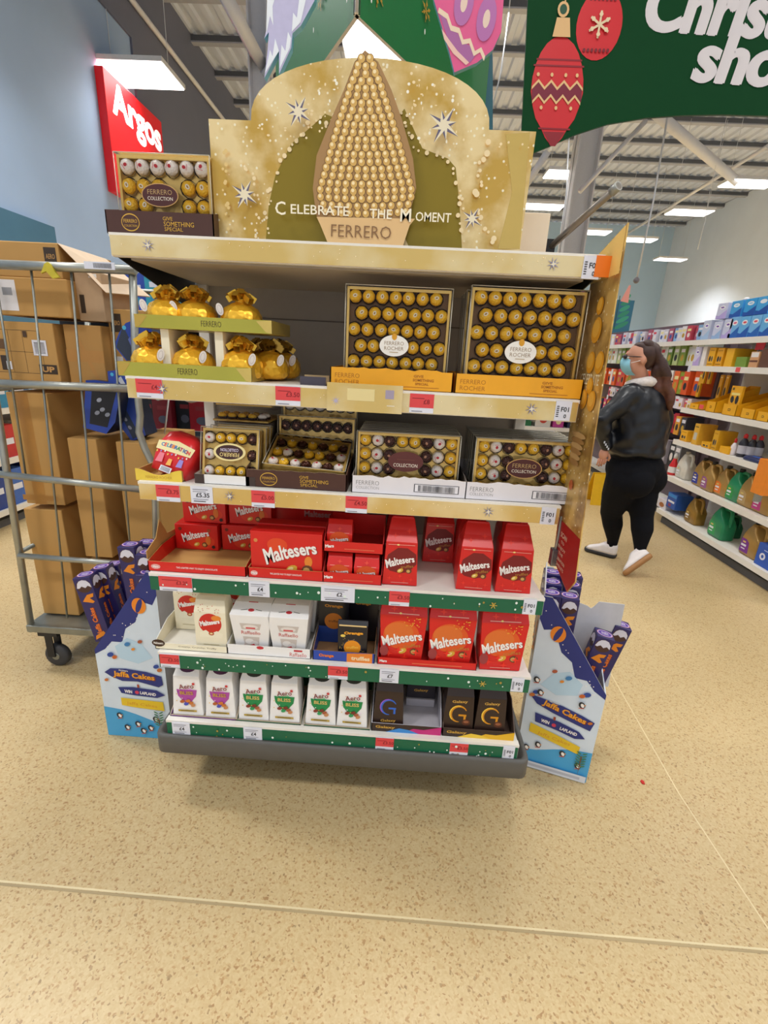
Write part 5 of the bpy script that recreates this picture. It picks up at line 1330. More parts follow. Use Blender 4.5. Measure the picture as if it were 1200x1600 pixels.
carton_px('brown carton with a dark mark high behind the cage rail, right side', (166, 482), (235, 602), 2.02, .3, CARD, lambda P, w, h: (P.rect(-w * .28, h * .82, w * .3, h * .24, DKI), P.text('AERO', -w * .28, h * .82, h * .06, ink('#b98a4a'), w=w * .22), P.rect(-w * .32, h * .25, w * .25, h * .25, ink('#d8d4d0'))))
mb = MB(); a = at(100, 690, y=2.02); mb.box(-1.60, 2.36, .241, -1.02, 2.45, 1.05, mat('#3c2c20', .8)); mb.build('cardboard_carton', None, 'dark brown carton against the back of the cage', 'carton')
mb = MB(); a, b = at(112, 856, y=1.955), at(150, 874, y=1.955); mb.box(-1.40, 1.94, .60, -1.2, 2.2, .612, mat('#a83a68', .5)); 
# blue printed packs stuffed in the cage
BLU = mat('#1f3f9e', .35, 0, .06)


def blue_pack(label, pts, y, d, rz, inner=None):
    P3 = [at(*p, y=y) for p in pts]; cx = sum(p.x for p in P3) / len(P3); cz = sum(p.z for p in P3) / len(P3)
    t = thing('gift_set_box', label, 'gift box', (cx, y, cz), 0, 'blue printed gift boxes in the roll cage')
    mb = MB(); mb.prism([(p.x - cx, p.z - cz) for p in P3], fr((0, 0, 0)), d, BLU, mat('#1a2440', .4)); mb.build('box', t)
    if inner: mb = MB(); inner(Print(mb, (0, 0, 0)), lambda u, v: (at(u, v, y=y).x - cx, at(u, v, y=y).z - cz)); mb.build('printed_face', t)


blue_pack('blue open-fronted gift box with silver contents just below the middle rail', [(134, 594), (150, 594), (190, 600), (180, 660), (166, 678), (130, 668)][::-1], 1.93, .12, 0,
          lambda P, q: (P.poly([q(*p) for p in [(140, 662), (168, 668), (184, 604), (144, 600)]], ink('#12131c')), [P.ell(*q(u, v), .012, .008, ink('#9aa0b0'), 9, .5) for u, v in ((155, 625), (160, 640), (152, 645), (168, 648))]))
blue_pack('dark blue slanted gift box with a light blue dot, behind the foil trays', [(186, 520), (196, 505), (222, 495), (240, 520), (236, 590), (215, 585), (178, 540)][::-1], 1.90, .1, 0,
          lambda P, q: (P.poly([q(*p) for p in [(182, 542), (214, 582), (222, 570), (192, 508)]], ink('#2a3448')), P.ell(*q(194, 512), .008, .008, ink('#4ab0d8'), 12), P.poly([q(*p) for p in [(200, 530), (214, 560), (218, 556), (204, 526)]], ink('#5a6ab0'))))
blue_pack('blue gift box with a light dot wedged above the middle rail', [(168, 580), (200, 576), (214, 600), (170, 603)][::-1], 1.89, .1, 0, lambda P, q: (P.ell(*q(175, 585), .007, .007, ink('#4ab0d8'), 12), P.poly([q(*p) for p in [(183, 592), (190, 602), (196, 600), (189, 588)]], ink('#c8ccd4'))))
blue_pack('long dark blue gift box lying aslant below the rail by the bent post', [(160, 606), (205, 606), (228, 680), (206, 690), (176, 650)][::-1], 2.0, .1, 0,
          lambda P, q: (P.poly([q(*p) for p in [(168, 608), (180, 608), (218, 680), (208, 686)]], ink('#20304a')), [P.ell(*q(u, v), .010, .007, ink('#8a90a8'), 9, -.8) for u, v in ((190, 640), (196, 655), (203, 668))]))

ORD = ['first', 'second', 'third', 'fourth', 'fifth', 'sixth', 'seventh', 'eighth', 'ninth', 'tenth', 'eleventh', 'twelfth', 'thirteenth', 'fourteenth', 'fifteenth', 'sixteenth', 'seventeenth', 'eighteenth', 'nineteenth', 'twentieth'] + ['twenty-' + q for q in ('first', 'second', 'third', 'fourth', 'fifth', 'sixth', 'seventh', 'eighth')]


def hue_name(h):
    import colorsys
    a, b, c = (int(h[i:i + 2], 16) / 255 for i in (1, 3, 5)); H_, L_, S_ = colorsys.rgb_to_hls(a, b, c)
    if L_ > .8: return 'whitish'
    if L_ < .14: return 'near-black'
    if S_ < .16: return 'dark grey' if L_ < .4 else 'pale grey'
    d = H_ * 360; n_ = 'red' if d < 14 or d > 345 else 'orange' if d < 38 else 'yellow' if d < 65 else 'green' if d < 160 else 'teal' if d < 200 else 'blue' if d < 255 else 'purple' if d < 290 else 'pink'
    return ('dark ' if L_ < .3 else 'light ' if L_ > .65 else '') + n_


# ================================================================== GENERIC AISLE SHELVING
def gondola(label, x0, x1, y0, y1, zs, face, top, depth=None, base=.12, edge=WHITE_SHELF, backm=None, name='aisle_shelving'):
    "face '-x' opens towards -X, '+x' towards +X, '-y' towards the camera"
    t = thing(name, label, 'shelving', (0, 0, 0)); backm = backm or mat('#cfcdc8', .5, 0, .03)
    mb = MB()
    if face == '-x': mb.box(x1 - .03, y0, 0, x1, y1, top, backm)
    elif face == '+x': mb.box(x0, y0, 0, x0 + .03, y1, top, backm)
    else: mb.box(x0, y1 - .03, 0, x1, y1, top, backm)
    mb.build('back_panel', t)
    mb = MB(); mb.box(x0 + .04, y0 + .02, 0, x1 - .04, y1 - .04, base - .06, mat('#5a5a5c', .6)); mb.build('plinth', t)
    for z in zs:
        mb = MB(); mb.box(x0, y0, z - .018, x1, y1, z, WHITE_SHELF)
        if face == '-x': mb.box(x0 - .008, y0, z - .045, x0 + .004, y1, z + .002, edge)
        elif face == '+x': mb.box(x1 - .004, y0, z - .045, x1 + .008, y1, z + .002, edge)
        else: mb.box(x0, y0 - .008, z - .045, x1, y0 + .004, z + .002, edge)
        sh = mb.build('shelf', t)
    return t


RX = 2.72
RZs = [1.785, 1.556, 1.168, .857, .495, .14]
gr = gondola('white aisle shelving at the right edge with engine oil, batteries and freshener boxes', RX, 3.25, 2.95, 4.82, RZs, '-x', 1.86)
mb = MB(); p = at(1131, 571, x=RX)
for (u, v, w_) in ((1153, 578, .05), (1096, 636, .06)):
    p = at(u, v, x=RX - .009); mb = MB(); mb.box(RX - .012, p.y - w_ / 2, p.z - .016, RX - .0085, p.y + w_ / 2, p.z + .02, RT2); mb.build('price_ticket', gr, label='small red price ticket')


def R_(u, v, x=RX + .03): return at(u, v, x=x)


def side_box(label, cat, u, z, w, h, d, col, art=None, x=RX + .02, vtop=None, group=None, name='retail_box', rz=0):
    "box standing on shelf height z of the right run; u = photo x of its centre"
    v = 563 + (u - 617) * .05; p = None
    # solve the y that projects to u at height z+h/2
    lo, hi = 2.3, 12.
    for _ in range(40):
        m_ = (lo + hi) / 2; c = RW.T @ np.array([x, m_, z + h / 2 - CAMH]); uu = 600 + FPX * c[0] / c[2]
        if uu > u: lo = m_
        else: hi = m_
    t = thing(name, label, cat, (x, lo, z + .001), -PI / 2 + rz, group)
    mb = MB(); mb.box(-w / 2, 0, 0, w / 2, d, h, mat(col, .42, 0, .05)); mb.build('carton', t, bevel=.003)
    if art: mb = MB(); art(Print(mb, (0, 0, 0)), w, h); mb.build('printed_front', t)
    return t


def solve_y(u, z, x):
    lo, hi = 2.0, 30.
    for _ in range(45):
        m_ = (lo + hi) / 2; c = RW.T @ np.array([x, m_, z - CAMH]); uu = 600 + FPX * c[0] / c[2]
        if (uu > u) == (x > 0): lo = m_
        else: hi = m_
    return lo


def a_wave(c1, c2, c3='#f2f2f6'):
    def f(P, w, h): P.poly([(-w / 2, 0), (w / 2, 0), (w / 2, h * .55), (w * .1, h * .35), (-w * .2, h * .2), (-w / 2, h * .25)], ink(c1)); P.ell(0, h * .72, w * .28, h * .12, ink(c3), 12); P.ell(0, h * .72, w * .18, h * .05, ink(c2), 10)
    return f


# top shelf: freshener and softener boxes, two tiers at the near end
z = RZs[0]
for k, (u, h_, c, a_, l) in enumerate(((1103, .17, '#c9cfe4', a_wave('#a8c4e4', '#7a5ab8'), 'lilac box at the far end of the top shelf'), (1120, .15, '#cfd2ea', a_wave('#9ab8e0', '#6a3aa8'), 'lilac box with a purple bird mark, lower tier, top shelf'),
                                       (1136, .16, '#cfd2ea', a_wave('#b8a8e0', '#6a3aa8'), 'second lilac box of the lower tier, top shelf'), (1147, .17, '#7ab8e8', a_wave('#2464b8', '#e86a8a'), 'first blue and white box of the lower tier, top shelf'),
                                       (1162, .165, '#6ab4e8', a_wave('#1f58b0', '#e84a5a'), 'second blue and white box of the lower tier, top shelf'), (1179, .165, '#78b8ea', a_wave('#2464b8', '#e84a5a'), 'third blue and white box of the lower tier, top shelf'), (1197, .165, '#6ab4e8', a_wave('#1f58b0', '#e84a5a'), 'blue and white box at the frame edge, lower tier, top shelf'))):
    side_box(l, 'box', u, z, .115 if u < 1140 else .12, h_, .2, c, a_, group='boxes on the top right shelf')
for k, (u, c, a_, l) in enumerate(((1128, '#cfd2ea', a_wave('#b8a8e0', '#6a3aa8'), 'lilac box on the upper tier, top shelf'), (1150, '#4aa4e0', a_wave('#1f58b0', '#9ad0f0'), 'first bright blue box of the upper tier, top shelf'), (1172, '#38a0e0', a_wave('#1a50a8', '#9ad0f0'), 'second bright blue box of the upper tier, top shelf'), (1192, '#48a8e4', a_wave('#1a50a8', '#e8f4fa'), 'third bright blue box of the upper tier, top shelf'))):
    side_box(l, 'box', u, z + .1705, .14, .13, .2, c, a_, group='boxes on the top right shelf', x=RX + .03)
z = RZs[1]
bt = lambda P, w, h: (P.ell(-w * .15, h * .4, w * .16, h * .16, ink('#2a2a2e'), 10), P.ell(w * .2, h * .4, w * .12, h * .15, ink('#4a4a4e'), 10), P.rect(0, h * .85, w * .7, h * .06, ink('#c88a10')), P.rect(0, h * .12, w * .8, h * .05, ink('#a8700c')))
for (u, w_, h_, c, a_, l) in ((1089, .09, .17, '#d5cfe6', a_wave('#c0a8dc', '#6a3aa8'), 'pale lilac box at the far end of the second shelf'), (1099, .06, .17, '#ece6e0', None, 'narrow white box beside the lilac box on the second shelf'), (1111, .09, .16, '#eeb01c', bt, 'first yellow box with dark pictures, second shelf'), (1124, .09, .155, '#e8a618', bt, 'second yellow box with dark pictures, second shelf'), (1139, .1, .15, '#f0b422', None, 'third yellow box, plainer, second shelf'),
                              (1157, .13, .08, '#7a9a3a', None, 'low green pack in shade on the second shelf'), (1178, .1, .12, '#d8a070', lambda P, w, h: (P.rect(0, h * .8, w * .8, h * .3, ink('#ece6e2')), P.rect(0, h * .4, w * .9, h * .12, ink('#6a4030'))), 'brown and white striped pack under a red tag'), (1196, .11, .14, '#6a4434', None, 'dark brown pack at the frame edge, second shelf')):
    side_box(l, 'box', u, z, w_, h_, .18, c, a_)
y = solve_y(1188, z + .17, RX + .05); mb = MB(); mb.box(RX + .05, y - .05, z + .135, RX + .054, y + .05, z + .19, mat('#e02a38', .4)); mb.box(RX + .05, y - .003, z, RX + .054, y + .003, z + .14, GREY_METAL); mb.build('promotion_flag', None, 'red flag card standing up on the second right shelf', 'sign')
# third shelf: hanging packs and slanting yellow battery trays
z = RZs[2]


def battery_tray(label, u, z, w, d, hf, hb, pack=True):
    y = solve_y(u, z + .04, RX + .02); t = thing('battery_tray', label, 'display tray', (RX + .02, y, z + .001), -PI / 2)
    mb = MB(); YM = mat('#efae18', .4, 0, .05)
    mb.box(-w / 2, 0, 0, w / 2, .003, hf, YM); mb.box(-w / 2, 0, 0, w / 2, d, .003, YM); mb.box(-w / 2, d - .003, 0, w / 2, d, hb, YM)
    for sx in (-w / 2, w / 2 - .003): mb.prism([(0, 0), (d, 0), (d, hb), (0, hf)], (V((sx + .003, 0, 0)), V((0, 1, 0)), V((0, 0, 1))), .003, YM)
    mb.build('tray', t)
    mb = MB(); P = Print(mb, (0, 0, 0)); P.rect(0, hf * .5, w * .2, hf * .22, ink('#5a3c10')); P.rect(0, hf * .5, w * .14, hf * .1, YM); mb.build('printed_lip', t)
    if pack:
        mb = MB(); mb.box(-w * .4, .02, .02, w * .4, .04, hf + .15, YM); P = Print(mb, (0, .02, 0)); P.ell(-w * .17, hf + .04, w * .13, .03, ink('#2a2628'), 12, .3); P.ell(w * .17, hf + .04, w * .12, .035, ink('#2a2628'), 12); P.rect(0, hf + .085, w * .6, .02, ink('#f6e08a')); P.rect(-w * .25, hf + .125, w * .15, .02, ink('#6a5420'))
        mb.build('battery_pack', t)
    return t


battery_tray('low yellow battery tray at the far end of the third shelf', 1085, z, .14, .3, .05, .12, False)
battery_tray('second yellow battery tray from the far end, third shelf', 1110, z, .13, .34, .09, .24, False)
battery_tray('yellow battery tray with a tall yellow pack standing in it, third shelf', 1139, z, .17, .34, .09, .2, True)
battery_tray('yellow battery tray right of the tall pack, third shelf', 1168, z, .15, .34, .075, .22, False)
battery_tray('yellow battery tray cut off by the frame edge, third shelf', 1192, z, .12, .34, .07, .2, False)
for k, (u, l) in enumerate(((1092, 'leftmost yellow blister card hanging above the third shelf'), (1101, 'second yellow blister card hanging above the third shelf'), (1110, 'third yellow blister card hanging above the third shelf'), (1124, 'fourth yellow blister card, set apart to the right'), (1133, 'fifth yellow blister card in shade on the right'))):
    t = side_box(l, 'battery card', u, z + .1 + (.13 if k in (1, 2) else 0), .045, .22, .02, '#e6a818', lambda P, w, h: (P.ell(0, h * .35, w * .3, h * .18, ink('#4a4434'), 10), P.rect(0, h * .9, w * .6, h * .04, ink('#f6e6a0'))), x=RX + .17, group='yellow blister cards', name='battery_card')
# fourth shelf
z = RZs[3]
for (u, w_, h_, c, a_, l) in ((1068, .11, .1, '#f0b020', bt, 'low yellow box at the far end of the fourth shelf'), (1087, .08, .19, '#e6ae34', lambda P, w, h: (P.rect(0, h * .4, w * .6, h * .35, ink('#c8c4b8')), P.rect(0, h * .85, w * .6, h * .05, ink('#6a5420'))), 'tall yellow pack with a grey window, fourth shelf'),
                              (1102, .12, .05, '#efae18', bt, 'low yellow tray front in the middle of the fourth shelf'), (1117, .07, .17, '#dca41c', bt, 'yellow card pack with a black picture, fourth shelf'), (1131, .12, .055, '#efae18', None, 'low yellow tray front right of the card pack, fourth shelf')):
    side_box(l, 'box', u, z, w_, h_, .16, c, a_)
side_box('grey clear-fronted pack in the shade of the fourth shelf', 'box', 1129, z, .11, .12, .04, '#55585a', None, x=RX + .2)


def bottle(label, u, z, prof, body, capc, caph, x=RX + .09, s=1., group=None, labelc=None):
    y = solve_y(u, z + .08, x); t = thing('bottle', label, 'bottle', (x, y, z + .001), 0, group)
    mb = MB(); mb.lathe([(r * s, zz * s) for r, zz in prof], mat(body, .3, 0, .04), 14); mb.build('bottle_body', t)
    r0, z0 = prof[-1]; mb = MB(); mb.lathe([(r0 * s * 1.15, z0 * s - .002), (r0 * s * 1.2, z0 * s + caph * .6), (r0 * s * .5, z0 * s + caph)], mat(capc, .35), 12); mb.build('bottle_cap', t)
    if labelc: mb = MB(); r1 = prof[1][0] * s * 1.015; mb.rings([[(r1 * math.cos(2 * PI * k / 14), r1 * math.sin(2 * PI * k / 14), zz) for k in range(14)] for zz in (.025 * s, .085 * s)], mat(labelc, .4), cap=False); mb.build('bottle_label', t)
    return t


BP = [(.03, 0), (.032, .006), (.032, .1), (.02, .125), (.012, .135), (.012, .14)]
for k, (u, l, s_, bc, x_) in enumerate(((1148, 'small white bottle with a pointed red cap, fourth shelf', .75, '#e8dcdc', RX + .06), (1161, 'dark bottle with a round red cap, fourth shelf', 1.1, '#2c2a34', RX + .08), (1174, 'second dark bottle with a red cap, fourth shelf', 1.1, '#2c2a34', RX + .12), (1185, 'third dark bottle with a red cap, fourth shelf', 1.1, '#3a3640', RX + .16))):
    bottle(l, u, z, BP, bc, '#d8242c', .035, x_, s_, 'red-capped bottles', '#c8c4cc' if k else '#f0e6e6')
y = solve_y(1177, z + .02, RX + .03); t = thing('sponge_pack', 'flat blue and black pack lying at the front of the fourth shelf', 'pack', (RX + .02, y, z + .001), -PI / 2)
mb = MB(); mb.rings([rrect(-.12, 0, .12, .12, .04, 0), rrect(-.13, -.006, .13, .13, .045, .015), rrect(-.11, .01, .11, .11, .04, .035)], mat('#1c2a5a', .3, 0, .1)); P = Print(mb, (0, .02, .0355), (1, 0, 0), (0, 1, 0)); P.ell(0, .03, .07, .02, ink('#3a6ad0'), 14); mb.build('pack', t)
y = solve_y(1199, z + .1, RX - .05); t = thing('orange_carton', 'orange carton sticking out at the right frame edge', 'carton', (RX - .05, y, .66), -PI / 2)
mb = MB(); mb.box(-.06, 0, 0, .06, .05, .26, mat('#f08a22', .4, 0, .06)); mb.build('carton', t, bevel=.003)
mb = MB(); mb.box(RX - .05, y - .01, .60, RX + .0, y + .01, .66, GREY_METAL); mb.build('bracket', gr)


# jugs
def jug(label, u, z, body, lab, s=1., x=RX + .05, capc='#1c1c1e', white=False):
    y = solve_y(u, z + .12, x); t = thing('oil_jug', label, 'jug', (x, y, z + .001), -PI / 2, 'plastic jugs on the right shelving'); M_ = mat(body, .28, .35 if not white and body != '#1f8a5a' else 0., .05)
    mb = MB(); S_ = [(0, -.078, .078, .012), (.008, -.084, .084, .0), (.12, -.084, .084, .0), (.155, -.08, .06, .004), (.185, -.07, .02, .01), (.215, -.055, -.0, .018), (.235, -.045, -.012, .024)]
    mb.rings([rrect(a * s, ins * s, b * s, (.105 - ins) * s, .016 * s, zz * s, 3) for zz, a, b, ins in S_], M_); mb.build('jug_body', t)
    mb = MB(); pts = [(-.02, .05, .222), (.02, .05, .236), (.06, .05, .232), (.076, .05, .205), (.078, .05, .15), (.074, .05, .11)]
    mb.tube([(a * s, b * s, c * s) for a, b, c in pts], .014 * s, M_, 8); mb.build('jug_handle', t)
    mb = MB(); mb.lathe([(.02 * s, 0), (.021 * s, .02 * s), (.018 * s, .026 * s)], mat(capc, .4), 12, (-.028 * s, .052 * s, .235 * s)); mb.build('jug_cap', t)
    mb = MB(); P = Print(mb, (0, 0, 0)); P.poly([(-.078 * s, .02 * s), (.01 * s, .02 * s), (.0, .1 * s), (-.03 * s, .118 * s), (-.076 * s, .118 * s)], ink(lab)); P.rect(-.045 * s, .07 * s, .05 * s, .016 * s, ink('#e8e6ee')); P.rect(-.045 * s, .045 * s, .04 * s, .008 * s, ink('#e8e6ee')); P.rect(-.045 * s, .095 * s, .03 * s, .012 * s, ink('#d8c070')); mb.build('jug_label', t)
    return t


GJ = '#b08a4a'
z = RZs[4]
bottle('red and white trigger bottle at the far end of the fifth shelf', 1052, z, [(.04, 0), (.042, .01), (.04, .09), (.02, .15), (.014, .17)], '#d8282c', '#ecebe8', .05, RX + .06, 1., None, '#e8e4e0')
jug('white plastic jug on the fifth shelf', 1065, z, '#ddd8cc', '#c8c4ba', 1., white=True, capc='#b8b4aa')
jug('gold jug with a blue label, fifth shelf', 1092, z, GJ, '#27349a'); jug('gold jug with a mauve label, fifth shelf', 1106, z, GJ, '#9a5a90', x=RX + .03)
jug('gold jug with an orange label, fifth shelf', 1128, z, GJ, '#e87a28'); jug('green jug with a green label, fifth shelf', 1147, z, '#1f8a5a', '#2a9a4a', 1.03)
jug('gold jug with a cream label, fifth shelf', 1167, z, GJ, '#b89a68', 1.05); jug('gold jug with a pink label at the frame edge, fifth shelf', 1191, z, GJ, '#c83a8a', 1.05)
z = RZs[5]
side_box('white tray pack with a blue picture at the far end of the bottom shelf', 'box', 1034, z, .16, .1, .25, '#dcd6dc', lambda P, w, h: (P.ell(0, h * .4, w * .3, h * .25, ink('#a8683a'), 12),))
side_box('blue picture box standing on the bottom shelf beside the brown jug', 'box', 1049, z + .05, .16, .15, .16, '#2a58a8', lambda P, w, h: (P.rect(0, h * .85, w * .9, h * .2, ink('#3a8ad0')), P.rect(0, h * .45, w * .7, h * .14, ink('#e8e8f0')), P.rect(-w * .1, h * .2, w * .3, h * .2, ink('#8a3a5a'))))
jug('round-shouldered brown-gold jug on the bottom shelf', 1080, z, '#a07a34', '#8a6a2c', 1.0)
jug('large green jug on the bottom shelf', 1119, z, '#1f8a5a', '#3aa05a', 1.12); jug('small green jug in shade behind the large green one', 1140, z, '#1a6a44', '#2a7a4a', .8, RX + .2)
jug('gold jug with a purple label on the bottom shelf', 1171, z, GJ, '#7a2a90', 1.1)
side_box('blue carton with a white emblem at the lower right frame edge', 'box', 1194, z, .16, .17, .2, '#2a58b8', lambda P, w, h: (P.ell(-w * .1, h * .45, w * .18, h * .16, ink('#e6e8f4'), 14), P.ell(-w * .1, h * .45, w * .08, h * .08, ink('#2a58b8'), 12), P.rect(w * .1, h * .75, w * .4, h * .04, ink('#c8d0f0'))), x=RX + .03)

# ---- second run: hanging packs behind the woman
pg = gondola('pegboard shelving with rows of hanging packs behind the woman', 2.86, 3.12, 4.98, 8.4, [1.80, .14], '-x', 2.0, backm=mat('#6a5a60', .6, 0, .05))
mb = MB(); mb.box(3.12, 4.86, 0, 3.34, 8.4, 2.0, mat('#6a5a60', .6, 0, .05)); mb.build('back_frame', pg)
rows = [(1.81, .15, ['#d8d4e0', '#c84a5a', '#8ab0d8', '#e8e6ea', '#b8607a', '#d8d8e4'], 'pack on top of the pegboard run', 'packs on top of the pegboard run', .10),
        (1.56, .22, ['#dfe6d8', '#8aa84a', '#e8ece4', '#b8c88a', '#e0e4dc', '#6a8a3a'], 'pack in the upper hanging row', 'upper row of hanging packs', .11),
        (1.27, .24, ['#e8642a', '#e86a2c', '#e05a24', '#f0ece8', '#8a9a2a', '#d84a5a'], 'bag in the middle hanging row', 'middle row of hanging packs', .12),
        (1.12, .13, ['#ecdce0', '#e8e4ea', '#e04a6a', '#e8e4ea'], 'small pack hanging just under the middle bags', 'small packs below the orange bags', .08),
        (.86, .22, ['#3a3a44', '#d84a7a', '#e0a03a', '#2c3a5a', '#b8323c', '#3c3c3c'], 'tool pack in the lower hanging row', 'lower row of hanging packs', .1),
        (.52, .28, ['#8a8a8c', '#a4a4a4', '#3a3a3c', '#6a8a2a', '#b0a8b0'], 'brush pack in the bottom hanging row', 'bottom row of hanging packs', .12)]
for ri, (z, h, cols, lab, grp, pitch) in enumerate(rows):
    y = 5.02; k = 0; rnd = random.Random(ri)
    while y < 7.9 and k < 26:
        c = cols[(k * 2 + (k // 3)) % len(cols)]; w = pitch * .88; x = 2.90 + rnd.random() * .05
        mb = MB(); mb.box(x, y, z, 3.088, y + w, z + h * rnd.uniform(.85, 1.), mat(c, .45, 0, .08))
        P = Print(mb, (x, y + w / 2, z), (0, -1, 0)); P.rect(0, h * .68, w * .7, h * .15, ink(rnd.choice(['#f0ecec', '#d83a4a', '#f4e6a0', '#e8e8f0']))); P.ell(0, h * .35, w * .28, h * .16, ink(rnd.choice(['#3a5a9a', '#f0e6e0', '#2a2a2e', '#c8a03a'])), 9)
        o = mb.build('hanging_pack', None, '%s %s, %s from the near end' % (hue_name(c), lab, ORD[k]), 'pack', grp); y += pitch; k += 1
for k in range(9):
    y = 5.06 + k * .26
    mb = MB(); mb.box(2.845, y, 1.50 - (k % 2) * .42, 2.849, y + .045, 1.56 - (k % 2) * .42, WT); mb.build('price_card', pg, label='white price card on a hook')

# ---- cross run beyond the stand's right end
cg = gondola('white low shelving facing the stand, seen between the banner and the woman', 1.35, 2.5, 6.3, 6.75, [1.36, 1.10, .72, .14], '-y', 1.75)
items = [(1.45, 1.361, .2, .26, '#2a8a5a', 'green pack on the top shelf of the low shelving'), (1.72, 1.361, .2, .24, '#d8dce4', 'white pack on the top shelf of the low shelving'), (1.98, 1.361, .17, .27, '#2a5ab8', 'deep blue pack on the top shelf of the low shelving'), (2.30, 1.361, .26, .25, '#6a3ab0', 'purple bag on the top shelf of the low shelving'),
         (1.6, 1.101, .2, .2, '#c8d0dc', 'pale box on the second shelf of the low shelving'), (1.95, 1.101, .18, .2, '#8a3a4a', 'dark red box on the second shelf of the low shelving'), (2.2, 1.101, .14, .2, '#e6eaf0', 'white towel pack on the second shelf of the low shelving'), (2.38, 1.101, .16, .2, '#2a6aa8', 'blue towel pack on the second shelf of the low shelving'),
         (1.55, .721, .3, .26, '#1f6a3c', 'dark green box on the third shelf of the low shelving'), (1.85, .721, .2, .26, '#dcd4c8', 'cream pack on the third shelf of the low shelving'), (2.05, .721, .14, .22, '#b83a8a', 'magenta pack on the third shelf of the low shelving'), (2.3, .721, .26, .3, '#28304a', 'dark navy pack on the third shelf of the low shelving'),
         (1.7, .141, .3, .3, '#1f6a3c', 'dark green box on the bottom of the low shelving'), (2.1, .141, .3, .32, '#8ab4dc', 'pale blue box on the bottom of the low shelving'), (2.38, .141, .2, .28, '#4a6a9a', 'steel blue box on the bottom of the low shelving')]
for x, z, w, h, c, l in items:
    t = thing('retail_box', l, 'box', (x, 6.34, z)); mb = MB(); mb.box(-w / 2, 0, 0, w / 2, .25, h, mat(c, .45, 0, .06)); mb.build('carton', t, bevel=.004)
    mb = MB(); P = Print(mb, (0, 0, 0)); P.rect(0, h * .72, w * .6, h * .14, ink('#ece9ee')); P.ell(0, h * .35, w * .25, h * .18, ink('#e8d8a0' if c != '#dcd4c8' else '#c8402c'), 12); mb.build('printed_front', t)
t = thing('foliage_panel', 'dark teal leafy graphic panel with a pink cone, standing above the far shelving', 'panel', (0, 0, 0))
a, b = at(918, 466, y=8.5), at(983, 515, y=8.5)
mb = MB(); mb.box(a.x, 8.5, 0, b.x, 8.54, a.z, mat('#2f6a84', .6, 0, .08, 4)); mb.build('panel', t)
mb = MB(); P = Print(mb, ((a.x + b.x) / 2, 8.5, b.z)); 
for k in range(6):
    for q in (-1, 1): P.ell(.13 + q * .11, .06 + k * .085, .12 - k * .01, .035, ink('#2f8a6a' if (k + q) % 2 else '#3a9a78'), 12, q * .5)
P.rect(.13, .25, .012, .5, ink('#1c4a44')); P.poly([(.15, .42), (.28, .40), (.27, .66), (.24, .66)], ink('#e89a8a')); mb.build('printed_leaves', t)
t = thing('wet_floor_sign', 'yellow folding floor sign left of the woman', 'floor sign', (0, 0, 0)); p = at(935, 775, z=0)
p = at(940, 790, z=0)
mb = MB(); f = (V((p.x, p.y, 0)), V((1, 0, 0)), V((0, .28, 1)).normalized()); mb.prism([(-.13, 0), (.13, 0), (.10, .36), (-.10, .36)], f, .012, mat('#f0bc18', .4)); mb.build('front_leaf', t)
mb = MB(); f = (V((p.x, p.y + .24, 0)), V((1, 0, 0)), V((0, -.28, 1)).normalized()); mb.prism([(-.13, 0), (.13, 0), (.10, .36), (-.10, .36)], f, .012, mat('#e8b414', .4)); mb.build('rear_leaf', t)

# ---- displays behind the stand's left end and behind the cage
dk = gondola('dark display unit of gift packs behind the roll cage and the stand', -2.2, -.62, 2.75, 3.15, [1.66, 1.36, 1.02, .62, .15], '-y', 1.72, edge=mat('#3a4450', .5), backm=mat('#1c1c22', .6), name='display_unit')
rnd = random.Random(12)
dcols = {1.66: ['#2f9ab0', '#3ab0b8', '#2a5ab0', '#46a8c8', '#8ac8d8', '#2a4aa8'], 1.36: ['#26305a', '#1c2030', '#2a3a6a', '#2c2a3a'], 1.02: ['#17171c', '#7a1c28', '#20242c', '#98202c', '#1c2c24'], .62: ['#5a1620', '#17171c', '#2a2a30', '#6a2430'], .15: ['#1c1c24', '#34343c', '#20242c']}
nm_ = {1.66: ('on top of the dark unit', .24), 1.36: ('in the dark unit, second row', .2), 1.02: ('in the dark unit, middle row', .22), .62: ('in the dark unit, low row', .2), .15: ('at the dark unit foot', .25)}
for z, cols in dcols.items():
    x = -2.18; k = 0
    while x < -.76:
        w = rnd.uniform(.1, .15); c = cols[k % len(cols)]; h = nm_[z][1] * rnd.uniform(.85, 1.)
        mb = MB(); mb.box(x, 2.77 + rnd.random() * .05, z + .001, x + w - .006, 3.0, z + h, mat(c, .35, 0, .12))
        P = Print(mb, (x + w / 2, 2.769, z)); P.o.y = mb.v[0][1]; P.rect(0, h * .65, w * .5, h * .12, ink('#d8dce8' if z > 1.5 else '#8a3038')); P.ell(0, h * .3, w * .25, h * .12, ink('#2a8ab0' if z > 1.5 else '#565a6a'), 9)
        mb.build('gift_pack', None, '%s gift pack %s from left %s' % (hue_name(c), ORD[k], nm_[z][0]), 'gift pack', 'gift packs of the dark display unit, shelf at %d cm' % (z * 100)); x += w; k += 1
lg = gondola('white shelving at the far left frame edge behind the cage', -3.75, -3.2, 2.6, 5.6, [.15, .55, .95, 1.3], '+x', 1.5)
lrow = [(.151, .3, ['#2a4a9a', '#1f3f8e', '#3a66b8']), (.551, .26, ['#e6e6ea', '#c82a2c', '#1c1c22', '#e8e4e0']), (.951, .26, ['#2a6aa0', '#8ab8d8', '#2a8ab0'])]
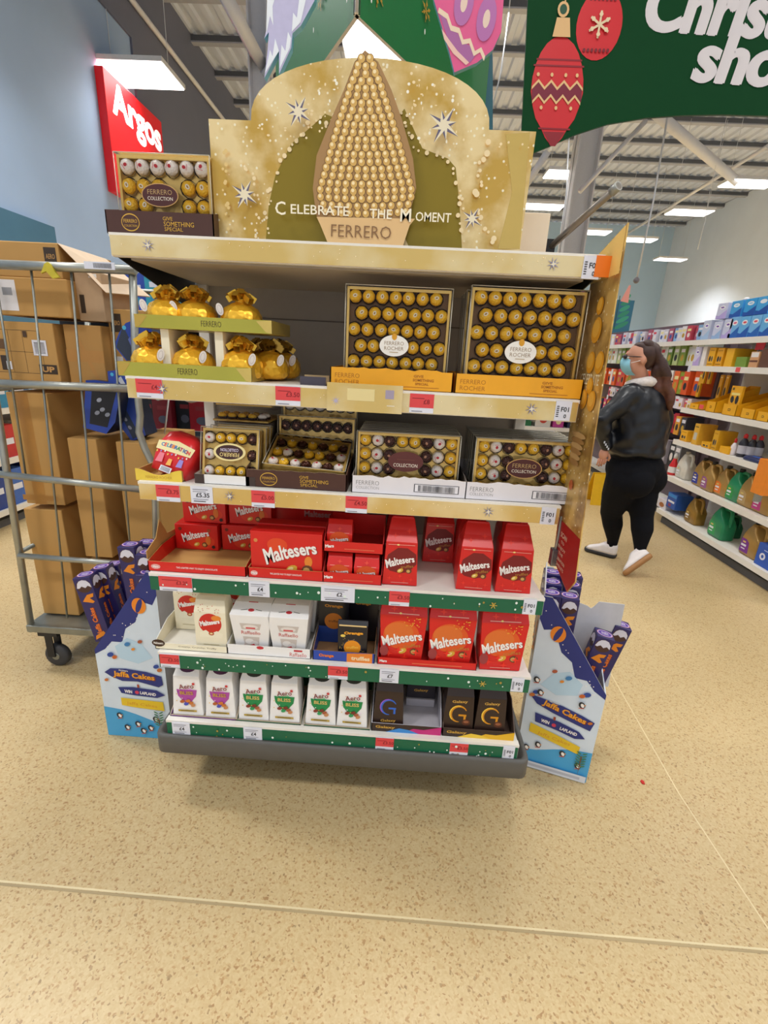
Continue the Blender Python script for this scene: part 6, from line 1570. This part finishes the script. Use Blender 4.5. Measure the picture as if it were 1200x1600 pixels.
for z, h, cols in lrow:
    for k in range(14):
        y = 2.65 + k * .2; c = cols[k % len(cols)]
        mb = MB(); mb.box(-3.55, y, z, -3.22, y + .18, z + h * (.8 + .2 * ((k * 7) % 3) / 2), mat(c, .4, 0, .1)); P = Print(mb, (-3.22, y + .09, z), (0, 1, 0)); P.rect(0, h * .5, .1, .05, ink('#e8e8f0'))
        mb.build('retail_box', None, '%s box, %s from the near end, %s shelf at the far left edge' % (hue_name(c), ORD[k], {.151: 'bottom', .551: 'second', .951: 'third'}[z]), 'box', 'boxes on the far left shelving')

# ================================================================== RED WALL SIGN AND HANGING SIGNS
t = thing('wall_sign', 'red lightbox sign with white letters and a smile stroke on the left blue wall', 'sign', (0, 0, 0))
xw = -5.35; a = at(160, 103, x=xw); b = at(252, 190, x=xw); c = at(252, 245, x=xw); d = at(172, 250, x=xw)
y0, y1 = a.y, b.y; zt, zb = (a.z + b.z) / 2, (c.z + d.z) / 2 - .0
zb = min(c.z, d.z) - .45
mb = MB(); mb.box(-5.5, y0, zb, xw, y1, zt, mat('#d8141c', .4, 0, .02, emit=.25)); mb.build('lightbox', t, bevel=.01)
mb = MB(); P = Print(mb, (xw, (y0 + y1) / 2, zb), (0, 1, 0), e=.004, step=.001); W2 = (y1 - y0); LW = mat('#ffffff', .5, 0, 0, emit=.9)
hs = zt - zb
[P.text('Argos', W2 * .02 + dx, (at(212, 157, x=xw).z + at(212, 222, x=xw).z) / 2 - zb + dz, 1.25 * abs(at(212, 170, x=xw).z - at(212, 217, x=xw).z), LW, w=W2 * .86, bold=.02, res=5) for dx, dz in ((-.014, 0), (0, .01), (.014, 0), (0, -.01))]
sm = [(-.40 + .75 * k / 12, .34 - .12 * math.sin(PI * k / 12)) for k in range(13)]
P.poly([(W2 * x, hs * z_) for x, z_ in sm] + [(W2 * x, hs * (z_ + .055 * math.sin(PI * (i / 12)))) for i, (x, z_) in list(enumerate(sm))[::-1][1:-1]], LW); mb.build('lettering', t, label='white letters and smile stroke')

# big green banner
BYY = 4.2
t = thing('hanging_banner', 'large green hanging banner with red baubles and white lettering at the upper right', 'banner', (0, 0, 0))


def B(u, v, y=BYY): p = at(u, v, y=y); return (p.x, p.z)


GB2 = mat('#08401f', .8, 0, .03, 10, 0, 0, .2)
pts = [B(813, 248), B(860, 228), B(900, 210), B(950, 194), B(1010, 184), B(1070, 180), B(1130, 179), B(1200, 181), B(1290, 190), B(1380, 215), (B(1380, 215)[0], 4.6), (B(825, 0)[0] - .06, 4.6), B(825, 0)]
mb = MB(); mb.prism(pts, fr((0, BYY, 0)), .02, GB2, mat('#0a3a24', .6)); mb.build('banner_board', t)
mb = MB(); P = Print(mb, (0, BYY, 0), e=.002, step=.0006); WB = ink('#ded7d8')
c_ = B(1112, 28); [P.text('Christmas', c_[0] + .32 + dx, c_[1] + .045 + dz, .30, WB, w=1.52, bold=.02, shear=.12, rot=-.03, res=6) for dx, dz in ((-.012, 0), (.0, .005), (.0, -.005), (.012, 0))]
c_ = B(1150, 110); [P.text('shop', c_[0] + .11 + dx, c_[1] + .015 + dz, .38, WB, w=.78, bold=.02, shear=.12, rot=-.03, res=6) for dx, dz in ((-.012, 0), (.0, .005), (.0, -.005), (.012, 0))]
mb.build('lettering', t, label='white bold lettering')


def bauble_long(P, cx, cz, s):
    P.v = V((-.07, 0, 1)).normalized(); cx += .07 * cz

    w, h = .215 * s, .36 * s
    o1 = []
    for k in range(24):
        a = 2 * PI * k / 24; x = math.cos(a); z_ = math.sin(a); ww = w * (.98 if z_ > 0 else .98 - .25 * abs(z_)); o1.append((cx + ww * x * (1 if z_ > -.6 else .85), cz + h * z_))
    P.poly(o1, ink('#d01f26')); P.poly([(cx - .09 * s, cz - .27 * s), (cx + .09 * s, cz - .27 * s), (cx + .02 * s, cz - .37 * s), (cx - .02 * s, cz - .37 * s)], ink('#8e1422'))
    for (z_, ww) in ((.21, .36), (.17, .4), (-.25, .26)): P.rect(cx, cz + z_ * s, ww * s, .012 * s, ink('#8e1422'))
    zig = lambda z_, th, m, ww: P.poly([(cx + (-ww + 2 * ww * k / 8) * s, cz + (z_ + (.025 if k % 2 else -.025) + th) * s) for k in range(9)] + [(cx + (-ww + 2 * ww * k / 8) * s, cz + (z_ + (.025 if k % 2 else -.025) - th) * s) for k in range(8, -1, -1)], m)
    zig(.0, .04, ink('#7a1430'), .2); zig(.045, .01, ink('#e8bd84'), .205); zig(-.05, .01, ink('#e8bd84'), .195)
    for x in (-.16, -.05, .06, .15): P.ell(cx + x * s, cz + .11 * s, .012 * s, .014 * s, ink('#e8bd84'), 8)
    for x in (-.12, .0, .12): P.ell(cx + x * s, cz - .11 * s, .012 * s, .014 * s, ink('#e8bd84'), 8)
    P.poly([(cx - .07 * s, cz + .35 * s), (cx + .07 * s, cz + .35 * s), (cx + .055 * s, cz + .47 * s), (cx - .045 * s, cz + .47 * s)], ink('#e0b47a'))
    P.ell(cx, cz + .52 * s, .045 * s, .05 * s, ink('#e0b47a'), 14); P.ell(cx, cz + .52 * s, .028 * s, .032 * s, ink('#0d4a2c'), 14); P.rect(cx + .01 * s, cz + .8 * s, .01 * s, .5 * s, ink('#e0b47a'))


mb = MB(); P = Print(mb, (0, BYY, 0), e=.003, step=.0006); c_ = B(870, 142); bauble_long(P, c_[0], c_[1], .88); mb.build('printed_bauble', t, label='long red bauble with zigzag bands')
mb = MB(); P = Print(mb, (0, BYY, 0), e=.003, step=.0006); c_ = B(936, 40); P.ell(c_[0], c_[1], .155, .195, ink('#d01f26'), 26)
for z_ in (.14, -.14):
    for k in range(7): P.ell(c_[0] - .08 + k * .027, c_[1] + z_, .010, .012, ink('#7a1420'), 7)
for k in range(3): P.rect(c_[0], c_[1], .15, .014, ink('#e8cfa8'), k * PI / 3 + .5)
for k in range(6): P.ell(c_[0] + .055 * math.cos(k * PI / 3 + .5), c_[1] + .055 * math.sin(k * PI / 3 + .5), .014, .014, ink('#e8cfa8'), 6)
P.rect(c_[0] + .0, c_[1] + .21, .07, .05, ink('#e0b47a')); mb.build('printed_bauble', t, label='round red bauble with a snowflake')
for u in (900, 1150):
    p = B(u, 60); mb = MB(); mb.tube([(p[0], BYY - .01, 4.55), (p[0], BYY - .01, ROOF_Z - .2)], .004, wire, 5); mb.build('suspension_wire', t)

# three-sided hanging box, open below
t = thing('hanging_box_sign', 'green V-shaped hanging box with gold snowflakes, its near corner above the header', 'hanging sign', (0, 0, 0))
ap = at(557, 22, y=3.0); zb = ap.z; L_ = at(440, 190, z=zb); R2 = at(760, 215, z=zb)
ht = 1.0; GG = mat('#0c6b34', .5, 0, .03); INN = mat('#a09a96', .5)
for (q, nm) in ((L_, 'left_panel'), (R2, 'right_panel')):
    d = (V((q.x, q.y, 0)) - V((ap.x, ap.y, 0))).normalized(); n_ = V((-d.y, d.x, 0)) * (.02 if nm == 'right_panel' else -.02)
    e = V((ap.x, ap.y, 0)) + d * 1.5
    A_ = [V((ap.x, ap.y, zb)), V((e.x, e.y, zb)), V((e.x, e.y, zb + ht)), V((ap.x, ap.y, zb + ht))]
    mb = MB(); mb.add([tuple(p) for p in A_], [(0, 1, 2, 3)], GG); mb.add([tuple(p + n_) for p in A_], [(3, 2, 1, 0)], INN); mb.add([tuple(A_[0]), tuple(A_[1]), tuple(A_[1] + n_), tuple(A_[0] + n_)], [(0, 1, 2, 3)], mat('#b8b4b4', .35, .4))
    mb.build('side_panel', t)
    uu = d if nm == 'right_panel' else -d; mb = MB(); P = Print(mb, (ap.x, ap.y, zb), uu, (0, 0, 1), e=.003, step=.0005); s_ = 1 if nm == 'right_panel' else -1
    for (x, z_, r) in ((.16, .16, .06), (.62, .3, .05)) if s_ > 0 else ((-.10, .22, .05), (-.5, .3, .06)):
        for k in range(3): P.rect(x, z_, r * 2, .006, ink('#b08a2c'), k * PI / 3 + .5)
        for k in range(6): P.ell(x + r * .6 * math.cos(k * PI / 3 + .5), z_ + r * .6 * math.sin(k * PI / 3 + .5), .010, .010, ink('#b08a2c'), 5)
        P.rect(x, z_ + .3, .003, .5, ink('#b08a2c'))
    for k in range(6): P.ell(s_ * (.1 + k * .17), .1 + (k * 37 % 5) * .1, .006, .014, ink('#e8e8e0'), 8)
    mb.build('printed_snowflakes', t)
mb = MB(); mb.tube([(ap.x, ap.y - .005, zb), (ap.x, ap.y - .005, zb + ht)], .012, mat('#c8c8cc', .3, .7), 6); mb.build('corner_trim', t)

# teal backing board behind it
t = thing('hanging_teal_board', 'teal hanging board behind the green box, edged by the gold header', 'hanging sign', (0, 0, 0)); TY2 = 4.6
mb = MB(); P = None
for q_ in (((432, 250), (512, 253), (512, -40), (432, -40)), ((690, 262), (770, 265), (770, 100), (765, -40), (690, -40))):
    mb.prism([(at(u_, v_, y=TY2).x, at(u_, v_, y=TY2).z) for u_, v_ in q_], fr((0, TY2, 0)), .02, mat('#246474', .5, 0, .06, 3))
a = at(510, 215, y=TY2); b = at(692, 222, y=TY2); mb.box(a.x - .01, TY2 + .005, a.z - .02, b.x + .01, TY2 + .015, a.z + .02, mat('#246474', .5, 0, .06, 3)); P = Print(mb, (0, TY2, 0), e=.002, step=.0005)
for (u, v) in ((760, 90), (728, 140), (720, 165), (745, 155), (470, 120), (450, 160)): p = at(u, v, y=TY2); P.ell(p.x, p.z, .008, .02, ink('#c8dcd8'), 8)
mb.build('board', t)
# pink bauble cutout
t = thing('bauble_cutout', 'pink and mauve hanging bauble cutout with a cream zigzag at the top centre', 'hanging decoration', (0, 0, 0)); PY = 2.85


def Q2(u, v): p = at(u, v, y=PY); return (p.x, p.z)


o_ = [(710, 113), (702, 80), (690, 40), (678, 0), (670, -60), (700, -130), (760, -140), (790, -60), (787, 0), (783, 50), (770, 78), (745, 98)]
mb = MB(); mb.prism([Q2(*p) for p in o_], fr((0, PY, 0)), .03, mat('#e0558a', .5, 0, .03), mat('#5a9aa4', .5)); mb.build('cutout', t)
mb = MB(); P = Print(mb, (0, PY, 0), e=.001, step=.0003)
P.poly([Q2(*p) for p in ((684, 15), (696, 28), (704, 45), (715, 52), (722, 66), (735, 72), (742, 88), (735, 98), (716, 92), (700, 62))], ink('#a8609a'))
zz = [(686, 12), (700, 22), (706, 40), (718, 44), (724, 62), (735, 60), (742, 80), (752, 74), (758, 88)]
P.poly([Q2(*p) for p in zz] + [Q2(a - 2, b + 8) for a, b in zz[::-1]], ink('#ecd2b4'))
P.poly([Q2(*p) for p in ((690, 45), (700, 60), (715, 80), (733, 98), (728, 102), (708, 84), (694, 62))], ink('#ecc0b0'))
for (u, v) in ((725, 5), (760, 30)): p = Q2(u, v); P.ell(p[0], p[1], .045, .085, ink('#b46aa8'), 20, -.1); P.ell(p[0], p[1], .016, .035, ink('#e8cdb8'), 14, -.1)
mb.build('printed_pattern', t)
mb = MB(); p = Q2(735, -130); mb.tube([(p[0], PY + .015, p[1]), (p[0], PY + .015, ROOF_Z - .2)], .003, wire, 4); mb.build('suspension_wire', t)
# frosty tree cutout
t = thing('frosted_tree_cutout', 'pale lilac jagged frosted tree cutout hanging left of the green box', 'hanging decoration', (0, 0, 0)); FY2 = 3.0


def Q3(u, v): p = at(u, v, y=FY2); return (p.x, p.z)


o_ = [(413, 60), (420, 30), (422, -40), (500, -60), (492, 0), (470, 40), (457, 52), (455, 75), (436, 116), (436, 78), (413, 122), (418, 80), (420, 50)]
mb = MB(); mb.prism([Q3(*p) for p in o_], fr((0, FY2, 0)), .04, mat('#c3bedc', .5, 0, .06, 20), mat('#6fb4c8', .4)); P = Print(mb, (0, FY2, 0), e=.001, step=.0003)
for q in (((416, 55), (422, 25), (427, 40), (426, 10), (432, -10), (418, -20)), ((414, 115), (422, 78), (426, 88), (430, 60), (436, 80)), ((437, 108), (440, 70), (446, 80), (450, 50), (455, 60), (453, 75)), ((456, 50), (458, 20), (464, 28), (468, -5), (478, 0), (470, 35))):
    P.poly([Q3(*p) for p in q], ink('#eef2f6'))
mb.build('cutout', t)
mb = MB(); p = Q3(455, -50); mb.tube([(p[0], FY2 + .02, p[1]), (p[0], FY2 + .02, ROOF_Z - .2)], .003, wire, 4); mb.build('suspension_wire', t)

# small things high up: hanging rods by the right wall, wall cameras
for k, (a, b, l) in enumerate((((1043, 182), (995, 435), 'long white cable hanging in front of the right wall'), ((889, 220), (873, 395), 'bright cable hanging beside the pale column'), ((1110, 295), (1090, 390), 'short cable below a lamp by the right wall'), ((795, 20), (762, 200), 'slack cable right of the pink bauble'))):
    y = (9, 7, 13, 6)[k]; p, q = at(*a, y=y), at(*b, y=y); mb = MB(); mb.tube([(p.x, p.y, p.z), ((p.x + q.x) / 2 + .03, y, (p.z + q.z) / 2), (q.x, q.y, q.z)], .014 if k == 0 else .008, wire, 6)
    if k == 0: mb.ball((q.x, q.y, q.z - .03), .05, mat('#7a7478', .5), 10, 6)
    mb.tube([(p.x, y, p.z), (p.x, y, ROOF_Z - .1)], .006, wire, 5); mb.build('hanging_cable', None, l, 'cable')
for k, (u, v, l) in enumerate(((1007, 464, 'small grey speaker dome high on the far right wall'), (1166, 472, 'small grey dome just above the blue boxes on the right'))):
    p = at(u, v, x=13.15) if k == 0 else at(u, v, y=12); mb = MB()
    mb.ball(tuple(p), .16 if k == 0 else .1, mat('#8a8a90', .5), 12, 8); mb.tube([(p.x, p.y, p.z), (13.2, p.y, p.z + .1)], .03, mat('#8a8a90', .5), 6); mb.build('ceiling_speaker', None, l, 'speaker')

# ================================================================== WOMAN WALKING AWAY
def organic(parts, name, parent, voxel, matfn, mats, origin, smooth=3, label=None, noise=0.):
    "parts = list of chains [(p, r), ...] and ('e', centre, radii, rotz): merged into one continuous skin"
    mb = MB(); m0 = mats[0]
    for c in parts:
        if c[0] == 'e':
            _, p, rd, rz = c; mb.X = Matrix.Translation(V(p)) @ Matrix.Rotation(rz, 4, 'Z'); mb.ball((0, 0, 0), rd, m0, 24, 16); mb.X = Matrix()
        else:
            for (p, r0), (q, r1) in zip(c, c[1:]):
                p, q = V(p), V(q); K = 5
                for k in range(K + 1):
                    f = k / K; mb.ball(tuple(p.lerp(q, f)), r0 + (r1 - r0) * f, m0, 14, 10)
                mb.tube([tuple(p), tuple(q)], [r0 * .999, r1 * .999], m0, 16)
    o = mb.build('tmp'); md = o.modifiers.new('r', 'REMESH'); md.mode = 'VOXEL'; md.voxel_size = voxel; md.use_smooth_shade = True
    sm = o.modifiers.new('s', 'SMOOTH'); sm.iterations = smooth; sm.factor = .6
    dg = bpy.context.evaluated_depsgraph_get(); me = bpy.data.meshes.new_from_object(o.evaluated_get(dg)); bpy.data.objects.remove(o)
    me.materials.clear()
    for m in mats: me.materials.append(m)
    org = V(origin)
    if noise:
        from mathutils import noise as nz
        for v in me.vertices: v.co += v.normal * nz.noise(V((v.co.x * 11 + v.co.z * 5, v.co.y * 9, v.co.z * 12 - v.co.x * 6))) * noise
    for p in me.polygons: p.material_index = matfn(p.center); p.use_smooth = True
    for v in me.vertices: v.co -= org
    ob = bpy.data.objects.new(name, me); COL.objects.link(ob); ob.parent = parent
    return tag(ob, label)


def mid(a, b, f=.5): return V(a).lerp(V(b), f)


O_ = V((1.74, 3.55, 0))
woman = thing('person', 'woman in black jacket and leggings with a long ponytail and blue mask, walking away', 'person', tuple(O_))
SKIN = mat('#c98f74', .5, 0, .03); LEG = mat('#0b0c12', .9, 0, .05, 30, 0, 0, .2); LEATHER = mat('#0a0e16', .36, 0, .1, 14); HAIR = mat('#3a2018', .5, 0, .25, 60); HAIR2 = mat('#583020', .5, 0, .25, 60)
yb = 3.52
pel = at(989, 742, y=yb); wst = at(993, 695, y=yb); chest = at(1001, 640, y=3.5); neckb = at(1004, 596, y=3.5); head = at(1000, 563, y=3.46)
dF = V((-.6, .8, 0)).normalized(); lF = V((-dF.y, dF.x, 0)); RZF = math.atan2(dF.y, dF.x) - PI / 2
heelL = at(962, 872, z=0); toeL = at(917, 860, z=0); dirL = (toeL - heelL).normalized()
ankL = heelL + dirL * .05 + V((0, 0, .1)); ankR = at(1000, 862, y=3.40); ballR = at(985, 898, z=.03)
hipL = pel + lF * .10 + V((0, 0, .0)); hipR = pel - lF * .10
knL = at(955, 800, y=3.64); knR = at(1003, 806, y=3.47)
hf = V((-.96, .28, 0)).normalized(); HRZ = math.atan2(hf.y, hf.x) - PI / 2
hl = V((-hf.y, hf.x, 0))
BD = [('e', pel + V((0, 0, .05)), (.225, .19, .16), RZF), ('e', pel - dF * .07 + lF * .09 - V((0, 0, .02)), (.12, .13, .13), RZF), ('e', pel - dF * .07 - lF * .09 - V((0, 0, .02)), (.12, .13, .13), RZF),
      ('e', mid(pel, wst, .8), (.195, .155, .13), RZF), ('e', chest, (.185, .13, .17), RZF), ('e', mid(chest, neckb, .55), (.17, .10, .09), RZF),
      [(hipL - V((0, 0, .02)), .135), (mid(hipL, knL, .5), .118), (knL, .082)], [(knL, .08), (mid(knL, ankL, .35) - dirL * .01, .076), (ankL + V((0, 0, .05)), .045), (ankL, .04)],
      [(hipR - V((0, 0, .02)), .135), (mid(hipR, knR, .5), .118), (knR, .082)], [(knR, .08), (mid(knR, ankR, .35) + V((.0, -.015, 0)), .078), (mid(ankR, knR, .15), .046), (ankR, .04)],
      [(neckb - V((0, 0, .03)), .06), (head - V((0, 0, .06)), .052)],
      ('e', head + V((0, 0, .035)) - hf * .008, (.076, .094, .085), HRZ), ('e', head + hf * .03 - V((0, 0, .03)), (.058, .065, .075), HRZ), ('e', head + hf * .05 - V((0, 0, .075)), (.035, .032, .026), HRZ),
      ('e', head + hf * .098 - V((0, 0, .01)), (.013, .016, .02), HRZ), ('e', head + hf * .088 + V((0, 0, .035)), (.03, .012, .014), HRZ),
      ('e', head + hl * .074 - hf * .005, (.012, .02, .03), HRZ), ('e', head - hl * .074 - hf * .005, (.012, .02, .03), HRZ)]
organic(BD, 'body', woman, .0105, lambda c: 0 if c.z > 1.40 else 1, [SKIN, LEG], O_, 2, 'figure with bare face and neck and black leggings')
# jacket
shL = chest + lF * .175 + V((0, 0, .10)); shR = chest - lF * .175 + V((0, 0, .10))
elL = at(940, 655, y=3.38); wrL = at(946, 694, y=3.42); elR = at(1040, 660, y=3.66); wrR = at(1030, 695, y=3.72)
hem = wst - V((0, 0, .05))
JK = [('e', hem + V((0, 0, .02)), (.235, .20, .075), RZF), ('e', mid(hem, chest, .35), (.232, .195, .19), RZF), ('e', mid(hem, chest, .55), (.228, .188, .2), RZF), ('e', mid(hem, chest, .8), (.222, .178, .2), RZF), ('e', chest + V((0, 0, .03)), (.215, .16, .17), RZF), ('e', mid(chest, neckb, .5), (.165, .12, .08), RZF),
      [(shL, .078), (mid(shL, elL), .07), (elL, .06), (mid(elL, wrL), .056), (wrL, .045)], [(shR, .078), (mid(shR, elR), .07), (elR, .06), (wrR, .045)]]
organic(JK, 'jacket', woman, .012, lambda c: 0, [LEATHER], O_, 6, 'black leather jacket', .016)
FUR = mat('#dcd2ca', .8, 0, .12, 60, .3)
cb = neckb - V((0, 0, .0)); R = []
mb = MB(); pts = []
for k in range(17):
    a = -2.3 + 4.6 * k / 16; p = cb - dF * .085 * math.cos(a) + lF * .10 * math.sin(a) + V((0, 0, .005 - .035 * (1 - math.cos(a)) * .6)) - O_; pts.append(tuple(p))
mb.tube(pts, [.028 + .01 * math.sin(PI * k / 16) for k in range(17)], FUR, 10); mb.build('fur_collar', woman, 'cream fur collar')
# cuff zips
mb = MB(); 
for k in range(4): p = wrL + V((-.03 + .012 * k, -.05, .02 - .015 * k)) - O_; mb.box(p.x - .005, p.y, p.z - .008, p.x + .005, p.y + .003, p.z + .008, mat('#c8ccd4', .25, .8))
mb.build('cuff_studs', woman, 'silver cuff studs', kind='stuff')
# left hand, fingers curled into the pocket edge
mb = MB(); hd = V((.02, .03, -1)).normalized(); w0 = wrL - V((0, 0, .03)) - O_
mb.rings([rrect(-.035, -.012, .035, .012, .01, -z_) for z_ in (0, .04, .075)][::-1], SKIN) if False else None
palm = w0 + hd * .04; mb.ball(tuple(palm), (.034, .02, .045), SKIN, 12, 8)
for k in range(4):
    b0 = palm + V((-.024 + .016 * k, 0, -.035)); L_ = (.06, .07, .066, .05)[k]; mb.tube([tuple(b0), tuple(b0 + V((0, .004, -L_ * .5))), tuple(b0 + V((0, .02, -L_ * .85)))], [.009, .0085, .007], SKIN, 7)
b0 = palm + V((.03, -.005, .0)); mb.tube([tuple(b0), tuple(b0 + V((.018, .005, -.025))), tuple(b0 + V((.016, .014, -.05)))], [.011, .009, .008], SKIN, 7)
mb.build('left_hand', woman)
# hair, ponytail
HR = [('e', head + V((0, 0, .045)) - hf * .036, (.083, .085, .082), HRZ), ('e', head - hf * .05 + V((0, 0, .01)), (.068, .055, .07), HRZ), ('e', head + V((0, 0, .088)) - hf * .01, (.066, .07, .036), HRZ)]
organic(HR, 'hair', woman, .009, lambda c: 0, [HAIR], O_, 2, 'dark brown hair pulled tight')
pt = [at(1013, 540, y=3.42), at(1024, 548, y=3.40), at(1033, 575, y=3.40), at(1040, 600, y=3.40), at(1045, 625, y=3.40), at(1046, 640, y=3.40)]
PT = [[(pt[0], .025), (pt[1], .034), (pt[2], .04), (pt[3], .044), (pt[4], .036), (pt[5], .014)], ('e', pt[0], (.035, .035, .035), 0)]
PT.append([(pt[2] + V((-.03, 0, 0)), .03), (pt[3] + V((-.055, 0, -.03)), .028), (pt[4] + V((-.045, 0, -.02)), .014)])
organic(PT, 'ponytail', woman, .009, lambda c: 0 if c.z > 1.46 else 1, [HAIR, HAIR2], O_, 1, 'long wavy ponytail, lighter brown at the ends', .02)
# mask, glasses
mb = MB(); MK = mat('#93cfe0', .6, 0, .05)
R = []
for j, (dz, f, w_) in enumerate(((.012, .112, .028), (-.01, .122, .045), (-.04, .118, .056), (-.075, .10, .05), (-.1, .07, .035))):
    R.append([tuple(head + hf * (f - .055 * abs(a) ** 1.8) + hl * (w_ * 1.15 * a) + V((0, 0, dz)) - O_) for a in [-1 + 2 * k / 10 for k in range(11)]])
vs = [p for r_ in R for p in r_]; fs = [(j * 11 + i, j * 11 + i + 1, (j + 1) * 11 + i + 1, (j + 1) * 11 + i) for j in range(4) for i in range(10)]
mb.add(vs, fs, MK, True)
for s_ in (1, -1): mb.tube([tuple(head + hf * .06 + hl * .062 * s_ - V((0, 0, .02)) - O_), tuple(head + hf * .0 + hl * .08 * s_ + V((0, 0, .0)) - O_)], .002, WHITE, 4)
mb.build('face_mask', woman, 'pale blue face mask')
mb = MB(); DG = mat('#241a1c', .2, 0, 0)
for s_ in (1, -1):
    mb.tube([tuple(head + hf * .095 + hl * .045 * s_ + V((0, 0, .022)) - O_), tuple(head + hl * .078 * s_ + V((0, 0, .02)) - O_)], .003, DG, 5)
    c = head + hf * .1 + hl * .03 * s_ + V((0, 0, .018)) - O_; mb.ball(tuple(c), (.012, .02, .016), DG, 10, 6)
mb.build('glasses', woman, 'dark glasses')
mb = MB()
for s_ in (1, -1):
    c = head + hf * .082 + hl * .03 * s_ + V((0, 0, .016)) - O_; mb.ball(tuple(c), .010, WHITE, 8, 6)
mb.build('eyes', woman)


# shoes
def shoe(heel, toe, up, label, sole):
    d_ = (toe - heel); L_ = d_.length; d_.normalize(); side = up.cross(d_).normalized(); upn = d_.cross(side).normalized()
    M_ = Matrix((side, d_, upn)).transposed().to_4x4(); M_.translation = heel - O_
    t = mb = MB(); mb.X = M_
    R = [rrect(-.042, .0, .042, L_, .038, .0, 5), rrect(-.046, -.005, .046, L_ + .004, .04, .016, 5), rrect(-.045, -.003, .045, L_, .04, .03, 5)]
    mb.rings(R, sole); mb.build('shoe_sole', woman, label=label + ' sole')
    mb = MB(); mb.X = M_
    S2 = [rrect(-.043, .0, .043, L_ - .005, .038, .03, 5), rrect(-.042, .0, .042, L_ * .9, .036, .05, 5), rrect(-.039, .0, .039, L_ * .62, .034, .08, 5), rrect(-.036, .004, .036, L_ * .45, .032, .11, 5)]
    mb.rings(S2, mat('#e6dedb', .45, 0, .05)); mb.build('shoe', woman, label='white ' + label)


shoe(heelL + V((0, 0, .002)), heelL + dirL * .25 + V((0, 0, .002)), V((0, 0, 1)), 'left trainer', mat('#2a2a2c', .6))
tR = ballR - V((0, 0, .026)) + V((-.02, .03, 0)); hR = ankR + V((.02, -.06, -.06)); dd = (tR - hR).normalized(); hR = tR - dd * .24
shoe(hR, tR, V((-.55, .75, .6)), 'right trainer, heel raised', mat('#a8794a', .6))
